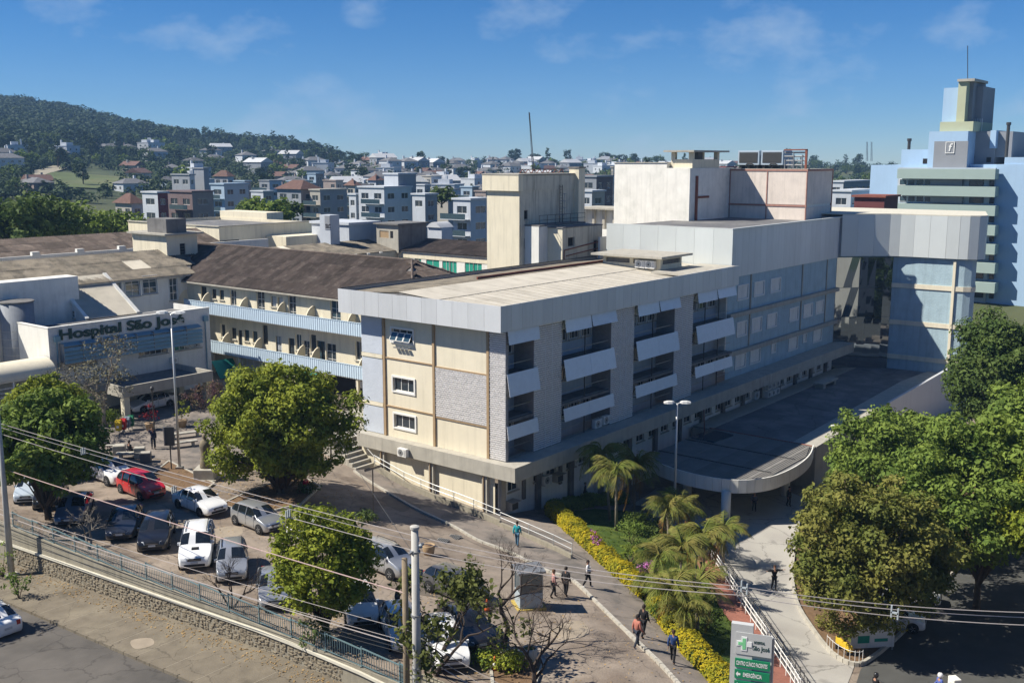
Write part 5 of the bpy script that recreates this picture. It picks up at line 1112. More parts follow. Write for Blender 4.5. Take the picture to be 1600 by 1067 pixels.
FR = [frond_mesh(1.0, dr, m_frond, i) for i, dr in enumerate((.55, .8, 1.0))]+[frond_mesh(1.0, 1.25, m_frondy, 9)]
def palm(label, base, h, fl, seed, n=15, dry=3, lean=(0,0), group='palms on the lawn by the entrance', r=.1):
    rg = random.Random(seed); t = thing('palm_tree', label, 'palm', base, 0, group); tip = Vector((lean[0], lean[1], h))
    MB().tube([(0,0,-.1),(lean[0]*.3,lean[1]*.3,h*.5),tip], [r*1.3,r,r*.85], 8).part('trunk', m_barkg, t, smooth=True, local=True)
    MB().tube([tip, tip+Vector((0,0,fl*.3))], [r*1.1,r*.5], 8).part('crownshaft', m_leafG, t, smooth=True, local=True)
    for k in range(n):
        dryf = k < dry; me = FR[3] if dryf else FR[rg.randint(0,2)]; o = put('frond', me, t); o.location = tip+Vector((0,0,(.05 if dryf else .12+.15*rg.random())*fl))
        o.rotation_euler = (rg.uniform(-.25,.25), (.55 if dryf else rg.uniform(-.75,.25)), rg.uniform(0,6.28) if dryf else 6.283*k/n+rg.uniform(-.25,.25)); s = fl*rg.uniform(.85,1.15); o.scale = (s, s, s)
def palm_px(label, bpx, tpx, fl, seed, **k):
    b_ = rootpt(*bpx); d = math.hypot(b_.x-CAM[0], b_.y-CAM[1]); tp = Dp(*tpx, d); palm(label, b_, max(.5, tp.z-b_.z), fl, seed, lean=((tp.x-b_.x), (tp.y-b_.y)), **k)
for lb, bp, tp, fl, s in (('tall slim palm nearest the shaded wall with brown lower fronds',(953,815),(940,718),2.3,1),('tall palm with pale trunk in the middle of the trio',(963,830),(962,745),2.2,2),('tall palm of the trio nearest the lamp post',(990,800),(996,735),2.4,3),
    ('bushy palm with an orange dying frond by the lamp post',(1045,858),(1042,800),2.0,4),('bushy palm leaning over the drive beside the lamp post',(1068,852),(1062,800),2.1,5),('low palm with straw-coloured fronds beside the drive railing',(1100,905),(1098,848),2.3,6),('spreading palm at the bend of the drive railing',(1130,880),(1130,838),2.0,7),
    ('low palm in the thick of the palm clump',(1062,925),(1065,868),2.2,8),('low palm with arching olive fronds on the lawn',(1035,925),(1030,880),1.9,9),('stout low palm above the lower hedge',(1050,985),(1050,935),2.0,10),('low palm with yellowing fronds beside the red footway',(1090,985),(1085,930),2.1,11),('small palm at the lower end of the clump',(1068,1000),(1070,962),1.7,12),('fresh green young palm behind the pink bush',(1020,945),(1018,915),1.5,13)):
    palm_px(lb, bp, tp, fl, s, n=26, dry=5 if s in (1,4,6,11) else 2, group=None)
# spiky agave-like palm by the canopy
palm('spiky green dracaena beside the canopy end', Vector((21.5,-19.5,gz(21.5,-19.5))), 3.2, 1.3, 31, n=22, dry=0, group=None)
# grass tufts along the lawn
Pg = []
for _ in range(5200):
    a = random.choice(lawnpoly); c = random.choice(lawnpoly); d = random.choice(lawnpoly); w1, w2 = random.random(), random.random(); x_ = a[0]*w1*(1-w2)+c[0]*(1-w1)*(1-w2)+d[0]*w2; y_ = a[1]*w1*(1-w2)+c[1]*(1-w1)*(1-w2)+d[1]*w2
    if inpoly((x_, y_), lawnpoly): Pg.append((x_, y_, gz(x_, y_)+.09))
Pg = np.array(Pg); Nn = RNG.normal(size=Pg.shape); Nn[:,2] *= .3; Nn /= np.linalg.norm(Nn,axis=1,keepdims=True); V, Fc = leaf_verts(Pg, Nn, .14, .4)
tag(put('grass', np_mesh('grass', V, Fc, leafm('grass_blade', (.075,.125,.015), (.11,.14,.02), 1)), None), 'short grass tufts on the lawn inside the yellow hedge', 'grass', None, 'stuff')
# ------------------------------------------------------------------ retaining wall, railing, slat fence
rw = thing('retaining_wall', 'long retaining wall of rubble stone and concrete with pale coping band', 'wall', (-27.9, 0, 0))
vv = [30, 25, 20]+list(np.arange(16.2, -17.3, -2.35)); vv = vv+[-17.3]
for a, c in zip(vv[:-1], vv[1:]):
    zt = max(gz(wall_u(a)+.5, a), gz(wall_u(c)+.5, c))+.16
    ua, uc = wall_u(a), wall_u(c); lg = lambda v: sz(v)+max(.75, 1.1-(9-v)*.012)
    MB().add([(ua,a,sz(a)-.3),(uc,c,sz(c)-.3),(uc,c,zt),(ua,a,zt),(ua+.22,a,sz(a)-.3),(uc+.22,c,sz(c)-.3),(uc+.22,c,zt),(ua+.22,a,zt)], [(0,1,2,3),(7,6,5,4),(3,2,6,7),(0,3,7,4),(2,1,5,6)]).part('wall_section', m_wallc, rw)
    MB().add([(ua-.11,a,lg(a)),(uc-.11,c,lg(c)),(uc-.11,c,lg(c)+.13),(ua-.11,a,lg(a)+.13),(ua,a,lg(a)),(uc,c,lg(c)),(uc,c,lg(c)+.13),(ua,a,lg(a)+.13)], [(0,1,2,3),(3,2,6,7),(4,5,1,0),(0,3,7,4),(2,1,5,6)]).part('coping_band', m_ledge, rw)
b = MB(); rg = random.Random(3); v = 16.0
while v > -13:
    z = sz(v)-.12; top_ = sz(v)+max(.75,1.1-(9-v)*.012)-.02
    hz = rg.uniform(.16,.26)
    while z < top_-.05:
        h_ = min(rg.uniform(.13,.22), top_-z); l_ = rg.uniform(.2,.36); o = rg.uniform(-.12,.12); y0, y1 = v+o, v+o-l_; u0 = wall_u(v); d = rg.uniform(.015,.055); j = lambda: rg.uniform(-.03,.03)
        b.add([(u0,y0,z+.02),(u0,y1,z+.02),(u0,y1,z+h_-.02),(u0,y0,z+h_-.02),(u0-d,y0-.05+j(),z+.05+j()),(u0-d,y1+.05+j(),z+.05+j()),(u0-d+j(),y1+.06,z+h_-.05+j()),(u0-d+j(),y0-.06,z+h_-.05+j())], [(4,5,6,7),(0,1,5,4),(1,2,6,5),(2,3,7,6),(3,0,4,7)]); z += h_
    v -= .27
b.part('rubble_stones', m_stone, rw, kind='stuff')
fe = thing('railing', 'teal grey metal railing with upright bars on top of the retaining wall', 'railing', (-27.9, 0, 2.4))
for a, c in zip(vv[:-1], vv[1:]):
    if a > 19: continue
    zt = max(gz(wall_u(a)+.5, a), gz(wall_u(c)+.5, c))+.16; ua, uc = wall_u(a)+.1, wall_u(c)+.1
    MB().box(ua-.03,ua+.03,a-.03,a+.03,zt,zt+1.0).part('post', m_tealrail, fe); b = MB()
    zc = zt-.1
    b.beam((ua,a-.04,zt+.93),(uc,c+.04,zc+.93),.05,.05); b.beam((ua,a-.04,zt+.12),(uc,c+.04,zc+.12),.04,.04)
    n = 15
    for k in range(1, n): t = k/n; y = a+(c-a)*t; x = ua+(uc-ua)*t; z = zt+(zc-zt)*t; b.beam((x,y,z+.12),(x,y,z+.93),.018,.018)
    b.part('panel', m_tealrail, fe)
sf = thing('slat_fence', 'weathered vertical wooden slat fence at the end of the wall', 'fence', (-27, -19, 1))
for k in range(34):
    v = -17.35-k*.2; u = wall_u(-17.3)+.1+k*.012; z0 = 1.15-k*.02; MB().box(u-.02,u+.02,v-.085,v+.085,z0-.4,gz(u+.5,v)+1.0+random.uniform(-.03,.03)).part('slat', m_wslat, sf)
for z in (1.9,2.7): MB().beam((wall_u(-17.3)+.15,-17.3,z),(wall_u(-17.3)+.55,-24.1,z-.4),.05,.08).part('rail', m_wood, sf)
# ------------------------------------------------------------------ poles and wires
pL = Zp(15,912,0); pL = Vector((-29.45, 14.35, sz(14.35)))
ptop = Up(648,828,-28.9); pole_z = 10.45
def pole(label, x, y, z0, z1, r0, r1, mat, name='utility_pole'):
    t = thing(name, label, 'pole', (x, y, z0)); MB().lathe([(r0,-.3),(r1,z1-z0)], 14, (0,0,0)).part('shaft', mat, t, smooth=True, local=True); return t
P1 = pole('tall concrete utility pole on the pavement below the leafy bush', -29.45, 14.35, sz(14.35), 11.2, .20, .12, m_polec)
MB().box(-.36,.36,-.36,.36,-.02,.1).part('footing', m_conc, P1, local=True)
P2 = pole('round concrete utility pole rising beside the slat fence', -28.9, ptop.y, sz(ptop.y), 10.5, .21, .145, m_polec)
MB().lathe([(.17,10.5-sz(ptop.y)),(.19,10.52-sz(ptop.y)),(.19,10.62-sz(ptop.y)),(.1,10.66-sz(ptop.y))], 14).part('cap', m_polec, P2, local=True)
for z in (4.2,4.6,6.9,9.6): MB().lathe([(.22,z-.04-sz(-19)),(.22,z+.04-sz(-19))], 12).part('band', m_metal, P2, local=True)
q = Up(632,872,-28.4); P3 = pole('slimmer dark wooden pole beside the concrete pole', -28.4, q.y, sz(q.y), q.z, .15, .12, m_wood)
# cross arms with insulators
def arm(P, z, n=3, side=-1):
    b = MB(); z -= P.location.z; b.box(-.05,.05,-.05,.05,z-.06,z+.06); b.beam((0,0,z),(side*.0-.9,0,z),.08,.1); b.part('cross_arm', m_metal, P, local=True)
def wire(label, pts, r, mat, sag=.5, seg=14, name='overhead_wire', group=None):
    P = []
    for a, c in zip(pts[:-1], pts[1:]):
        a = Vector(a); c = Vector(c)
        for k in range(seg): t = k/seg; P.append(a.lerp(c, t)-Vector((0,0,4*sag*t*(1-t))))
    P.append(Vector(pts[-1])); t_ = thing(name, label, 'wire', P[0], 0, group); MB().tube(P, r, 4).part('cable', mat, t_); return t_
yp = ptop.y
for i, (dz, du, w) in enumerate(((0,0,'uppermost'),(-.32,.18,'middle'),(-.55,-.18,'lowest'))):
    A = Vector((-29.3+du, 26, 9.5+dz)); B = Vector((-28.9+du+.15, yp, 10.15+dz)); E = Zp(1150,(915,921,929)[i],10.2+dz*.6); Fn = Zp(1700,(958,966,979)[i],10.3+dz*.6)
    wire('pale power line strung past the car park, %s of three' % w, [A, B, E, Fn], .015, m_wire, .25)
for px, py in ((130,705),(272,765),(450,803)):   # spacers clamped on the power lines
    g = Up(px, py, -29.1); t_ = thing('line_spacer', 'small grey plastic spacer clamped on the power lines', 'line spacer', g, 0, 'spacers on the power lines'); b = MB(); b.box(-.2,.2,-.04,.04,-.28,-.2); b.box(-.22,-.14,-.04,.04,-.3,.3); b.box(.14,.22,-.04,.04,-.3,.3); b.box(-.05,.05,-.05,.05,-.3,.34); b.v = [(x*.6,y*.6,z*.6) for x,y,z in b.v]; b.part('clamp', m_porc, t_, local=True)
for px, py in ((1163,918),(1398,957)):
    g = Zp(px, py, 10.2); t_ = thing('line_spacer', 'grey spacer on the power lines over the drive', 'line spacer', g, 0, 'spacers on the lines over the drive'); b = MB(); b.box(-.05,.05,-.2,.2,-.05,.05); b.box(-.05,.05,-.22,-.14,-.35,.3); b.box(-.05,.05,.14,.22,-.3,.4); b.v = [(x*.6,y*.6,z*.6) for x,y,z in b.v]; b.part('clamp', m_porc, t_, local=True)
wire('thick pinkish service cable dipping across the parked cars', [Up(-60,710,-29.2), Up(632,926,-28.5)], .022, m_wirep, .15)
for i, (a, c, s) in enumerate((((-40,788),(640,1010),.25),((-40,796),(640,1016),.35),((-40,803),(640,1003),.15),((-40,812),(640,1022),.3),((-40,782),(640,985),.2))):
    wire('telephone cable sagging along the retaining wall', [Up(*a,-29.2), Up(*c,-28.5), Up(900,c[1]+140,-26.5)], .012 if i else .022, m_wired if i % 2 else m_wire, s, group='telephone cables along the retaining wall')
wire('thin dark wire crossing the shaded lane', [G(500,700)+Vector((0,0,3.5)), (-28.85, yp, 9.3)], .012, m_wired, .2)
# insulators on the round pole
for dz, du in ((-.02,0),(-.34,.18),(-.57,-.18)): MB().lathe([(.05,0),(.09,.04),(.05,.08),(.09,.12),(.03,.18)], 8, (.15+du,.0,10.1+dz-sz(yp)-.15)).part('insulator', m_porc, P2, local=True)
MB().beam((-.35,0,9.55-sz(yp)),(.5,0,9.75-sz(yp)),.08,.08).part('cross_arm', m_metal, P2, local=True)
# ------------------------------------------------------------------ lamp posts
def lamp_post(label, base, top, heads, rot=0, r=.085):
    t = thing('lamp_post', label, 'lamp post', base, rot); h = top-base[2]
    MB().lathe([(r*1.25,-.1),(r*.75,h)], 12).part('pole', m_galv, t, smooth=True, local=True); MB().box(-.25,.25,-.25,.25,-.05,.12).part('footing', m_conc, t, local=True)
    for s in heads:
        b = MB(); b.tube([(0,0,h-.05),(s*.3,0,h+.1)], .045, 6); b.part('arm', m_galv, t, local=True); b = MB(); n = 12
        for (x, w, z0, z1) in ((.22,.10,.02,.14),(.4,.17,-.02,.2),(.75,.2,-.03,.2),(1.05,.15,.0,.14)): b.v += [(s*x,-w,h+z0),(s*x,w,h+z0),(s*x,w*.7,h+z1),(s*x,-w*.7,h+z1)]
        for i in range(3):
            for j in range(4): a = i*4+j; c = i*4+(j+1)%4; b.f.append((a,c,c+4,a+4))
        b.f += [(3,2,1,0),(12,13,14,15)]; b.part('lamp_head', m_frame, t, local=True, bevel=.02)
g = Zp(281,735,2.1); g.z = gz(g.x, g.y)+.1; lamp_post('tall slim double-headed lamp post in the planted bed', g, 14.0, (-1,1), HEAD-math.pi/2)
g = Vector((12.4,-8.0,gz(12.4,-8.0))); lamp_post('double-headed lamp post rising from the palms by the drive', g, 6.35, (-1,1), HEAD-math.pi/2, .1)
g = Vector((34,-13.2,gz(34,-13.2))); lamp_post('single lamp head peeping above the trees by the annex', g, .9, (-1,), HEAD-math.pi/2, .08)
# ------------------------------------------------------------------ courtyard furniture
def bench(label, px, py, rot, l=2.2):
    g = G(px, py); t = thing('bench', label, 'bench', g, rot, None); MB().box(-l/2,l/2,-.25,.25,.36,.47).part('seat', m_kerb, t, local=True, bevel=.01)
    for x in (-l/2+.35, l/2-.35): MB().box(x-.1,x+.1,-.2,.2,0,.36).part('leg', m_conc, t, local=True)
rr_ = HEAD-math.pi/2
bench('long concrete courtyard bench with a seated person in white', 166,705,rr_+.15,2.6); bench('concrete bench beside the person in black', 207,716,rr_+.1,2.4); bench('concrete bench near the lamp post shaded at one end', 290,684,rr_+.5,2.6); bench('low concrete bench behind the other lamp post bench', 285,699,rr_+.55,2.4)
def block(label, px, py, rot, mat, w, d, h):
    g = G(px, py); t = thing('planter_box', label, 'planter', g, rot); MB().box(-w/2,w/2,-d/2,d/2,0,h).part('box', mat, t, local=True, bevel=.02); MB().box(-w/2+.06,w/2-.06,-d/2+.06,d/2-.06,h,h+.02).part('soil', m_kerb, t, local=True)
block('pale square concrete planter between the two benches', 187,710,rr_+.2,m_kerb,.9,.7,.75); block('dark grey square planter at the end of the bench', 228,722,rr_+.2,m_dconc,.8,.7,.75); block('pale sloping planter beside the dark one', 219,715,rr_+.2,m_kerb,.8,.6,.8)
for i, (px, c, lb) in enumerate(((186,(.55,.38,.01),'yellow recycling bin on the courtyard stand'),(193.5,(.42,.01,.015),'red recycling bin on the courtyard stand'),(200,(.20,.25,.30),'grey-blue recycling bin between red and green'),(205.5,(.01,.16,.07),'green recycling bin at the end of the stand'))):
    g = G(px, 679-i*2.2); t = thing('recycling_bin', lb, 'bin', g, rr_); m = M('bin_%d' % i, c, .06, 5, .45)
    b = MB(); b.add([(-.2,-.16,.35),(.2,-.16,.35),(.2,.16,.35),(-.2,.16,.35),(-.24,-.2,1.05),(.24,-.2,1.05),(.24,.2,1.05),(-.24,.2,1.05)], [(0,3,2,1),(0,1,5,4),(1,2,6,5),(2,3,7,6),(3,0,4,7)]); b.part('body', m, t, local=True)
    MB().add([(-.26,-.22,1.05),(.26,-.22,1.05),(.26,.22,1.05),(-.26,.22,1.05),(-.22,-.1,1.25),(.22,-.1,1.25),(.22,.18,1.25),(-.22,.18,1.25)], [(0,1,5,4),(1,2,6,5),(2,3,7,6),(3,0,4,7),(4,5,6,7),(3,2,1,0)]).part('lid', m, t, local=True); MB().tube([(0,.18,0),(0,.18,.9)], .035, 6).part('post', m_metal, t, local=True); MB().box(-.1,.1,-.205,-.19,.6,.8).part('symbol', m_frame, t, local=True)
g = G(345-80,740-5); g = G(268,735); sg = thing('notice_board', 'dark square notice board on a post by the planted bed', 'sign', g, rr_); MB().tube([(0,0,0),(0,0,3.0)], .05, 8).part('post', m_dmetal, sg, local=True); MB().box(-.35,.35,-.06,.06,1.9,3.3).part('board', m_dmetal, sg, local=True); MB().box(-.42,-.35,-.07,.07,1.9,3.3).part('edge', m_metal, sg, local=True)
g = G(243,700); sg = thing('thin_post', 'thin dark lamp post behind the person with raised hand', 'post', g); MB().tube([(0,0,0),(0,0,4.6)], .05, 8).part('pole', m_dmetal, sg, local=True); MB().lathe([(.05,4.6),(.16,4.7),(.16,4.9),(.05,5.0)], 10).part('lantern', m_dmetal, sg, local=True)
# stone figure on its pedestal
g = G(323,748); sm = thing('statue', 'weathered stone figure on a pale square pedestal beside the bed', 'statue', g, rr_)
MB().box(-.75,.75,-.75,.75,0,.85).part('pedestal', m_kerb, sm, local=True, bevel=.03); MB().box(-.9,.9,-.9,.9,-.1,.12).part('plinth', m_conc, sm, local=True)
MB().lathe([(.42,.85),(.45,1.0),(.36,1.5),(.33,2.0),(.38,2.35),(.42,2.6),(.30,2.85),(.12,2.95),(.16,3.05),(.19,3.2),(.14,3.36),(.03,3.42)], 14).part('figure', m_stone, sm, smooth=True, local=True)
# signs, planters in the shaded lane
g = G(584,810); sg = thing('crossing_sign', 'dark wooden direction sign on a thin post in the shaded lane', 'sign', g, rr_); MB().tube([(0,0,0),(0,0,3.4)], .045, 8).part('post', m_wood, sg, local=True); MB().beam((-.55,0,3.3),(.6,0,3.65),.06,.16).part('board', m_wood, sg, local=True)
g = G(670,868); t = thing('concrete_planter', 'round tan concrete planter pot with dead plants near the silver hatchback', 'planter', g); MB().lathe([(.3,0),(.36,.3),(.42,.62),(.40,.66),(.34,.62),(.1,.58)], 16).part('pot', m_tan, t, smooth=True, local=True); MB().lathe([(.33,.58),(.05,.66)], 12).part('soil', m_soil, t, local=True)
g = G(828,1040); t = thing('concrete_planter', 'tall pale cylindrical concrete pot beside the leafless tree', 'planter', g); MB().lathe([(.26,0),(.34,.5),(.36,.85),(.30,.87),(.28,.8)], 16).part('pot', m_kerb, t, smooth=True, local=True); MB().lathe([(.3,.78),(.05,.95)], 12).part('plant', m_leafD, t, local=True)
for px, py, lb, m in ((235,655,'potted red-leaved shrub beside the white car under the porch',m_redf),(285,650,'potted pale green shrub beside the porch column',m_leafB)):
    g = G(px, py+18); t = thing('potted_shrub', lb, 'potted plant', g); MB().lathe([(.3,0),(.42,.6),(.44,.66),(.36,.66)], 14).part('pot', m_tan, t, smooth=True, local=True); V, Fc = leaf_cloud(crown_clusters(12,.75,.75,1.6,5,.3,.4), 160, .2); put('foliage', np_mesh('foliage', V, Fc, m), t); MB().tube([(0,0,.6),(0,0,1.6)], .03, 5).part('stem', m_bark, t, local=True)
for px, py, lb in ((758,985,'orange and white traffic cone beside its twin on the paving'),(739,985,'second orange traffic cone beside its twin on the paving'),(761,956,'dark topped traffic cone near the guard booth'),(773,1050,'orange cone at the edge of the car park bed')):
    g = G(px, py); t = thing('traffic_cone', lb, 'traffic cone', g); MB().box(-.2,.2,-.2,.2,0,.04).part('base', m_blk, t, local=True); MB().lathe([(.15,.04),(.115,.25)], 12).part('cone', M('cone_orange',(.55,.11,.02),.05,4,.6), t, smooth=True, local=True); MB().lathe([(.114,.25),(.08,.46)], 12).part('band', m_frame, t, smooth=True, local=True); MB().lathe([(.079,.46),(.03,.75)], 12).part('tip', M('cone_orange',(.55,.11,.02)), t, smooth=True, local=True)
for k, (px, py) in enumerate(((690,846),(709,840))):
    g = G(px, py); t = thing('drain_cover', 'dark square drain cover in the lane near the kerb', 'drain cover', g+Vector((0,0,.005)), .3, 'pair of drain covers in the lane'); MB().box(-.45,.45,-.4,.4,-.05,.02).part('frame', m_metal, t, local=True)
    for q in range(6): MB().box(-.4,.4,-.36+q*.125,-.28+q*.125,.02,.03).part('bar', m_dmetal, t, local=True)
# guard booth
g = G(826,948); bo = thing('guard_booth', 'small grey glazed guard booth on a yellow kerb by the path', 'booth', g, rr_+.25)
bo.scale = (.85,.85,.92)
MB().box(-.95,.95,-.85,.85,-.05,.16).part('kerb', M('yellow_kerb',(.42,.31,.08),.2,3,.9), bo, local=True); MB().box(-.75,.75,-.68,.68,.16,1.05).part('body', M('booth_grey',(.33,.38,.41),.06,3,.6), bo, local=True, bevel=.01)
for x in (-.72,.72):
    for y in (-.65,.65): MB().box(x-.04,x+.04,y-.04,y+.04,1.05,2.3).part('post', m_metal, bo, local=True)
for (x0,x1,y0,y1) in ((-.68,.68,-.66,-.65),(-.68,.68,.65,.66),(-.73,-.72,-.6,.6),(.72,.73,-.6,.6)): MB().box(x0,x1,y0,y1,1.06,2.2).part('pane', m_glassb, bo, local=True)
MB().box(-.9,.9,-.85,.85,2.3,2.42).part('roof', m_metal, bo, local=True); MB().box(-.3,.35,-.62,-.2,1.05,1.3).part('orange_box', M('cone_orange',(.55,.11,.02)), bo, local=True)
# drive railing: white pipe rails, dark posts
def railing(name, label, line, h, levels, mat, postmat, step, r=.035, zoff=.09):
    d = dens(line, step, False); t = thing(name, label, 'railing', (*d[0], gz(*d[0])))
    P = [Vector((*p, gz(*p)+zoff)) for p in d]
    for p in P: MB().tube([p, p+Vector((0,0,h+.03))], r, 6).part('post', postmat, t)
    for z in levels:
        for a, c in zip(P[:-1], P[1:]): MB().tube([a+Vector((0,0,z)), c+Vector((0,0,z))], r*.9, 6).part('rail', mat, t)
    return t
rin = [tuple(Vector(a).lerp(Vector(b_), .86)) for a, b_ in zip(red_l, red_r)]
railing('ramp_railing', 'white double pipe railing along the red footway', rin, 1.05, (.35,.7,1.0), m_frame, m_frame, 1.5, .03)
railing('ramp_railing', 'dark wire railing on the drive side of the red footway', [(p[0]+.45, p[1]-.1) for p in red_r[2:]], .95, (.3,.6,.9), m_dmetal, m_dmetal, 1.8, .02, .05)
fi = railing('island_fence', 'low white fence round the end of the planted island', isl_edge[19:27], .8, (.12,.75), m_frame, m_frame, .3, .015, .1)
ik = thing('kerb', 'pale concrete kerb round the planted island beside the drive', 'kerb', (*isl_edge[0], gz(*isl_edge[0])))
for a, c in zip(dens(isl_edge,1.1,False)[:-1], dens(isl_edge,1.1,False)[1:]):
    A = Vector((*a, gz(*a)+.13)); C = Vector((*c, gz(*c)+.13)); d = (C-A).normalized()*.012; MB().beam(A+d, C-d, .18, .26).part('kerb_stone', m_kerb, ik)
for i, (px, py) in enumerate(((1087,918),(1094,930))):
    g = G(px, py); t = thing('gate_post', 'black slender gate post on the red footway', 'post', g, 0, 'pair of black gate posts'); MB().tube([(0,0,0),(0,0,2.1)], .06, 8).part('shaft', m_dmetal, t, local=True); MB().lathe([(.08,2.1),(.08,2.2),(.01,2.25)], 8).part('cap', m_dmetal, t, local=True)
g = G(1104,920); t = thing('caution_board', 'small yellow folding caution board on the red footway', 'sign', g, rr_); m = M('caution_yellow',(.6,.40,.03),.05,4,.5)
MB().slab([(-.16,-.16,0),(.16,-.16,0),(.12,-.02,.62),(-.12,-.02,.62)], .02).part('front', m, t, local=True); MB().slab([(.16,.16,0),(-.16,.16,0),(-.12,.02,.62),(.12,.02,.62)], .02).part('back', m, t, local=True)
# items in the island shade
g = G(1318,1022); t = thing('yellow_barrier', 'short yellow barrier leaning in the shade of the island', 'barrier', g, 1.0); MB().box(-.7,.7,-.08,.08,.35,.75).part('board', m, t, local=True, bevel=.03); MB().box(-.55,-.45,-.2,.2,0,.35).part('foot', m_dmetal, t, local=True); MB().box(.45,.55,-.2,.2,0,.35).part('foot', m_dmetal, t, local=True)
g = G(1362,1018); t = thing('banner', 'pale banner board with dark lettering under the olive tree', 'banner', g, rr_+.1); MB().box(-1.3,1.3,-.04,.04,.2,1.5).part('board', m_white, t, local=True); MB().box(-.9,-.2,-.05,-.045,.5,.95).part('print', m_greensh, t, local=True); MB().box(.1,.9,-.05,-.045,.55,.75).part('print', m_greensh, t, local=True); MB().box(-1.25,-1.17,-.03,.03,-.05,.2).part('leg', m_metal, t, local=True); MB().box(1.17,1.25,-.03,.03,-.05,.2).part('leg', m_metal, t, local=True)
# ------------------------------------------------------------------ hospital totem sign
m_tot = M('totem_grey',(.50,.51,.50),.04,2,.55); m_grn = M('sign_green',(.01,.22,.10),.03,3,.5); m_lgrn = M('sign_light_green',(.22,.62,.30),.03,3,.5); m_whi = M('sign_white',(.82,.83,.82),.02,3,.5)
tl = Zp(1143,973,5.3); z_t = 5.3; g = Vector((tl.x, tl.y, gz(tl.x, tl.y)))
to = thing('totem_sign', 'grey and green hospital totem sign with white direction arrows', 'sign', g, rr_+.0)
zz = lambda py: Dp(1170, py, math.hypot(g.x-CAM[0], g.y-CAM[1])).z-g.z
k_ = Dp(1143,1000,math.hypot(g.x-CAM[0], g.y-CAM[1])); k2 = Dp(1206,1000,math.hypot(g.x-CAM[0], g.y-CAM[1])); w = (k2-k_).length; T = z_t-g.z
to.rotation_euler.z = rr_-.32
w *= 1.05
MB().box(0,w*.52,0,.28,-.3,T).part('mast', m_tot, to, local=True); MB().box(w*.521,w*.98,.05,.23,T-3.1,T-.45).part('wing_panel', m_tot, to, local=True); MB().tube([(w,.14,-.3),(w,.14,T-.5)], .05, 8).part('pole', m_galv, to, local=True)
MB().box(w*.12,w*.97,-.03,-.005,T-1.35,T-.35).part('name_panel', m_tot, to, local=True); MB().box(0,w*.52,-.02,-.004,-.3,.5).part('green_base', m_lgrn, to, local=True)
cx_, cz_ = w*.32, T-.85
MB().box(cx_-.12,cx_+.12,-.05,-.031,cz_-.32,cz_+.32).box(cx_-.32,cx_-.121,-.05,-.031,cz_-.12,cz_+.12).box(cx_+.121,cx_+.32,-.05,-.031,cz_-.12,cz_+.12).part('cross', m_whi, to, local=True); MB().box(cx_-.07,cx_+.07,-.06,-.051,cz_-.25,cz_+.25).box(cx_-.25,cx_-.071,-.06,-.051,cz_-.07,cz_+.07).part('cross_inset', m_lgrn, to, local=True)
def flat_text(par, s, size, x, y, z, mat, wmax=None, name='lettering'):
    me = text_mesh(s, size, .004, mat, .004); o = put(name, me, par); o.location = (x, y, z); o.rotation_euler = (math.pi/2,0,0)
    if wmax: o.scale.x = wmax/max(.01, tw_(me))
flat_text(to, 'HOSPITAL', .17, w*.55, -.036, T-.78, m_gletter, w*.26); flat_text(to, 'São José', .30, w*.52, -.036, T-1.08, m_gletter, w*.40)
for i, s in enumerate(('CENTRO CLÍNICO PACIENTES', 'EMERGÊNCIA', 'RECEPÇÃO CENTRAL')):
    z1 = T-1.55-i*.52; MB().box(w*.12,w*.95,-.05,-.006,z1-.40,z1).part('green_strip', m_grn, to, local=True)
    flat_text(to, s, .26, w*(.15 if i == 0 else .32), -.056, z1-.29, m_whi, w*(.74 if i == 0 else .45 if i == 1 else .55))
    if i: MB().add([(w*.15,-.056,z1-.2),(w*.20,-.056,z1-.33),(w*.20,-.056,z1-.25),(w*.26,-.056,z1-.25),(w*.26,-.056,z1-.15),(w*.20,-.056,z1-.15),(w*.20,-.056,z1-.07)], [(0,1,2,3,4,5,6)]).part('arrow', m_whi, to, local=True)

# repair patches, oil stains and fallen leaves on the paving
for i, (pts, m) in enumerate((([(430,830),(520,822),(540,838),(450,850)], 0), ([(330,830),(370,822),(378,836),(342,846)], 1), ([(640,905),(700,915),(690,935),(630,922)], 0), ([(860,985),(905,970),(920,990),(880,1004)], 1), ([(610,775),(640,792),(625,800),(596,782)], 0), ([(280,812),(318,806),(322,818),(290,824)], 1))):
    sheet('repair_patch', smoothpoly(GP(*pts), 4, True), (M('dark_patch',(.135,.115,.095),.2,1.2,.9), M('pale_patch',(.30,.25,.19),.2,1.2,.95))[m], .008+.001*i, .8)
for i, (pts) in enumerate(([(430,1000),(470,1010),(480,1024),(440,1020)], [(500,1030),(560,1046),(550,1062),(505,1048)], [(205,1003),(235,1000),(240,1012),(212,1018)])):
    P = [tuple(Zp(x, y, .8)[:2]) for x, y in pts]; P = [(min(max(x,-31.4),-28.4), y) for x, y in P]; sheet('repair_patch', smoothpoly(P, 4, True), M('pale_patch',(.30,.25,.19)), .006+.001*i, .8, zst)
for k in range(13):   # expansion joints of the pavement by the road
    v = 14-k*2.4; MB().box(-31.55, wall_u(v)-.2, v-.02, v+.02, 0, .004).top('pavement_joint', M('joint_mortar',(.27,.235,.18),.1,2,.95), kind='structure').location.z = sz(v)+.002
Pl = []
for cx, cy, r, n in ((-12.7,9.3,6,900),(-26,-10,4,500),(-20,2,7,350),(-22,-14,6,500),(-14,14,5,350),(-18,-20,7,300),(-25.5,15,5,300)):
    for _ in range(n):
        a = random.uniform(0,6.28); rr = r*random.random()**.5; x, y = cx+rr*math.cos(a), cy+rr*math.sin(a)
        if x > wall_u(y)+.4: Pl.append((x, y, gz(x,y)+.13))
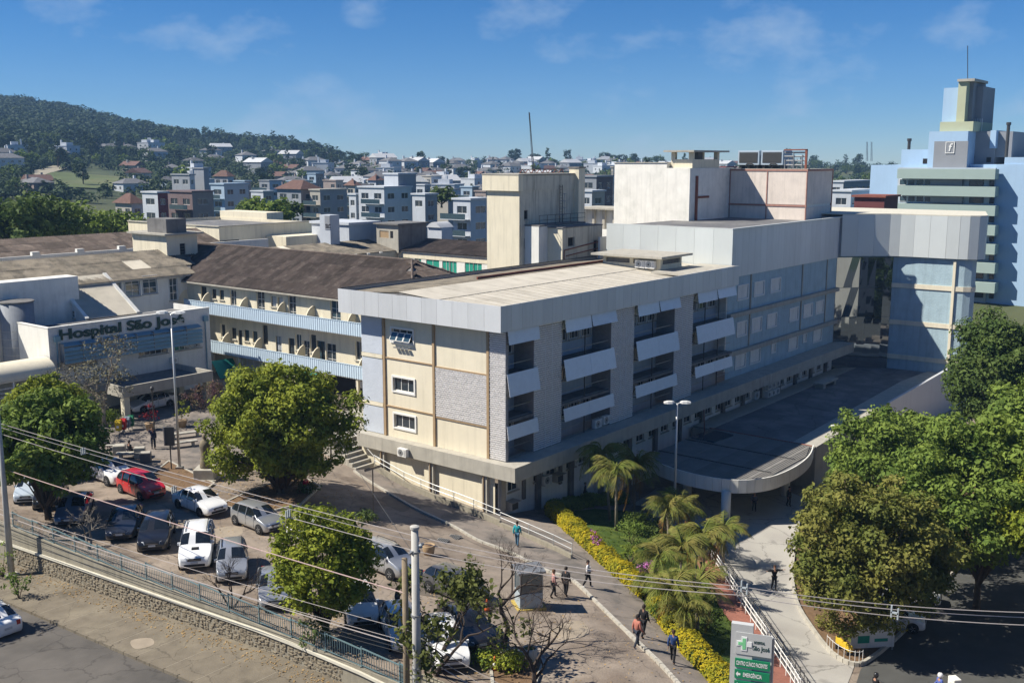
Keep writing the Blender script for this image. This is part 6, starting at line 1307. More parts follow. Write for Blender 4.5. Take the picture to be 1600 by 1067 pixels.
for _ in range(900): v = random.uniform(-15,16); u = wall_u(v)-.15-abs(random.gauss(0,.7)); Pl.append((max(u,-31.5), v, sz(v)+.02))
Pl = np.array(Pl); Nn = RNG.normal(size=Pl.shape)*.25+[0,0,1]; Nn /= np.linalg.norm(Nn,axis=1,keepdims=True); V, Fc = leaf_verts(Pl, Nn, .11, .6); tag(put('fallen_leaves', np_mesh('fallen_leaves', V, Fc, M('dry_leaf',(.30,.20,.09),.35,3,.9)), None), 'dry fallen leaves scattered on the paving', 'leaves', None, 'stuff')
# ------------------------------------------------------------------ cars
def interp(x, xs, ys): return float(np.interp(x, xs, ys))
def car_meshes(spec, body):
    """nose at -Y. returns list of (name, mesh, loc, children)"""
    L_, Wd, Ht, wb = spec['L'], spec['W'], spec['H'], spec['wb']; cl = spec.get('clear', .2); wr = spec.get('wr', .31)
    # profile fractions of length: (y fraction from nose, z top)
    prof = spec['prof']; belt = spec['belt']; gh = spec['gh']   # gh: (windscreen base, windscreen top, rear window top, rear window base) as fractions
    st = sorted(set([0,.012,.04,.09,.16,.24]+list(gh)+[gh[1]+(gh[2]-gh[1])*k/4 for k in range(5)]+[gh[0]+(gh[1]-gh[0])*k/3 for k in range(4)]+[gh[2]+(gh[3]-gh[2])*k/3 for k in range(4)]+[.93,.97,.99,1.0]))
    px, pz = zip(*prof); grid = []; hw = Wd/2
    for s in st:
        zt = interp(s, px, pz); e = min(s, 1-s); rnd = interp(e, [0,.015,.05,.14,.3], [.80,.88,.95,.99,1.0]); w = hw*rnd
        zb = cl+interp(e, [0,.02,.08], [.13,.04,0]); bz = min(belt+interp(s,[0,1],[-.03,.05]), zt-.02)
        tum = interp(s, [gh[0],gh[1],gh[2],gh[3]], [.96,.76,.76,.90]) if gh[0] <= s <= gh[3] else .93
        wt = w*tum if zt-bz > .05 else w*.93; sh = bz-.0
        ring = [(w*.90,zb),(w*.975,zb+.10),(w*1.0,zb+(bz-zb)*.45),(w*1.0,zb+(bz-zb)*.72),(w*.975,bz)]
        mid = (w*.975*.45+wt*.55, bz+(zt-bz)*.62); ring += [mid,(wt*.985,zt-.055 if zt-bz > .12 else zt-(zt-bz)*.35),(wt*.86,zt-.012),(wt*.45,zt+.012),(0,zt+.018)]
        y = (s-.5)*L_; grid.append([(x,y,z) for x, z in ring]+[(-x,y,z) for x, z in ring[-2::-1]])
    n = len(grid[0]); groups = {'body': [], 'windscreen': [], 'rear_window': [], 'side_window': []}
    v = [p for r in grid for p in r]
    def f(i, j): return (i*n+j, i*n+j+1, (i+1)*n+j+1, (i+1)*n+j)
    pil = spec.get('pil', .018)
    for i in range(len(st)-1):
        sm = (st[i]+st[i+1])/2
        for j in range(n-1):
            k = 'body'; jj = j if j < n/2 else n-2-j
            if jj in (4,5) and gh[0]+.05 < sm < gh[3]-.03: k = 'side_window'
            if jj in (6,7,8) and gh[0]+.012 < sm < gh[1]: k = 'windscreen'
            if jj in (6,7,8) and gh[2] < sm < gh[3]-.01: k = 'rear_window'
            groups[k].append(f(i, j))
    groups['body'] += [tuple(range(n-1,-1,-1)), tuple((len(st)-1)*n+j for j in range(n))]
    groups['body'] += [((i+1)*n, (i)*n, i*n+n-1, (i+1)*n+n-1) for i in range(len(st)-1)]
    out = []
    for k, fs in groups.items():
        m = MB(); m.v = v; m.f = [tuple(reversed(q)) for q in fs]; used = sorted({i for q in fs for i in q}); mp_ = {a: b_ for b_, a in enumerate(used)}
        m.v = [v[i] for i in used]; m.f = [tuple(mp_[i] for i in reversed(q)) for q in fs]
        me = m.mesh(k, body if k == 'body' else m_cglass, True); bm = bmesh.new(); bm.from_mesh(me); bmesh.ops.recalc_face_normals(bm, faces=bm.faces) if k == 'body' else None; bm.to_mesh(me); bm.free(); out.append((k, me, None, []))
    def zat(s): return interp(s, px, pz)
    # pillars over the side glass
    for s in spec.get('pillars', (.5,)):
        for sd in (-1, 1):
            y = (s-.5)*L_; z0, z1 = belt-.02, zat(s)-.05; m = MB(); m.beam((sd*hw*.985,y,z0),(sd*hw*.80,y,z1),.035,.08); out.append(('pillar', m.mesh('pillar', body), None, []))
    for sd in (-1, 1):
        for yy in (-wb/2+spec.get('wo',0), wb/2+spec.get('wo',0)):
            t = MB(); t.lathe([(wr*.62,-.1),(wr*.97,-.1),(wr,-.06),(wr,.06),(wr*.97,.1),(wr*.62,.1)], 20); t.v = [(z, x, y) for x, y, z in t.v]
            rm = MB(); rm.lathe([(wr*.62,-.06),(wr*.62,.085),(wr*.5,.06),(wr*.12,.07),(wr*.1,.095)], 20); rm.v = [(sd*z, x, y) for x, y, z in rm.v]
            sp = MB()
            for q in range(5): a = q*2*math.pi/5; sp.beam((sd*.078, math.cos(a)*wr*.12, math.sin(a)*wr*.12), (sd*.085, math.cos(a)*wr*.58, math.sin(a)*wr*.58), .05, .03)
            ar = MB(); ar.lathe([(wr*1.2,-.02),(wr*1.2,.02)], 22); ar.v = [(z*.5, x, y+.015) for x, y, z in ar.v]
            xw = sd*(hw-.105+.022)
            out.append(('wheel_arch', ar.mesh('wheel_arch', m_blk), (sd*(hw-.006), yy, wr), []))
            out.append(('wheel', t.mesh('tyre', m_tyre, True), (xw, yy, wr), [('rim', rm.mesh('rim', spec.get('rim', m_rim))), ('spokes', sp.mesh('spokes', spec.get('rim', m_rim)))]))
    zh = zat(.04)-.10; hx = hw*.70; y0 = -L_/2
    for sd in (-1, 1):
        m = MB(); m.add([(sd*hw*.45,y0+.035,zh-.10),(sd*hw*.80,y0+.13,zh-.07),(sd*hw*.88,y0+.32,zh+.06),(sd*hw*.50,y0+.10,zh+.07)], [(0,1,2,3)]); m2 = MB(); q = [Vector(p) for p in m.v]; m2.slab(q if sd > 0 else q[::-1], .05); m2.v = [(x, y-.035, z+.01) for x, y, z in m2.v]; out.append(('headlight', m2.mesh('headlight', m_lamp), None, []))
        m = MB(); zt_ = min(zat(.97), belt+.12)-.12; m.box(sd*hw*.62-.1, sd*hw*.62+.1, L_/2-.06, L_/2+.012, zt_-.14, zt_+.1) if True else None; out.append(('tail_light', m.mesh('tail_light', m_tail), None, []))
        m = MB(); ym = (gh[0]+.055-.5)*L_; m.box(sd*(hw+.02)-.07, sd*(hw+.02)+.07, ym-.05, ym+.06, belt+.02, belt+.16); out.append(('mirror', m.mesh('mirror', body), None, []))
        for s in spec.get('handles', (.50,.70)): m = MB(); m.box(sd*hw-.012*1, sd*hw+.012, (s-.5)*L_-.08, (s-.5)*L_+.08, belt-.16, belt-.13); out.append(('door_handle', m.mesh('door_handle', m_metal), None, []))
        for s in spec.get('doors', (.33,.52,.70)): m = MB(); m.box(sd*hw-.004, sd*hw+.004, (s-.5)*L_-.008, (s-.5)*L_+.008, cl+.12, belt-.02); out.append(('door_gap', m.mesh('door_gap', m_blk), None, []))
    m = MB(); m.box(-hw*.40,hw*.40,y0-.018,y0+.05,zh-.12,zh+.01); m.box(-hw*.62,hw*.62,y0-.012,y0+.05,cl+.13,cl+.27); out.append(('grille', m.mesh('grille', m_blk), None, []))
    m = MB(); m.box(-hw*.38,hw*.38,y0-.028,y0-.017,zh-.065,zh-.045); out.append(('badge_bar', m.mesh('badge_bar', m_rim), None, []))
    m = MB(); m.box(-.2,.2,y0-.03,y0-.012,cl+.30,cl+.41); m.box(-.2,.2,L_/2+.008,L_/2+.025,belt-.32,belt-.2); out.append(('number_plate', m.mesh('number_plate', m_plate), None, []))
    if spec.get('rails'):
        for sd in (-1, 1):
            m = MB(); s0, s1 = gh[1]+.03, gh[2]-.03; m.tube([(sd*hw*.63,(s0-.5)*L_,zat(s0)+.0),(sd*hw*.63,(s0+.03-.5)*L_,zat(s0)+.07),(sd*hw*.63,(s1-.03-.5)*L_,zat(s1)+.07),(sd*hw*.63,(s1-.5)*L_,zat(s1))], .022, 6); out.append(('roof_rail', m.mesh('roof_rail', m_blk), None, []))
    if spec.get('scoop'): m = MB(); m.add([(-.2,y0+.75,zat(.17)+.02),(.2,y0+.75,zat(.17)+.02),(.2,y0+1.1,zat(.22)+.02),(-.2,y0+1.1,zat(.22)+.02),(-.16,y0+.78,zat(.17)+.1),(.16,y0+.78,zat(.17)+.1)], [(0,1,5,4),(4,5,2,3),(1,2,5),(0,4,3)]); out.append(('bonnet_scoop', m.mesh('bonnet_scoop', m_blk), None, []))
    if spec.get('sunroof'): m = MB(); s0 = gh[1]+.04; s1 = s0+.15; m.slab([(-hw*.5,(s0-.5)*L_,zat(s0)+.025),(hw*.5,(s0-.5)*L_,zat(s0)+.025),(hw*.5,(s1-.5)*L_,zat(s1)+.025),(-hw*.5,(s1-.5)*L_,zat(s1)+.025)], .02); out.append(('sunroof', m.mesh('sunroof', m_cglass), None, []))
    return out
def P_(h, hood, nose, deck=None, g=(.27,.42,.74,.93)):
    tail = deck if deck else h*.66
    return [(0,nose*.72),(.015,nose*.9),(.06,nose),(g[0]-.02,hood),(g[0]+(g[1]-g[0])*.5,hood+(h-hood)*.6),(g[1],h*.975),(g[1]+.08,h),(g[2]-.06,h*.99),(g[2],h*.965),(g[2]+(g[3]-g[2])*.55,(h*.965+tail)*.53),(g[3],tail),(.985,tail*.93),(1,tail*.80)]
SP = {
 'hatch': dict(L=3.85,W=1.66,H=1.50,wb=2.46,belt=.93,gh=(.25,.41,.85,.965),prof=P_(1.50,.98,.80,1.02,(.25,.41,.85,.965)),wr=.30,pillars=(.53,.74),doors=(.31,.53,.74)),
 'mpv': dict(L=4.05,W=1.70,H=1.62,wb=2.55,belt=.98,gh=(.22,.40,.86,.97),prof=P_(1.62,1.04,.86,1.08,(.22,.40,.86,.97)),wr=.31,pillars=(.53,.74),rails=True,doors=(.30,.53,.74)),
 'sedan': dict(L=4.35,W=1.70,H=1.46,wb=2.50,belt=.90,gh=(.27,.41,.70,.84),prof=P_(1.46,.95,.78,1.00,(.27,.41,.70,.84)),wr=.30,rim=m_drim,pillars=(.53,.70),doors=(.33,.53,.70)),
 'bigsedan': dict(L=4.6,W=1.78,H=1.45,wb=2.7,belt=.90,gh=(.28,.42,.70,.85),prof=P_(1.45,.95,.76,1.02,(.28,.42,.70,.85)),wr=.32,pillars=(.54,.71),doors=(.34,.54,.71)),
 'suv': dict(L=4.72,W=1.84,H=1.84,wb=2.75,belt=1.16,clear=.28,gh=(.27,.38,.88,.97),prof=P_(1.84,1.18,1.00,1.26,(.27,.38,.88,.97)),wr=.38,pillars=(.50,.70,.88),rails=True,scoop=True,doors=(.32,.51,.70)),
 'xsuv': dict(L=4.45,W=1.82,H=1.56,wb=2.70,belt=1.02,clear=.2,gh=(.28,.42,.84,.965),prof=P_(1.56,1.04,.86,1.12,(.28,.42,.84,.965)),wr=.35,pillars=(.54,.75),doors=(.34,.54,.75)),
}
CACHE = {}
PAINT = dict(white=paint('white',(.78,.78,.77)), silver=paint('silver',(.45,.46,.47),.55,.28), red=paint('red',(.50,.012,.018)), navy=paint('navy',(.018,.022,.035)), black=paint('black',(.012,.012,.014)), blue=paint('steel_blue',(.12,.17,.24),.3), grey=paint('grey',(.10,.10,.105),.3), pale=paint('pale_blue',(.55,.62,.68),.2))
def car(kind, col, label, pos, rz, name='parked_car', sunroof=False):
    key = (kind, col, sunroof)
    if key not in CACHE: CACHE[key] = car_meshes({**SP[kind], 'sunroof': sunroof}, PAINT[col])
    t = thing(name, label, 'car', pos, rz)
    n = Vector((gz(pos[0]-.5,pos[1])-gz(pos[0]+.5,pos[1]), gz(pos[0],pos[1]-.5)-gz(pos[0],pos[1]+.5), 1)).normalized() if name == 'parked_car' else Vector((0,0,1))
    q = Vector((0,0,1)).rotation_difference(n); t.rotation_euler = (q.to_matrix() @ Matrix.Rotation(rz, 3, 'Z')).to_euler()
    for nm, me, loc, ch in CACHE[key]:
        o = put(nm, me, t)
        if loc: o.location = loc
        for cn, cmh in ch: put(cn, cmh, o)
    return t
def at(u, v): return (u, v, gz(u, v))
FL = -.70           # angled bays, noses towards the railing
def nose_px(px, py, kind, rz):      # place by the ground point under the nose
    g = G(px, py); d = Vector((math.sin(rz), -math.cos(rz))); c = Vector(g[:2])-d*SP[kind]['L']/2; return at(c.x, c.y)
# row facing the railing
car('suv','white','white sport utility vehicle with black roof rails and bonnet scoop', nose_px(303,897,'suv',FL), FL+.02)
car('xsuv','black','black sport utility car with chrome grille beside the white vehicle', nose_px(238,868,'xsuv',FL), FL)
car('bigsedan','navy','dark navy saloon parked between the black and the steel blue cars', nose_px(187,850,'bigsedan',FL), FL)
car('bigsedan','blue','steel blue saloon with twin grille behind the leafless shrub', nose_px(106,826,'bigsedan',FL), FL)
car('hatch','black','black hatchback deep in the shade of the dark tree', nose_px(70,800,'hatch',FL), FL)
car('hatch','pale','pale blue-white car hidden behind the dark tree trunk', nose_px(40,790,'hatch',FL), FL)
car('mpv','silver','silver people carrier behind a thin leafless shrub', nose_px(360,916,'mpv',FL), FL+.05)
car('sedan','silver','silver saloon partly under the lime green tree', nose_px(427,958,'sedan',FL), FL+.05)
car('hatch','white','white hatchback with sunroof between the lime tree and the poles', nose_px(562,985,'hatch',FL), FL+.1, sunroof=True)
car('hatch','pale','pale hatchback behind the wooden pole', nose_px(632,1025,'hatch',FL), FL+.1)
car('mpv','white','white car with leaf-shadowed bonnet behind the slat fence', nose_px(702,1055,'mpv',FL), FL+.1)
car('bigsedan','black','dark saloon under the half-bare tree', at(-21.2,-15.2), FL+.2)
# inner row, parallel to the railing
car('mpv','red','red hatchback estate with silver wheels in the inner row', at(-19.3,16.2), math.pi*2-.04)
car('xsuv','white','white crossover half hidden by the dark tree behind the red car', at(-18.9,21.0), -.03)
car('sedan','white','white saloon with dark wheels in the inner row', at(-18.7,10.3), -.03)
car('hatch','silver','silver five-door hatchback beside the planted bed', at(-18.2,4.9), -.03)
car('hatch','white','white car mostly hidden behind the top of the lime tree', at(-17.6,.2), -.05)
car('mpv','silver','silver compact people carrier with roof rails near the planter pot', at(-17.9,-6.2), -.02)
car('hatch','grey','dark grey hatchback behind the half-bare tree', at(-17.6,-11.3), -.03)
# porch, street, side street
car('bigsedan','white','white saloon standing under the entrance porch', at(-5.6,36.2), -math.pi/2, )
car('bigsedan','white','white saloon driving along the road below the wall', (-34.0, 7.6, sz(7.6)-.13), math.pi, 'moving_car')
for px, py, c, lb in ((1414,985,'white','white car tail showing under the olive tree'),(1405,968,'silver','silver car tail behind the white one under the tree'),(1440,945,'white','white car at the far end of the island kerb')):
    g = G(px, py); car('hatch', c, lb, (g.x, g.y+.8, g.z), .25)
# ------------------------------------------------------------------ people
def skin_obj(name, verts, edges, radii, mat, parent, root=0, sub=1):
    me = bpy.data.meshes.new(name); me.from_pydata(verts, edges, []); me.materials.append(mat); o = bpy.data.objects.new(name, me); COL.objects.link(o); o.parent = parent
    m = o.modifiers.new('skin', 'SKIN'); m.use_smooth_shade = True
    for i, r in enumerate(radii):
        rr = r if isinstance(r, tuple) else (r, r); me.skin_vertices[0].data[i].radius = rr; me.skin_vertices[0].data[i].use_root = i == root
    s = o.modifiers.new('sub', 'SUBSURF'); s.levels = sub; s.render_levels = sub; return o
def person(label, pos, rz, top, bottom, shoes=(.02,.02,.02), h=1.68, step=.12, arms='down', hair=(.022,.015,.011), sleeve=1.0, bag=None, sit=False):
    k = h/1.72; t = thing('person', label, 'person', pos, rz); t.scale = (k, k, k)
    mt = cloth('%.2f_%.2f_%.2f' % top, top); mb_ = cloth('%.2f_%.2f_%.2f' % bottom, bottom); ms = cloth('%.2f_%.2f_%.2f' % shoes, shoes); mh = M('hair_%.2f' % hair[0], hair, .2, 20, .7)
    # skeleton, facing -Y
    V = {}; hip = .92
    if sit: hip = .50
    V['pel'] = (0,0,hip); V['waist'] = (0,.01,hip+.14); V['chest'] = (0,.0,hip+.36); V['neck'] = (0,.01,hip+.54); V['head0'] = (0,-.005,hip+.62); V['head1'] = (0,-.015,hip+.72); V['head2'] = (0,-.005,hip+.79); V['nose'] = (0,-.10,hip+.68)
    for s, n in ((-1,'l'),(1,'r')):
        f = step*s
        V['hip'+n] = (s*.09,0,hip-.03)
        if sit: V['knee'+n] = (s*.11,-.42,hip); V['ank'+n] = (s*.11,-.40,.07); V['toe'+n] = (s*.12,-.55,.035)
        else: V['knee'+n] = (s*.095,-f*.9-.03,.49); V['ank'+n] = (s*.095,-f*1.5+(.10 if f < 0 else 0),.075+(.05 if f < 0 else 0)); V['toe'+n] = (s*.11,V['ank'+n][1]-.16,.035)
        V['sh'+n] = (s*.175,.0,hip+.475)
        a = arms if isinstance(arms, str) else arms[0 if s < 0 else 1]
        if a == 'down': V['el'+n] = (s*.235,.03+f*.3,hip+.20); V['wr'+n] = (s*.235,-.05+f*.9,hip-.04)
        elif a == 'up': V['el'+n] = (s*.33,-.08,hip+.53); V['wr'+n] = (s*.15,-.14,hip+.70)
        elif a == 'out': V['el'+n] = (s*.40,-.02,hip+.46); V['wr'+n] = (s*.55,-.10,hip+.50)
        else: V['el'+n] = (s*.225,.0,hip+.22); V['wr'+n] = (s*.10,-.24,hip+.20)
        w = Vector(V['wr'+n]); d = (w-Vector(V['el'+n])).normalized(); sd = d.cross(Vector((0,1,0))).normalized() if abs(d.y) < .9 else Vector((1,0,0)); V['palm'+n] = tuple(w+d*.08)
        for q, (o_, l_) in enumerate(((-.03,.075),(-.01,.09),(.01,.085),(.03,.065))): V['f%d%s' % (q,n)] = tuple(w+d*(.09+l_)+Vector((0,1,0))*o_-Vector((0,.02,.0)))
        V['th'+n] = tuple(w+d*.07+Vector((0,-.055,.0)))
    K = list(V); ix = {a: i for i, a in enumerate(K)}
    E = [('pel','waist'),('waist','chest'),('chest','neck'),('neck','head0'),('head0','head1'),('head1','head2'),('head1','nose')]
    for n in 'lr': E += [('pel','hip'+n),('hip'+n,'knee'+n),('knee'+n,'ank'+n),('ank'+n,'toe'+n),('chest','sh'+n),('sh'+n,'el'+n),('el'+n,'wr'+n),('wr'+n,'palm'+n),('palm'+n,'th'+n)]+[('palm'+n,'f%d%s' % (q,n)) for q in range(4)]
    R0 = dict(pel=(.14,.10), waist=(.125,.09), chest=(.15,.105), neck=.052, head0=(.07,.08), head1=(.082,.098), head2=(.06,.075), nose=.014)
    for n in 'lr': R0.update({'hip'+n:.088,'knee'+n:.056,'ank'+n:.04,'toe'+n:.035,'sh'+n:.055,'el'+n:.04,'wr'+n:.027,'palm'+n:(.036,.02),'th'+n:.011}); R0.update({'f%d%s' % (q,n): .010 for q in range(4)})
    b = skin_obj('body', [V[a] for a in K], [(ix[a],ix[c]) for a, c in E], [R0[a] for a in K], m_skin, t, ix['pel'])
    def sub(name, keys, mat, grow, ends={}):
        kk = [a for a in K if a in keys]; jx = {a: i for i, a in enumerate(kk)}; g = lambda r, e=grow: tuple(x+e for x in r) if isinstance(r, tuple) else r+e
        skin_obj(name, [V[a] for a in kk], [(jx[a],jx[c]) for a, c in E if a in jx and c in jx], [g(R0[a], ends.get(a, grow)) for a in kk], mat, t, 0)
    sub('trousers', {'pel','hipl','hipr','kneel','kneer','ankl','ankr'}, mb_, .016)
    sub('shirt', {'pel','waist','chest','shl','shr','ell','elr'}|({'wrl','wrr'} if sleeve else set()), mt, .024)
    for n in 'lr': sub('shoe', {'ank'+n,'toe'+n}, ms, .014)
    hb = MB(); c = Vector(V['head1']); n_ = 10
    for i in range(6):
        ph = math.pi*.5*i/5
        for j in range(n_): a = 2*math.pi*j/n_; hb.v.append((c.x+.098*math.cos(ph)*math.cos(a), c.y+.012+.112*math.cos(ph)*math.sin(a), c.z+.0+.125*math.sin(ph)-(.08*max(0,math.sin(a)) if i == 0 else 0)+(.03 if i == 0 and math.sin(a) < -.3 else 0)))
    for i in range(5):
        for j in range(n_): hb.f.append((i*n_+j, i*n_+(j+1)%n_, (i+1)*n_+(j+1)%n_, (i+1)*n_+j))
    hb.part('hair', mh, t, smooth=True, local=True)
    for s in (-1,1): MB().lathe([(.001,-.009),(.01,-.004),(.01,.004),(.001,.009)], 8, (s*.034,-.095,hip+.715)).part('eye', m_dark, t, local=True); MB().box(s*.088-.008,s*.088+.008,-.02,.015,hip+.67,hip+.73).part('ear', m_skin, t, local=True, bevel=.005)
    MB().box(-.025,.025,-.101,-.094,hip+.635,hip+.642).part('mouth', M('lip',(.25,.08,.07),0,1,.6), t, local=True)
    if bag: MB().box(.26,.42,-.1,.16,hip-.02,hip+.26).part('bag', cloth('bag%.2f' % bag[0], bag), t, local=True, bevel=.03)
    return t
def GR(px, py, lift=0): g = G(px, py); g.z += lift; return g
vw = HEAD-math.pi/2       # rz that faces the camera
JE=(.03,.035,.05); BL=(.012,.012,.014); WH=(.62,.62,.62)
person('person in turquoise scrubs and jeans walking on the pavement', GR(808,856,.12), vw+2.9, (.02,.30,.34), (.05,.12,.19), h=1.72)
person('person in pale top and dark trousers carrying a white bag on the path', GR(918,921,.12), vw+1.3, WH, BL, (.6,.6,.6), h=1.66, bag=(.7,.7,.7), arms=('fold','down'))
person('person in long dark coat near the kerb facing the booth', GR(884,932), vw+2.6, (.03,.03,.032), BL, h=1.74, step=.05)
person('person in pink top with dark trousers beside the guard booth', GR(865,935), vw+1.8, (.42,.22,.20), BL, h=1.66, step=.08, hair=(.10,.05,.02), arms=('down','fold'))
person('person in orange checked shirt and jeans walking along the kerb', GR(995,1016,.1), vw+2.2, (.40,.15,.11), JE, (.4,.4,.4), h=1.72)
person('person in black behind the one in the orange shirt', GR(1005,1000,.12), vw+2.4, BL, BL, h=1.74)
person('person in blue top and dark trousers at the foot of the hedge', GR(1051,1040,.12), vw+2.8, (.025,.055,.16), BL, h=1.66, hair=(.05,.025,.012))
person('person in black crossing the drive with arms held out', GR(1209,922,.03), vw+.2, BL, BL, h=1.72, arms=('out','out'), step=.04, hair=(.05,.035,.02))
person('person in dark clothes walking beside the shaded wall', Vp(914,783,-1.6) if False else GR(914,787,.12), vw+1.4, BL, BL, h=1.7)
person('person in navy with one hand raised to the face in the courtyard', GR(240,702,.03), vw+.4, (.02,.025,.06), (.015,.018,.035), h=1.74, step=.03, arms=('up','down'))
person('person in white sitting on the long courtyard bench', GR(165,703,.0), vw+2.9, (.55,.55,.60), BL, h=1.66, sit=True, arms=('fold','fold'))
person('person in black sitting by the pale planters', GR(203,714,.0), vw+2.6, BL, BL, h=1.66, sit=True, arms=('fold','fold'))
person('person in red sitting in the shade under the big tree', GR(478,772,.05), vw+1.0, (.40,.02,.05), (.4,.4,.4), h=1.64, sit=True, arms=('fold','fold'))
person('person in dark jacket at the porch door', GR(312,625,.03), vw+1.9, BL, BL, h=1.7)
person('person in dark clothes standing behind the wooden pole among the cars', GR(622,968,.0), vw+2.0, (.02,.025,.04), JE, h=1.75, step=.04)
person('person waiting in the deep shade under the canopy', GR(1178,800,.03), vw, (.05,.06,.10), BL, h=1.7, step=.03)
person('person in dark clothes beside the canopy column', GR(1232,792,.03), vw+.6, BL, BL, h=1.72, step=.03)
# motorcycle riders at the bottom edge of the side street
def rider(label, px, py, rz, jacket, helmet, trunk=False):
    g = G(px, py); mtb = thing('motorcycle', 'motorcycle under the '+label, 'motorcycle', g, rz)
    for y in (-.65,.65):
        w_ = MB(); w_.lathe([(.18,-.05),(.29,-.05),(.30,0),(.29,.05),(.18,.05)], 16); w_.v = [(z, x+y, y_+.3) for x, y_, z in w_.v]; w_.part('wheel', m_tyre, mtb, local=True, smooth=True)
    MB().box(-.13,.13,-.35,.25,.5,.85).part('tank', PAINT['black'], mtb, local=True, bevel=.06); MB().box(-.14,.14,.2,.8,.72,.84).part('seat', m_blk, mtb, local=True, bevel=.03); MB().box(-.12,.12,-.3,.3,.25,.5).part('engine', m_metal, mtb, local=True, bevel=.04)
    MB().tube([(-.35,-.4,1.02),(0,-.5,.98),(.35,-.4,1.02)], .02, 6).part('handlebar', m_dmetal, mtb, local=True); MB().tube([(0,-.5,.98),(0,-.65,.3)], .035, 6).part('fork', m_metal, mtb, local=True)
    if trunk: MB().box(-.28,.28,.62,1.05,.86,1.3).part('trunk', m_wgrime, mtb, local=True, bevel=.04)
    p = person(label, g+Vector((0,0,.33)), rz, jacket, JE, h=1.68, sit=True, arms=('fold','fold')); MB().lathe([(.05,-.14),(.12,-.1),(.145,.0),(.12,.1),(.05,.14)], 14, (0,0,1.2)).part('helmet', M('helm_%.2f' % helmet[0], helmet, 0, 1, .25, coat=.6), p, local=True, smooth=True)
rider('dark-clad motorcycle rider at the drive mouth', 1366,1098, vw+1.8, BL, (.02,.02,.02)); rider('motorcycle rider in blue with a white box on the side street', 1466,1098, vw-1.4, (.08,.12,.35), (.7,.7,.7), True)
# ------------------------------------------------------------------ tall building with the f emblem, right
m_tb = M('tower_pale_blue', (.34,.48,.64), .03, .5, .8, streak=.05); m_tg = M('tower_green_band', (.31,.39,.36), .04, .5, .8); m_tgrey = M('tower_grey', (.24,.25,.27), .05, .5, .8); m_tol = M('tower_olive', (.42,.44,.30), .05, .5, .8)  # wall blue is the cast of tinted viewing glass, put into the colour
UT = 137.0
tb = thing('apartment_tower', 'apartment tower with blue glass tint painted on its walls, green balcony bands and f emblem', 'building', (150, 0, -6))
def tu(px, py, u=UT): return Up(px, py, u)
def tbox(x0, y0, x1, y1, u0, dep, mat, name, base=None):
    a = tu(x0, y0, u0); c = tu(x1, y0, u0); z1 = a.z; z0 = tu(x0, y1, u0).z if base is None else base
    MB().box(u0, u0+dep, c.y, a.y, z0, z1).part(name, mat, tb); return a, c, z1
tbox(1361,258,1420,460,UT+6,18,m_tb,'wall',-8); tbox(1404,262,1556,470,UT+2,22,m_bluegrey,'recess_wall',-8)
zb0 = [264,290,318,347,375,403,432]
for i, y in enumerate(zb0):
    a = tu(1404,y); c = tu(1557,y); z1 = a.z; z0 = tu(1404,y+15).z; MB().box(UT-.6, UT+1.9, c.y, a.y, z0, z1).part('balcony_band', m_tg, tb)
    zw0, zw1 = tu(1404,y+26).z, z0-.1
    n = 4
    for k in range(4):
        w = tu(1408+k*13, y+20, UT+2); window(tb, (UT+1.98, w.y-.4, (zw0+zw1)/2), RU, 1.35, zw1-zw0-.1, 1, 1, m_frame, m_glassb, 0, False, -.05)
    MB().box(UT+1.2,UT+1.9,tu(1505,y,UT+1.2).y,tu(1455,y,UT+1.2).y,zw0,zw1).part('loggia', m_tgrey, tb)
    w = tu(1526, y+20, UT+2); window(tb, (UT+1.98, w.y, (zw0+zw1)/2), RU, 2.4, zw1-zw0-.1, 2, 1, m_dframe, m_glass, 0, False, -.05); w = tu(1550,y+20,UT+2); window(tb, (UT+1.98,w.y,(zw0+zw1)/2), RU, .8, zw1-zw0-.1, 1, 1, m_dframe, m_glass, 0, False, -.05)
tbox(1505,257,1560,470,UT+5,20,m_tb,'wall',-8); tbox(1557,257,1660,470,UT+2.4,20,m_tb,'wall',-8); tbox(1570,246,1700,257,UT+2.6,20,m_tb,'parapet')
tbox(1409,234,1458,263,UT+5,12,m_tb,'roof_block'); a, c, z_ = tbox(1452,206,1513,264,UT+3,14,m_tb,'lift_block'); MB().box(UT+2.9,UT+2.99,tu(1513,222,UT+2.9).y,tu(1460,222,UT+2.9).y,tu(1480,264,UT+2.9).z,tu(1480,221,UT+2.9).z).part('grey_panel', m_tgrey, tb)
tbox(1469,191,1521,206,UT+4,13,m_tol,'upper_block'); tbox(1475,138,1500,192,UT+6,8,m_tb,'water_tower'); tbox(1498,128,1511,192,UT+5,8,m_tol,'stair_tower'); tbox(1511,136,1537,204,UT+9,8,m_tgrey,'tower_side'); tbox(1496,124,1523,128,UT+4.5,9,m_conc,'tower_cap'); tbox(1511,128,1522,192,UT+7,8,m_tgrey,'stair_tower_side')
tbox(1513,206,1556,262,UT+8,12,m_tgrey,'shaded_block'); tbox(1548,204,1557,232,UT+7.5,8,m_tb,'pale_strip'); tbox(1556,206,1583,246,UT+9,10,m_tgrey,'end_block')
for px, y0, y1 in ((1420,221,234),(1572,196,246)): a = tu(px,y1,UT+6); MB().lathe([(.28,0),(.28,tu(px,y0,UT+6).z-a.z),(.4,tu(px,y0,UT+6).z-a.z+.02),(.4,tu(px,y0,UT+6).z-a.z+.5)], 10, a).part('flue', m_dmetal, tb)
window(tb, tuple(tu(1449,252,UT+4.98)), RU, 1.6, .9, 2, 1, m_dframe, m_dark, 0, False, -.03); window(tb, tuple(tu(1545,250,UT+7.98)), RU, .8, .9, 1, 1, m_dframe, m_dark, 0, False, -.03)
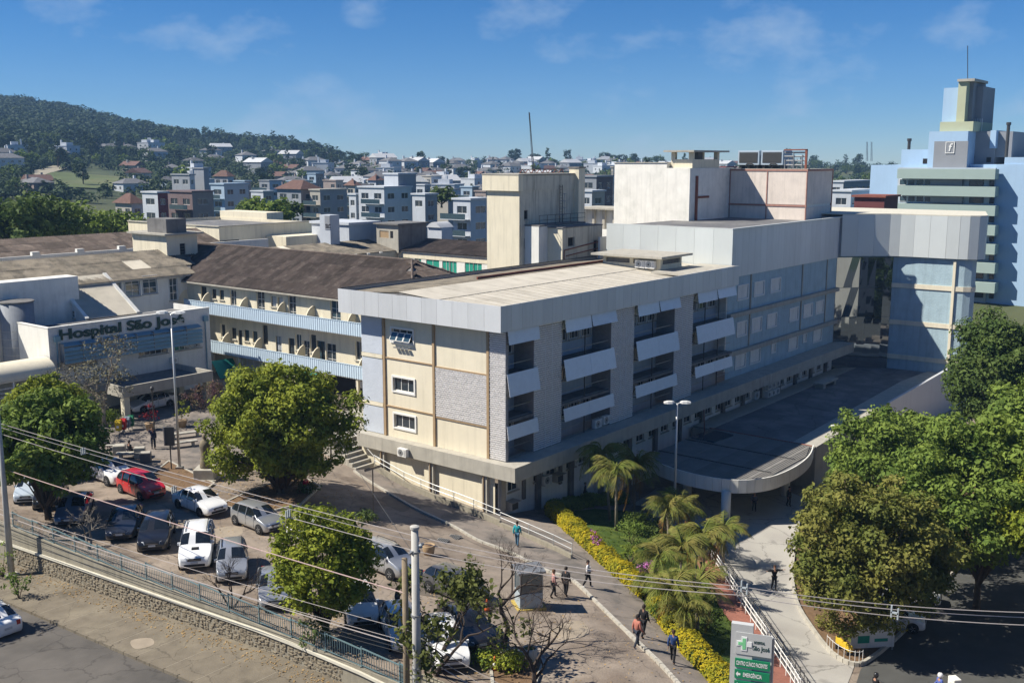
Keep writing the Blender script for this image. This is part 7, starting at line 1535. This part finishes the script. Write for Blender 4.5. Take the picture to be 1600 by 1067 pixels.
ea_ = tu(1478,222,UT+2.85); ec = tu(1491,240,UT+2.85); MB().box(UT+2.82,UT+2.86,ec.y,ea_.y,ec.z,ea_.z).part('emblem_panel', m_tgrey, tb)
for (y0,y1,z0,z1) in ((ec.y,ea_.y,ea_.z-.12,ea_.z),(ec.y,ea_.y,ec.z,ec.z+.12),(ec.y,ec.y+.12,ec.z+.12,ea_.z-.12),(ea_.y-.12,ea_.y,ec.z+.12,ea_.z-.12)): MB().box(UT+2.76,UT+2.81,y0,y1,z0,z1).part('emblem_border', m_frame, tb)
me = text_mesh('f', 2.0, .03, m_frame, .02); o = put('emblem_letter', me, tb, (UT+2.75, (ea_.y+ec.y)/2+.3, ec.z+.45)); o.rotation_euler = (math.pi/2, .15, -math.pi/2)
a = tu(1512,124,UT+8); an2 = thing('roof_antenna', 'very thin antenna mast on top of the f emblem tower', 'antenna', a); MB().tube([a, tu(1512,72,UT+8)], .07, 5).part('mast', m_dmetal, an2)
b = MB()
for k in range(6): yk = tu(1522+k*2.6,190,UT+8.9).y; b.tube([(UT+8.8,yk,tu(1525,206,UT+8.9).z),(UT+8.8,yk,tu(1525,186,UT+8.9).z)], .05, 4)
b.part('ladder', m_frame, tb)
rd = thing('service_shed', 'dark red service shed roof behind the blue end tower', 'shed', tuple(Dp(1350,330,165))); a = Dp(1335,308,165); c = Dp(1388,308,165); z0 = Dp(1350,335,165).z
MB().box(a.x,a.x+6,min(a.y,c.y),max(a.y,c.y),z0-4,a.z).part('wall', M('maroon',(.13,.04,.04),.1,1,.8), rd); MB().box(a.x-.4,a.x+6.4,min(a.y,c.y)-.3,max(a.y,c.y)+.3,a.z,a.z+.3).part('roof', m_rust, rd)
# ------------------------------------------------------------------ named mid-distance buildings
def apt(label, x0, xc, x1, yt, d, nf, wallm, sidem=None, fh=3.0, style='win', roof='flat', yt2=None, cat='building', name='apartment_building', base=None):
    sidem = sidem or wallm; c = Dp(xc, yt, d); yl = Up(x0, yt, c.x).y; xr = Vp(x1, yt, c.y).x; zt = c.z; zb = zt-nf*fh-.6
    t = thing(name, label, cat, (c.x, c.y, zb)); zg = min(zb, far_z(c.x, c.y))-3
    nl = max(1, int((yl-c.y)/3.2)); nr = max(1, int((xr-c.x)/3.2)); hl, hr = [], []
    for f in range(nf):
        z0 = zt-.5-(f+1)*fh+1.0
        for k in range(nl):
            w = (yl-c.y)/nl; a0 = c.y+k*w+w*.22; hl.append((a0, a0+w*.56, z0, z0+1.3))
        for k in range(nr):
            w = (xr-c.x)/nr; a0 = c.x+k*w+w*.25; hr.append((a0, a0+w*.5, z0, z0+1.3))
    if style == 'blank': hl, hr = [], []
    if style == 'side': hl = hl[::3]
    b = MB(); wallgrid(b, 'u', c.x, c.y, yl, zg, zt, hl, .2); b.part('front_wall', wallm, t); b = MB(); wallgrid(b, 'v', c.y, c.x, xr, zg, zt, hr, .2); b.part('side_wall', sidem, t)
    MB().box(xr-.1,xr,c.y+.01,yl,zg,zt).box(c.x+.01,xr-.1,yl-.1,yl,zg,zt).part('wall', sidem, t); 
    for h in hl: window(t, (c.x,(h[0]+h[1])/2,(h[2]+h[3])/2), RU, round(h[1]-h[0],1), 1.3, 2, 1, m_frame, m_glass, 0, False, .12)
    for h in hr: window(t, ((h[0]+h[1])/2,c.y,(h[2]+h[3])/2), 0, round(h[1]-h[0],1), 1.3, 2, 1, m_frame, m_glass, 0, False, .12)
    if style == 'balc':
        for f in range(nf):
            z = zt-.5-(f+1)*fh
            for k in range(0, nl, 2):
                w = (yl-c.y)/nl; MB().box(c.x-1.3,c.x-.01,c.y+k*w+.2,c.y+k*w+w*1.5,z-.12,z).part('balcony', wallm, t); MB().box(c.x-1.3,c.x-1.24,c.y+k*w+.2,c.y+k*w+w*1.5,z,z+1.0).part('balcony_rail', m_glassb, t)
    if roof == 'flat': MB().box(c.x-.25,xr+.25,c.y-.25,yl+.25,zt,zt+.35).part('parapet', wallm, t)
    elif roof == 'tile':
        e = .6; xm = (c.x+xr)/2; MB().add([(c.x-e,c.y-e,zt),(xr+e,c.y-e,zt),(xr+e,yl+e,zt),(c.x-e,yl+e,zt),(xm,c.y+2.5,zt+2.2),(xm,yl-2.5,zt+2.2)], [(0,1,4),(1,2,5,4),(2,3,5),(3,0,4,5),(3,2,1,0)]).part('roof', m_rooft, t)
    elif roof == 'vault':
        b = MB(); n = 12; ys = [c.y+(yl-c.y)*k/n for k in range(n+1)]; r_ = (yl-c.y)/2
        for x in (c.x-.3, xr+.3): b.v += [(x, y, zt+r_*.55*math.sin(math.pi*k/n)) for k, y in enumerate(ys)]
        b.f += [(k, k+1, n+2+k, n+1+k) for k in range(n)]+[tuple(range(n+1)), tuple(range(2*n+1,n,-1))]; b.part('vault_roof', m_rooftw, t, smooth=False)
    return t
c_w = cm(1,(.46,.49,.53)); c_g = cm(2,(.24,.26,.29)); c_c = cm(3,(.36,.34,.30)); c_p = cm(4,(.28,.23,.21)); c_b = cm(5,(.30,.39,.48)); c_d = cm(6,(.16,.12,.12)); c_m = cm(7,(.20,.055,.06)); c_t = cm(8,(.45,.52,.56))
apt('maroon apartment block with white arched front', 222,246,262,302,235,3,c_w,c_m); apt('dark framed apartment block beside the maroon one', 262,300,333,301,238,4,c_d,c_p,3.2,'balc')
apt('pale grey flats with maroon bands behind the dark block', 268,296,304,274,300,5,c_g,c_w); apt('slim grey stair tower behind the dark block', 303,318,326,264,305,6,c_g,c_g,3,'blank'); apt('blue-grey flats with pale balconies right of the dark block', 329,350,388,289,275,4,c_b,c_w,3,'balc')
apt('long grey flats with brown roof beside a white stair shaft', 433,470,500,296,265,4,c_g,c_p,3,'win','tile'); apt('grey flats with balconies adjoining the long grey flats', 484,500,542,298,262,4,c_c,c_g,3,'balc')
apt('white flats with blue glass balconies', 560,600,643,294,235,5,c_w,c_t,3,'balc'); apt('white rooftop blocks of the flats with blue balconies', 600,622,650,273,240,3,c_w,c_g,3,'blank'); apt('plain white flats with few windows', 644,664,683,305,225,4,c_w,c_g,3,'side')
apt('sports hall with pale barrel roof among the flats', 672,700,717,312,265,1,c_c,c_g,5,'blank','vault'); apt('white stepped flats with narrow balconies near the cream tower', 708,735,767,313,185,5,c_w,c_b,2.9,'balc'); apt('small barrel-vaulted white hall beyond the brown roofs', 668,690,707,356,165,1,c_w,c_b,5,'win','vault')
apt('slim dark grey slab block behind the white stair block', 905,932,958,277,230,5,c_g,c_d); apt('low white flats beside the dark slab block', 908,925,945,300,215,3,c_w,c_c,3,'side'); apt('pinkish flats seen past the white stair block', 1112,1128,1142,268,300,6,c_p,c_c,3,'balc'); apt('brick red flats behind the chiller enclosure', 1126,1134,1150,262,330,5,c_m,c_p)
apt('white terraced flats beyond the service shed', 1296,1318,1362,285,260,4,c_w,c_g,3,'balc'); apt('pale block low behind the flats near the service shed', 1300,1330,1368,300,210,2,c_w,c_b)
apt('white flats left of the sports hall', 545,556,566,305,250,3,c_w,c_g); apt('cream houses row behind the maroon block', 180,205,224,318,250,2,c_c,c_w,3,'win','tile')
rq = random.Random(17); _w = ['white','grey','pale blue','brownish','cream']; _m = [c_w,c_g,c_b,c_p,c_c]
for i, (x0, x1, y, d, nf) in enumerate(((392,428,300,330,3),(405,440,283,400,3),(448,480,284,360,4),(505,536,283,380,3),(540,562,290,340,4),(648,672,290,330,4),(690,715,297,300,3),(720,748,293,330,4),(742,768,300,290,3),(655,690,276,430,3),(575,600,282,380,3),(335,365,276,390,3),(366,392,284,340,3),(912,930,285,300,4),(955,962,262,330,4),(1120,1140,285,260,3),(770,790,290,300,3),(480,505,272,430,3))):
    k = i % 5; ta = apt('%s %s-storey flats crowded among the town blocks' % (_w[k], {3:'three',4:'four'}[nf]), x0, x0+(x1-x0)*rq.uniform(.35,.7), x1, y, d, nf, _m[k], _m[(k+1) % 5], 3, rq.choice(('win','balc','balc','side')), rq.choice(('flat','flat','tile'))); ta['group'] = 'flats crowded in the town centre'
slc = apt('long white hall with a grey sign pillar reading SLC', 487,545,592,352,150,1,c_w,c_b,5,'blank','flat'); c = Dp(510,336,147); a = Dp(526,336,147)
MB().box(c.x-.2,c.x+1.5,a.y,c.y+1.2,c.z-7,c.z).part('sign_pillar', c_w, slc); MB().box(c.x-.27,c.x-.2,a.y,c.y+.1,c.z-2.0,c.z-.1).part('sign_board', m_tgrey, slc)
for i, ch in enumerate('SLC'):
    me = text_mesh(ch, .75, .02, m_dark, .01); o = put('sign_letter', me, slc, (c.x-.29, c.y-.05-i*.42*(c.y-a.y)/1.35, c.z-1.75)); o.rotation_euler = (math.pi/2, 0, -math.pi/2)
# ------------------------------------------------------------------ houses on the far slope
HP = []
def house_proto(i, w, d, h, wm, rm, kind, word):
    t = thing('house', word, 'house', (0,0,0), 0, 'houses across the far hillside'); b = MB(); b.box(-w/2,w/2,-d/2,d/2,-3,h); b.part('wall', wm, t, local=True); e = .5
    if kind == 'gable': MB().add([(-w/2-e,-d/2-e,h),(w/2+e,-d/2-e,h),(w/2+e,d/2+e,h),(-w/2-e,d/2+e,h),(-w/2-e,0,h+d*.28),(w/2+e,0,h+d*.28)], [(0,1,5,4),(2,3,4,5),(1,2,5),(3,0,4),(3,2,1,0)]).part('roof', rm, t, local=True)
    elif kind == 'hip': MB().add([(-w/2-e,-d/2-e,h),(w/2+e,-d/2-e,h),(w/2+e,d/2+e,h),(-w/2-e,d/2+e,h),(-w*.2,0,h+d*.24),(w*.2,0,h+d*.24)], [(0,1,5,4),(2,3,4,5),(1,2,5),(3,0,4),(3,2,1,0)]).part('roof', rm, t, local=True)
    else: MB().box(-w/2-.2,w/2+.2,-d/2-.2,d/2+.2,h,h+.4).part('roof', wm, t, local=True); MB().box(-w*.3,w*.05,-d*.2,d*.3,h+.4,h+2.2).part('roof_box', wm, t, local=True)
    for f in range(int(h//2.8)):
        for k in (-.28,.05,.33): o = window(t, (k*w,-d/2-.02,1.5+f*2.9), 0, 1.5, 1.2, 2, 1, m_frame, m_glass, 0, False, .0)
        for k in (-.22,.22): o = window(t, (-w/2-.02,k*d,1.5+f*2.9), RU, 1.3, 1.2, 2, 1, m_frame, m_glass, 0, False, .0)
    MB().box(w*.18,w*.18+.8,d*.1,d*.1+.8,h,h+d*.3+.6).part('chimney', wm, t, local=True); HP.append([t, word, False])
house_proto(0,11,8,3.2,c_w,m_rooftg,'hip','small white house with dark hipped roof on the far slope'); house_proto(1,9,8,3.1,c_c,m_rooft,'gable','small cream house with gabled terracotta roof on the far slope'); house_proto(2,12,9,6.0,c_w,m_rooftg,'hip','two storey white house with grey roof on the far slope'); house_proto(3,10,10,6.2,c_w,m_rooftw,'flat','white flat-roofed two storey house on the far slope'); house_proto(4,9,7,3.2,c_b,m_rooftg,'gable','small pale blue house with grey gabled roof on the far slope'); house_proto(5,13,8,3.3,c_p,m_rooftg,'hip','long brownish house with grey hipped roof on the far slope'); house_proto(6,14,9,6,c_g,m_rooftw,'gable','grey two storey house with pale gabled roof on the far slope')
placed = []
fb = lambda x: interp(x, [-60,0,150,215,300,400,470,545,560], [236,236,230,224,216,228,244,250,0])   # lower edge of the wood, photo px
def put_house(px, py, k, rz, force=False):
    p = F(px, py); d = math.hypot(p.x-CAM[0], p.y-CAM[1])
    if not force and (d < 190 or any((p-q).length < 13.5 for q in placed)): return
    placed.append(p); h = HP[k]
    if not h[2]: h[0].location = p; h[0].rotation_euler.z = rz; h[2] = True
    else: copy_tree(h[0], p, rz)
rg = random.Random(5)
for px, py, k in ((242,238,3),(232,238,3),(268,212,2),(287,213,0),(95,248,0),(105,247,3),(5,258,2),(28,246,3),(12,268,2),(160,238,5),(175,237,0),(200,238,5),(345,243,6),(330,250,2),(335,255,0),(425,250,2),(455,255,6),(505,248,5),(510,232,5),(450,222,0),(580,242,5),(600,243,6),(625,243,5),(672,248,5),(720,250,3),(735,250,3),(610,268,2),(770,262,2),(790,262,2),(1000,250,2),(1030,250,2),(1050,248,0),(780,268,0),(55,300,5),(60,296,1),(205,300,0),(470,280,0),(485,285,2)): put_house(px, py, k, rg.uniform(-.4,.4)+rg.choice((0,1.57)), True)
n = 0
while n < 600 and len(placed) < 205:
    n += .5; px = rg.uniform(-20,1180) if rg.random() < .75 else rg.uniform(560,1180); lo_y = max(fb(px)+10 if px < 545 else sky_y(px)+3, 236); py = rg.uniform(lo_y, lo_y+rg.choice((25,50,75)))
    if px < 430 and py < 290 and rg.random() < .78: continue
    if px < 190 and py > 250: continue
    if 560 < px < 760 and 246 < py < 258 and rg.random() < .6: continue
    put_house(px, py, rg.randrange(7), rg.uniform(-.5,.5)+rg.choice((0,1.57)))
# ------------------------------------------------------------------ far trees: individuals copied from a few prototypes
TP = []
def tree_proto(seed, R_, H, mat, word, nl=520, size=1.0, trunk=2.0):
    t = thing('far_tree', word, 'tree', (0,0,0), 0, 'trees scattered over the far slope'); cl = crown_clusters(22, R_*.85, H*.42, trunk+H*.42, seed, .35, .36, -.8)
    V, Fc = leaf_cloud(cl, nl/22/((R_*.3)**2), size, .4, .5); put('crown', np_mesh('crown', V, Fc, mat), t); b = MB(); b.tube([(0,0,-1),(0,0,trunk+H*.4)], [.3,.12], 6)
    for c, r in cl[:5]: b.tube([(0,0,trunk),tuple(c)], [.14,.05], 4)
    b.part('trunk', m_bark, t, local=True); TP.append([t, False])
tree_proto(1,4.5,7.5,m_leafF,'round dark tree on the far slope'); tree_proto(2,3.4,9.5,m_leafF,'tall dark tree on the far slope'); tree_proto(3,5.5,7.0,m_leafD,'broad spreading tree on the far slope'); tree_proto(4,3.0,5.0,m_leafG,'small green tree among the far houses'); tree_proto(5,2.2,12,m_leafF,'slender pine-like tree on the far slope',420,.8,3)
def put_tree(p, k, s):
    t = TP[k]
    if not t[1]: t[1] = True; t[0].location = p; t[0].scale = (s,s,s)
    else: c = copy_tree(t[0], p, rg.uniform(0,6.28)); c.scale = (s,s,s*rg.uniform(.85,1.15))
cnt = 0
for _ in range(4000):
    if cnt >= 285: break
    px = rg.uniform(-30,1380) if rg.random() < .6 else rg.uniform(0,480); lo_y = (fb(px)-2) if px < 545 else sky_y(px)-1; py = rg.uniform(lo_y, lo_y+rg.choice((6,20,45,80)))
    if 50 < px < 190 and 268 < py < 300 and rg.random() < .85: continue
    if 570 < px < 720 and 246 < py < 262 and rg.random() < .7: continue
    p = F(px, py)
    if math.hypot(p.x-CAM[0], p.y-CAM[1]) < 190 or any((p-q).length < 8 for q in placed): continue
    put_tree(p, rg.choice((0,0,1,2,2,3,3,4)), rg.uniform(.7,1.3)); cnt += 1
# bigger trees close behind the hospital on the left
for i, (px, py, r, h, m) in enumerate(((20,392,6,9,m_leafD),(60,392,6.5,9.5,m_leafD),(105,390,6,8.5,m_leafG),(178,388,5.5,7,m_leafG),(140,386,4,4.5,m_leafD),(-10,388,7,9,m_leafD),(420,348,4.5,4.5,m_leafG),(445,346,4,4,m_leafD),(395,347,4,4,m_leafD),(90,376,5,7,m_leafD),(690,322,3.5,4.5,m_leafD))):
    d = 165+i*4 if i < 9 else 240; p = Dp(px, py, d); p.z = min(p.z, 25+(251-py)*d/1644); 
    tree('background_tree', ('dense dark green tree rising behind the hospital roofs' if m is m_leafD else 'fresh green tree rising behind the hospital roofs'), p, r, p.z+h, p.z+h*.15, m, 300+i, 60, 26, .75, group='trees close behind the hospital', rough=.35, crad=.3)
for i, (u, v, r, h) in enumerate(((92,-24,5,9),(104,-30,6,10),(112,-16,5,8),(98,-38,6,10),(122,-34,6,9),(118,-50,6,11))):
    tree('background_tree', 'leafy tree standing beyond the blue end tower', (u,v,-6.2), r, -6+h, -5, m_leafD if i % 2 else m_leafG, 400+i, 60, 26, .7, group='trees beyond the end tower', rough=.4, crad=.3)
# wood on the hill: one mass
P = []; rgn = np.random.default_rng(9)
while len(P) < 2700:
    px = rgn.uniform(-120,560); ds = sky_d(px); d = ds*rgn.uniform(.5,1.06); dr = ray(px, 251); h_ = math.hypot(dr[0],dr[1]); x, y = CAM[0]+dr[0]/h_*d, CAM[1]+dr[1]/h_*d; z = far_z(x, y); py = 251-(z-25)*1644/d
    if py < fb(px)+rgn.normal()*4:
        if py > sky_y(px)+14 and math.sin(x*.023+1.3)*math.sin(y*.019)+.5*math.sin(x*.06+y*.05) > .72: continue
        if any((x-q.x)**2+(y-q.y)**2 < 900 and py > 251-(q.z-25)*1644/math.hypot(q.x-CAM[0],q.y-CAM[1])-4 for q in placed[:40]): continue
        P.append((x, y, z))
P = np.array(P); k = 62; d = rgn.normal(size=(len(P),k,3)); d /= np.linalg.norm(d,axis=2,keepdims=True); d[:,:,2] = np.abs(d[:,:,2])*1.0-.15; rad = rgn.uniform(2.4,7.0,(len(P),1,1)); hgt = rgn.uniform(.7,1.5,(len(P),1))
Q = P[:,None,:]+d*rad*rgn.uniform(.75,1.05,(len(P),k,1)); Q[:,:,2] = P[:,None,2]+4+(Q[:,:,2]-P[:,None,2])*hgt; Nn = d+np.array([0,0,.4])+rgn.normal(size=d.shape)*.35; Nn /= np.linalg.norm(Nn,axis=2,keepdims=True)
V, Fc = leaf_verts(Q.reshape(-1,3), Nn.reshape(-1,3), 2.1, .8); tag(put('hillside_wood', np_mesh('hillside_wood', V, Fc, m_leafF), None), 'dense dark wood covering the distant hill', 'wood', None, 'stuff')
# undergrowth and small trees between the far houses: one mass
P = []
while len(P) < 2900:
    px = rgn.uniform(-60,1400) if rgn.random() < .6 else rgn.uniform(-40,520); lo_y = (fb(px)-2) if px < 545 else sky_y(px)-1; py = rgn.uniform(lo_y, lo_y+rgn.choice((10,30,60,90)))
    if 50 < px < 190 and 268 < py < 300: continue
    if 570 < px < 720 and 250 < py < 266: continue
    p = F(px, py)
    if math.hypot(p.x-CAM[0], p.y-CAM[1]) > 190 and not any((p-q).length < 6.5 for q in placed): P.append(tuple(p))
P = np.array(P); k = 46; d = rgn.normal(size=(len(P),k,3)); d /= np.linalg.norm(d,axis=2,keepdims=True); d[:,:,2] = np.abs(d[:,:,2]); rad = rgn.uniform(1.8,4.2,(len(P),1,1))
Q = P[:,None,:]+d*rad*rgn.uniform(.7,1.05,(len(P),k,1)); Q[:,:,2] = P[:,None,2]+.5+(Q[:,:,2]-P[:,None,2])*1.3; Nn = d+np.array([0,0,.4])+rgn.normal(size=d.shape)*.35; Nn /= np.linalg.norm(Nn,axis=2,keepdims=True)
V, Fc = leaf_verts(Q.reshape(-1,3), Nn.reshape(-1,3), 1.3, .8); tag(put('far_undergrowth', np_mesh('far_undergrowth', V, Fc, m_leafF), None), 'dark greenery filling the gaps between the far houses', 'greenery', None, 'stuff')
# pale roads over the far slopes and meadow strips
def far_strip(name, pts, w, mat):
    P = [F(*p) for p in pts]; mb = MB(); Q = []
    for a, c in zip(P[:-1], P[1:]):
        for t in range(8): Q.append(a.lerp(c, t/8))
    Q.append(P[-1])
    for i, p in enumerate(Q):
        d = (Q[min(i+1,len(Q)-1)]-Q[max(0,i-1)]).normalized(); nn = Vector((-d.y,d.x,0)).normalized()*w/2
        for s in (-1,1): q = p+nn*s; mb.v.append((q.x,q.y,far_z(q.x,q.y)+.6))
    mb.f = [(2*i,2*i+1,2*i+3,2*i+2) for i in range(len(Q)-1)]; mb.top(name, mat, kind='structure')
m_dirt = M('pale_track',(.30,.27,.20),.15,.2,.95); m_mead = M('meadow',(.09,.115,.04),.25,.05,.95,c2=(.13,.14,.06),c2scale=.03)
far_strip('far_road', [(0,296),(30,283),(60,272),(98,262)], 9, m_dirt); far_strip('far_road', [(300,242),(312,232),(325,222)], 12, m_dirt); far_strip('far_road', [(526,280),(530,262),(540,250)], 12, M('far_asphalt',(.20,.21,.23),.1,.2,.9)); far_strip('far_road', [(730,275),(735,262),(738,256)], 14, M('far_asphalt',(.20,.21,.23)))
far_strip('far_meadow', [(55,292),(100,280),(150,276)], 60, m_mead); far_strip('far_meadow', [(262,240),(300,238),(330,232)], 40, m_mead); far_strip('far_meadow', [(575,262),(640,264),(715,265)], 45, m_mead)
for px, y0, y1, d in ((1355,252,222,900),(1362,252,222,930)):
    a = Dp(px,y0,d); c = Dp(px,y1,d); t = thing('radio_mast', 'thin distant lattice radio mast on the horizon', 'mast', a, 0, 'radio masts on the horizon'); b = MB()
    for s in ((.8,0),(-.5,.7),(-.5,-.7)): b.tube([(a.x+s[0],a.y+s[1],a.z),(c.x+s[0]*.5,c.y+s[1]*.5,c.z)], .12, 4)
    for k in range(14): p = a.lerp(c,k/14); q = a.lerp(c,(k+1)/14); b.beam((p.x+.7,p.y,p.z),(q.x-.5,q.y+.6,q.z),.12,.12); b.beam((p.x-.5,p.y-.6,p.z),(q.x+.7,q.y,q.z),.12,.12)
    b.part('lattice', m_dmetal, t)
# ------------------------------------------------------------------ air
hz = MB(); cx_, cy_ = CAM[0], CAM[1]; hz.box(cx_-1760, cx_+1760, cy_-1760, cy_+1760, -90, 170)
hm = bpy.data.materials.new('haze'); hm.use_nodes = True; hn = hm.node_tree.nodes; hn.clear(); ho = hn.new('ShaderNodeOutputMaterial'); pv = hn.new('ShaderNodeVolumePrincipled'); pv.inputs['Color'].default_value = (.34,.60,1.0,1); pv.inputs['Density'].default_value = HAZE; pv.inputs['Anisotropy'].default_value = .0
hm.node_tree.links.new(pv.outputs[0], ho.inputs['Volume']); hz.top('haze', hm, 'thin bluish air over the town', 'haze', None, 'stuff')

# ------------------------------------------------------------------ unseen blocks and paving added for the glazed corner to reflect
m_far = M('viewpoint_block', (.50,.46,.40), .08, .6, .85, streak=.15)
def block_by_camera(label, fw0, rt0, w, d, h, nf, nc):
    o = Vector((CAM[0]+.784*fw0+.621*rt0, CAM[1]+.621*fw0-.784*rt0, -3)); t = thing('apartment_building', label, 'building', o, HEAD-math.pi/2)
    b = MB(); holes = []
    for f in range(nf):
        for c in range(nc): a0 = -w/2+w*(c+.25)/nc; holes.append((a0, a0+w*.5/nc, 1.2+f*h/nf, 2.7+f*h/nf))
    wallgrid(b, 'v', 0, -w/2, w/2, 0, h, holes, .2, -1); b.box(-w/2,w/2,-d,-.21,0,h); b.part('wall', m_far, t, local=True)
    for hh in holes: q = put('window', WCM(hh[1]-hh[0], hh[3]-hh[2]), t); q.location = ((hh[0]+hh[1])/2, -.15, (hh[2]+hh[3])/2)
    MB().box(-w/2-.3,w/2+.3,-d-.3,.3,h,h+.3).part('parapet', m_white, t, local=True)
_wcm = {}
def WCM(w, h):
    k = (round(w,2), round(h,2))
    if k not in _wcm: _wcm[k] = MB().box(-w/2,w/2,-.02,.02,-h/2,h/2).mesh('pane', m_glass)
    return _wcm[k]
block_by_camera('unseen cream apartment block added behind the viewpoint for reflections', -1.2, 0, 22, 14, 36, 11, 7)
block_by_camera('unseen lower apartment block added beside the viewpoint for reflections', -6, -34, 20, 14, 18, 6, 6)
block_by_camera('unseen lower apartment block added by the junction for reflections', -4, 34, 24, 14, 22, 7, 7)
block_by_camera('unseen cream flats added opposite the glazed corner for reflections', 22, 62, 26, 14, 20, 6, 7)
block_by_camera('unseen tall flats added opposite the annex for reflections', 60, 72, 22, 16, 30, 9, 6)
block_by_camera('unseen long flats added beyond the planted island for reflections', 96, 92, 34, 16, 16, 5, 10)

sheet('mirrored_paving', [(-60.2,-46.2),(-60.2,70),(-130,70),(-130,-170),(140,-170),(140,-46.2)], m_asph2, 0, 9, lambda u, v: -.6 if u < -40 else max(-4.7, -.6-(u+40)*.1))  # unseen asphalt, added so the mirror glass reflects paving
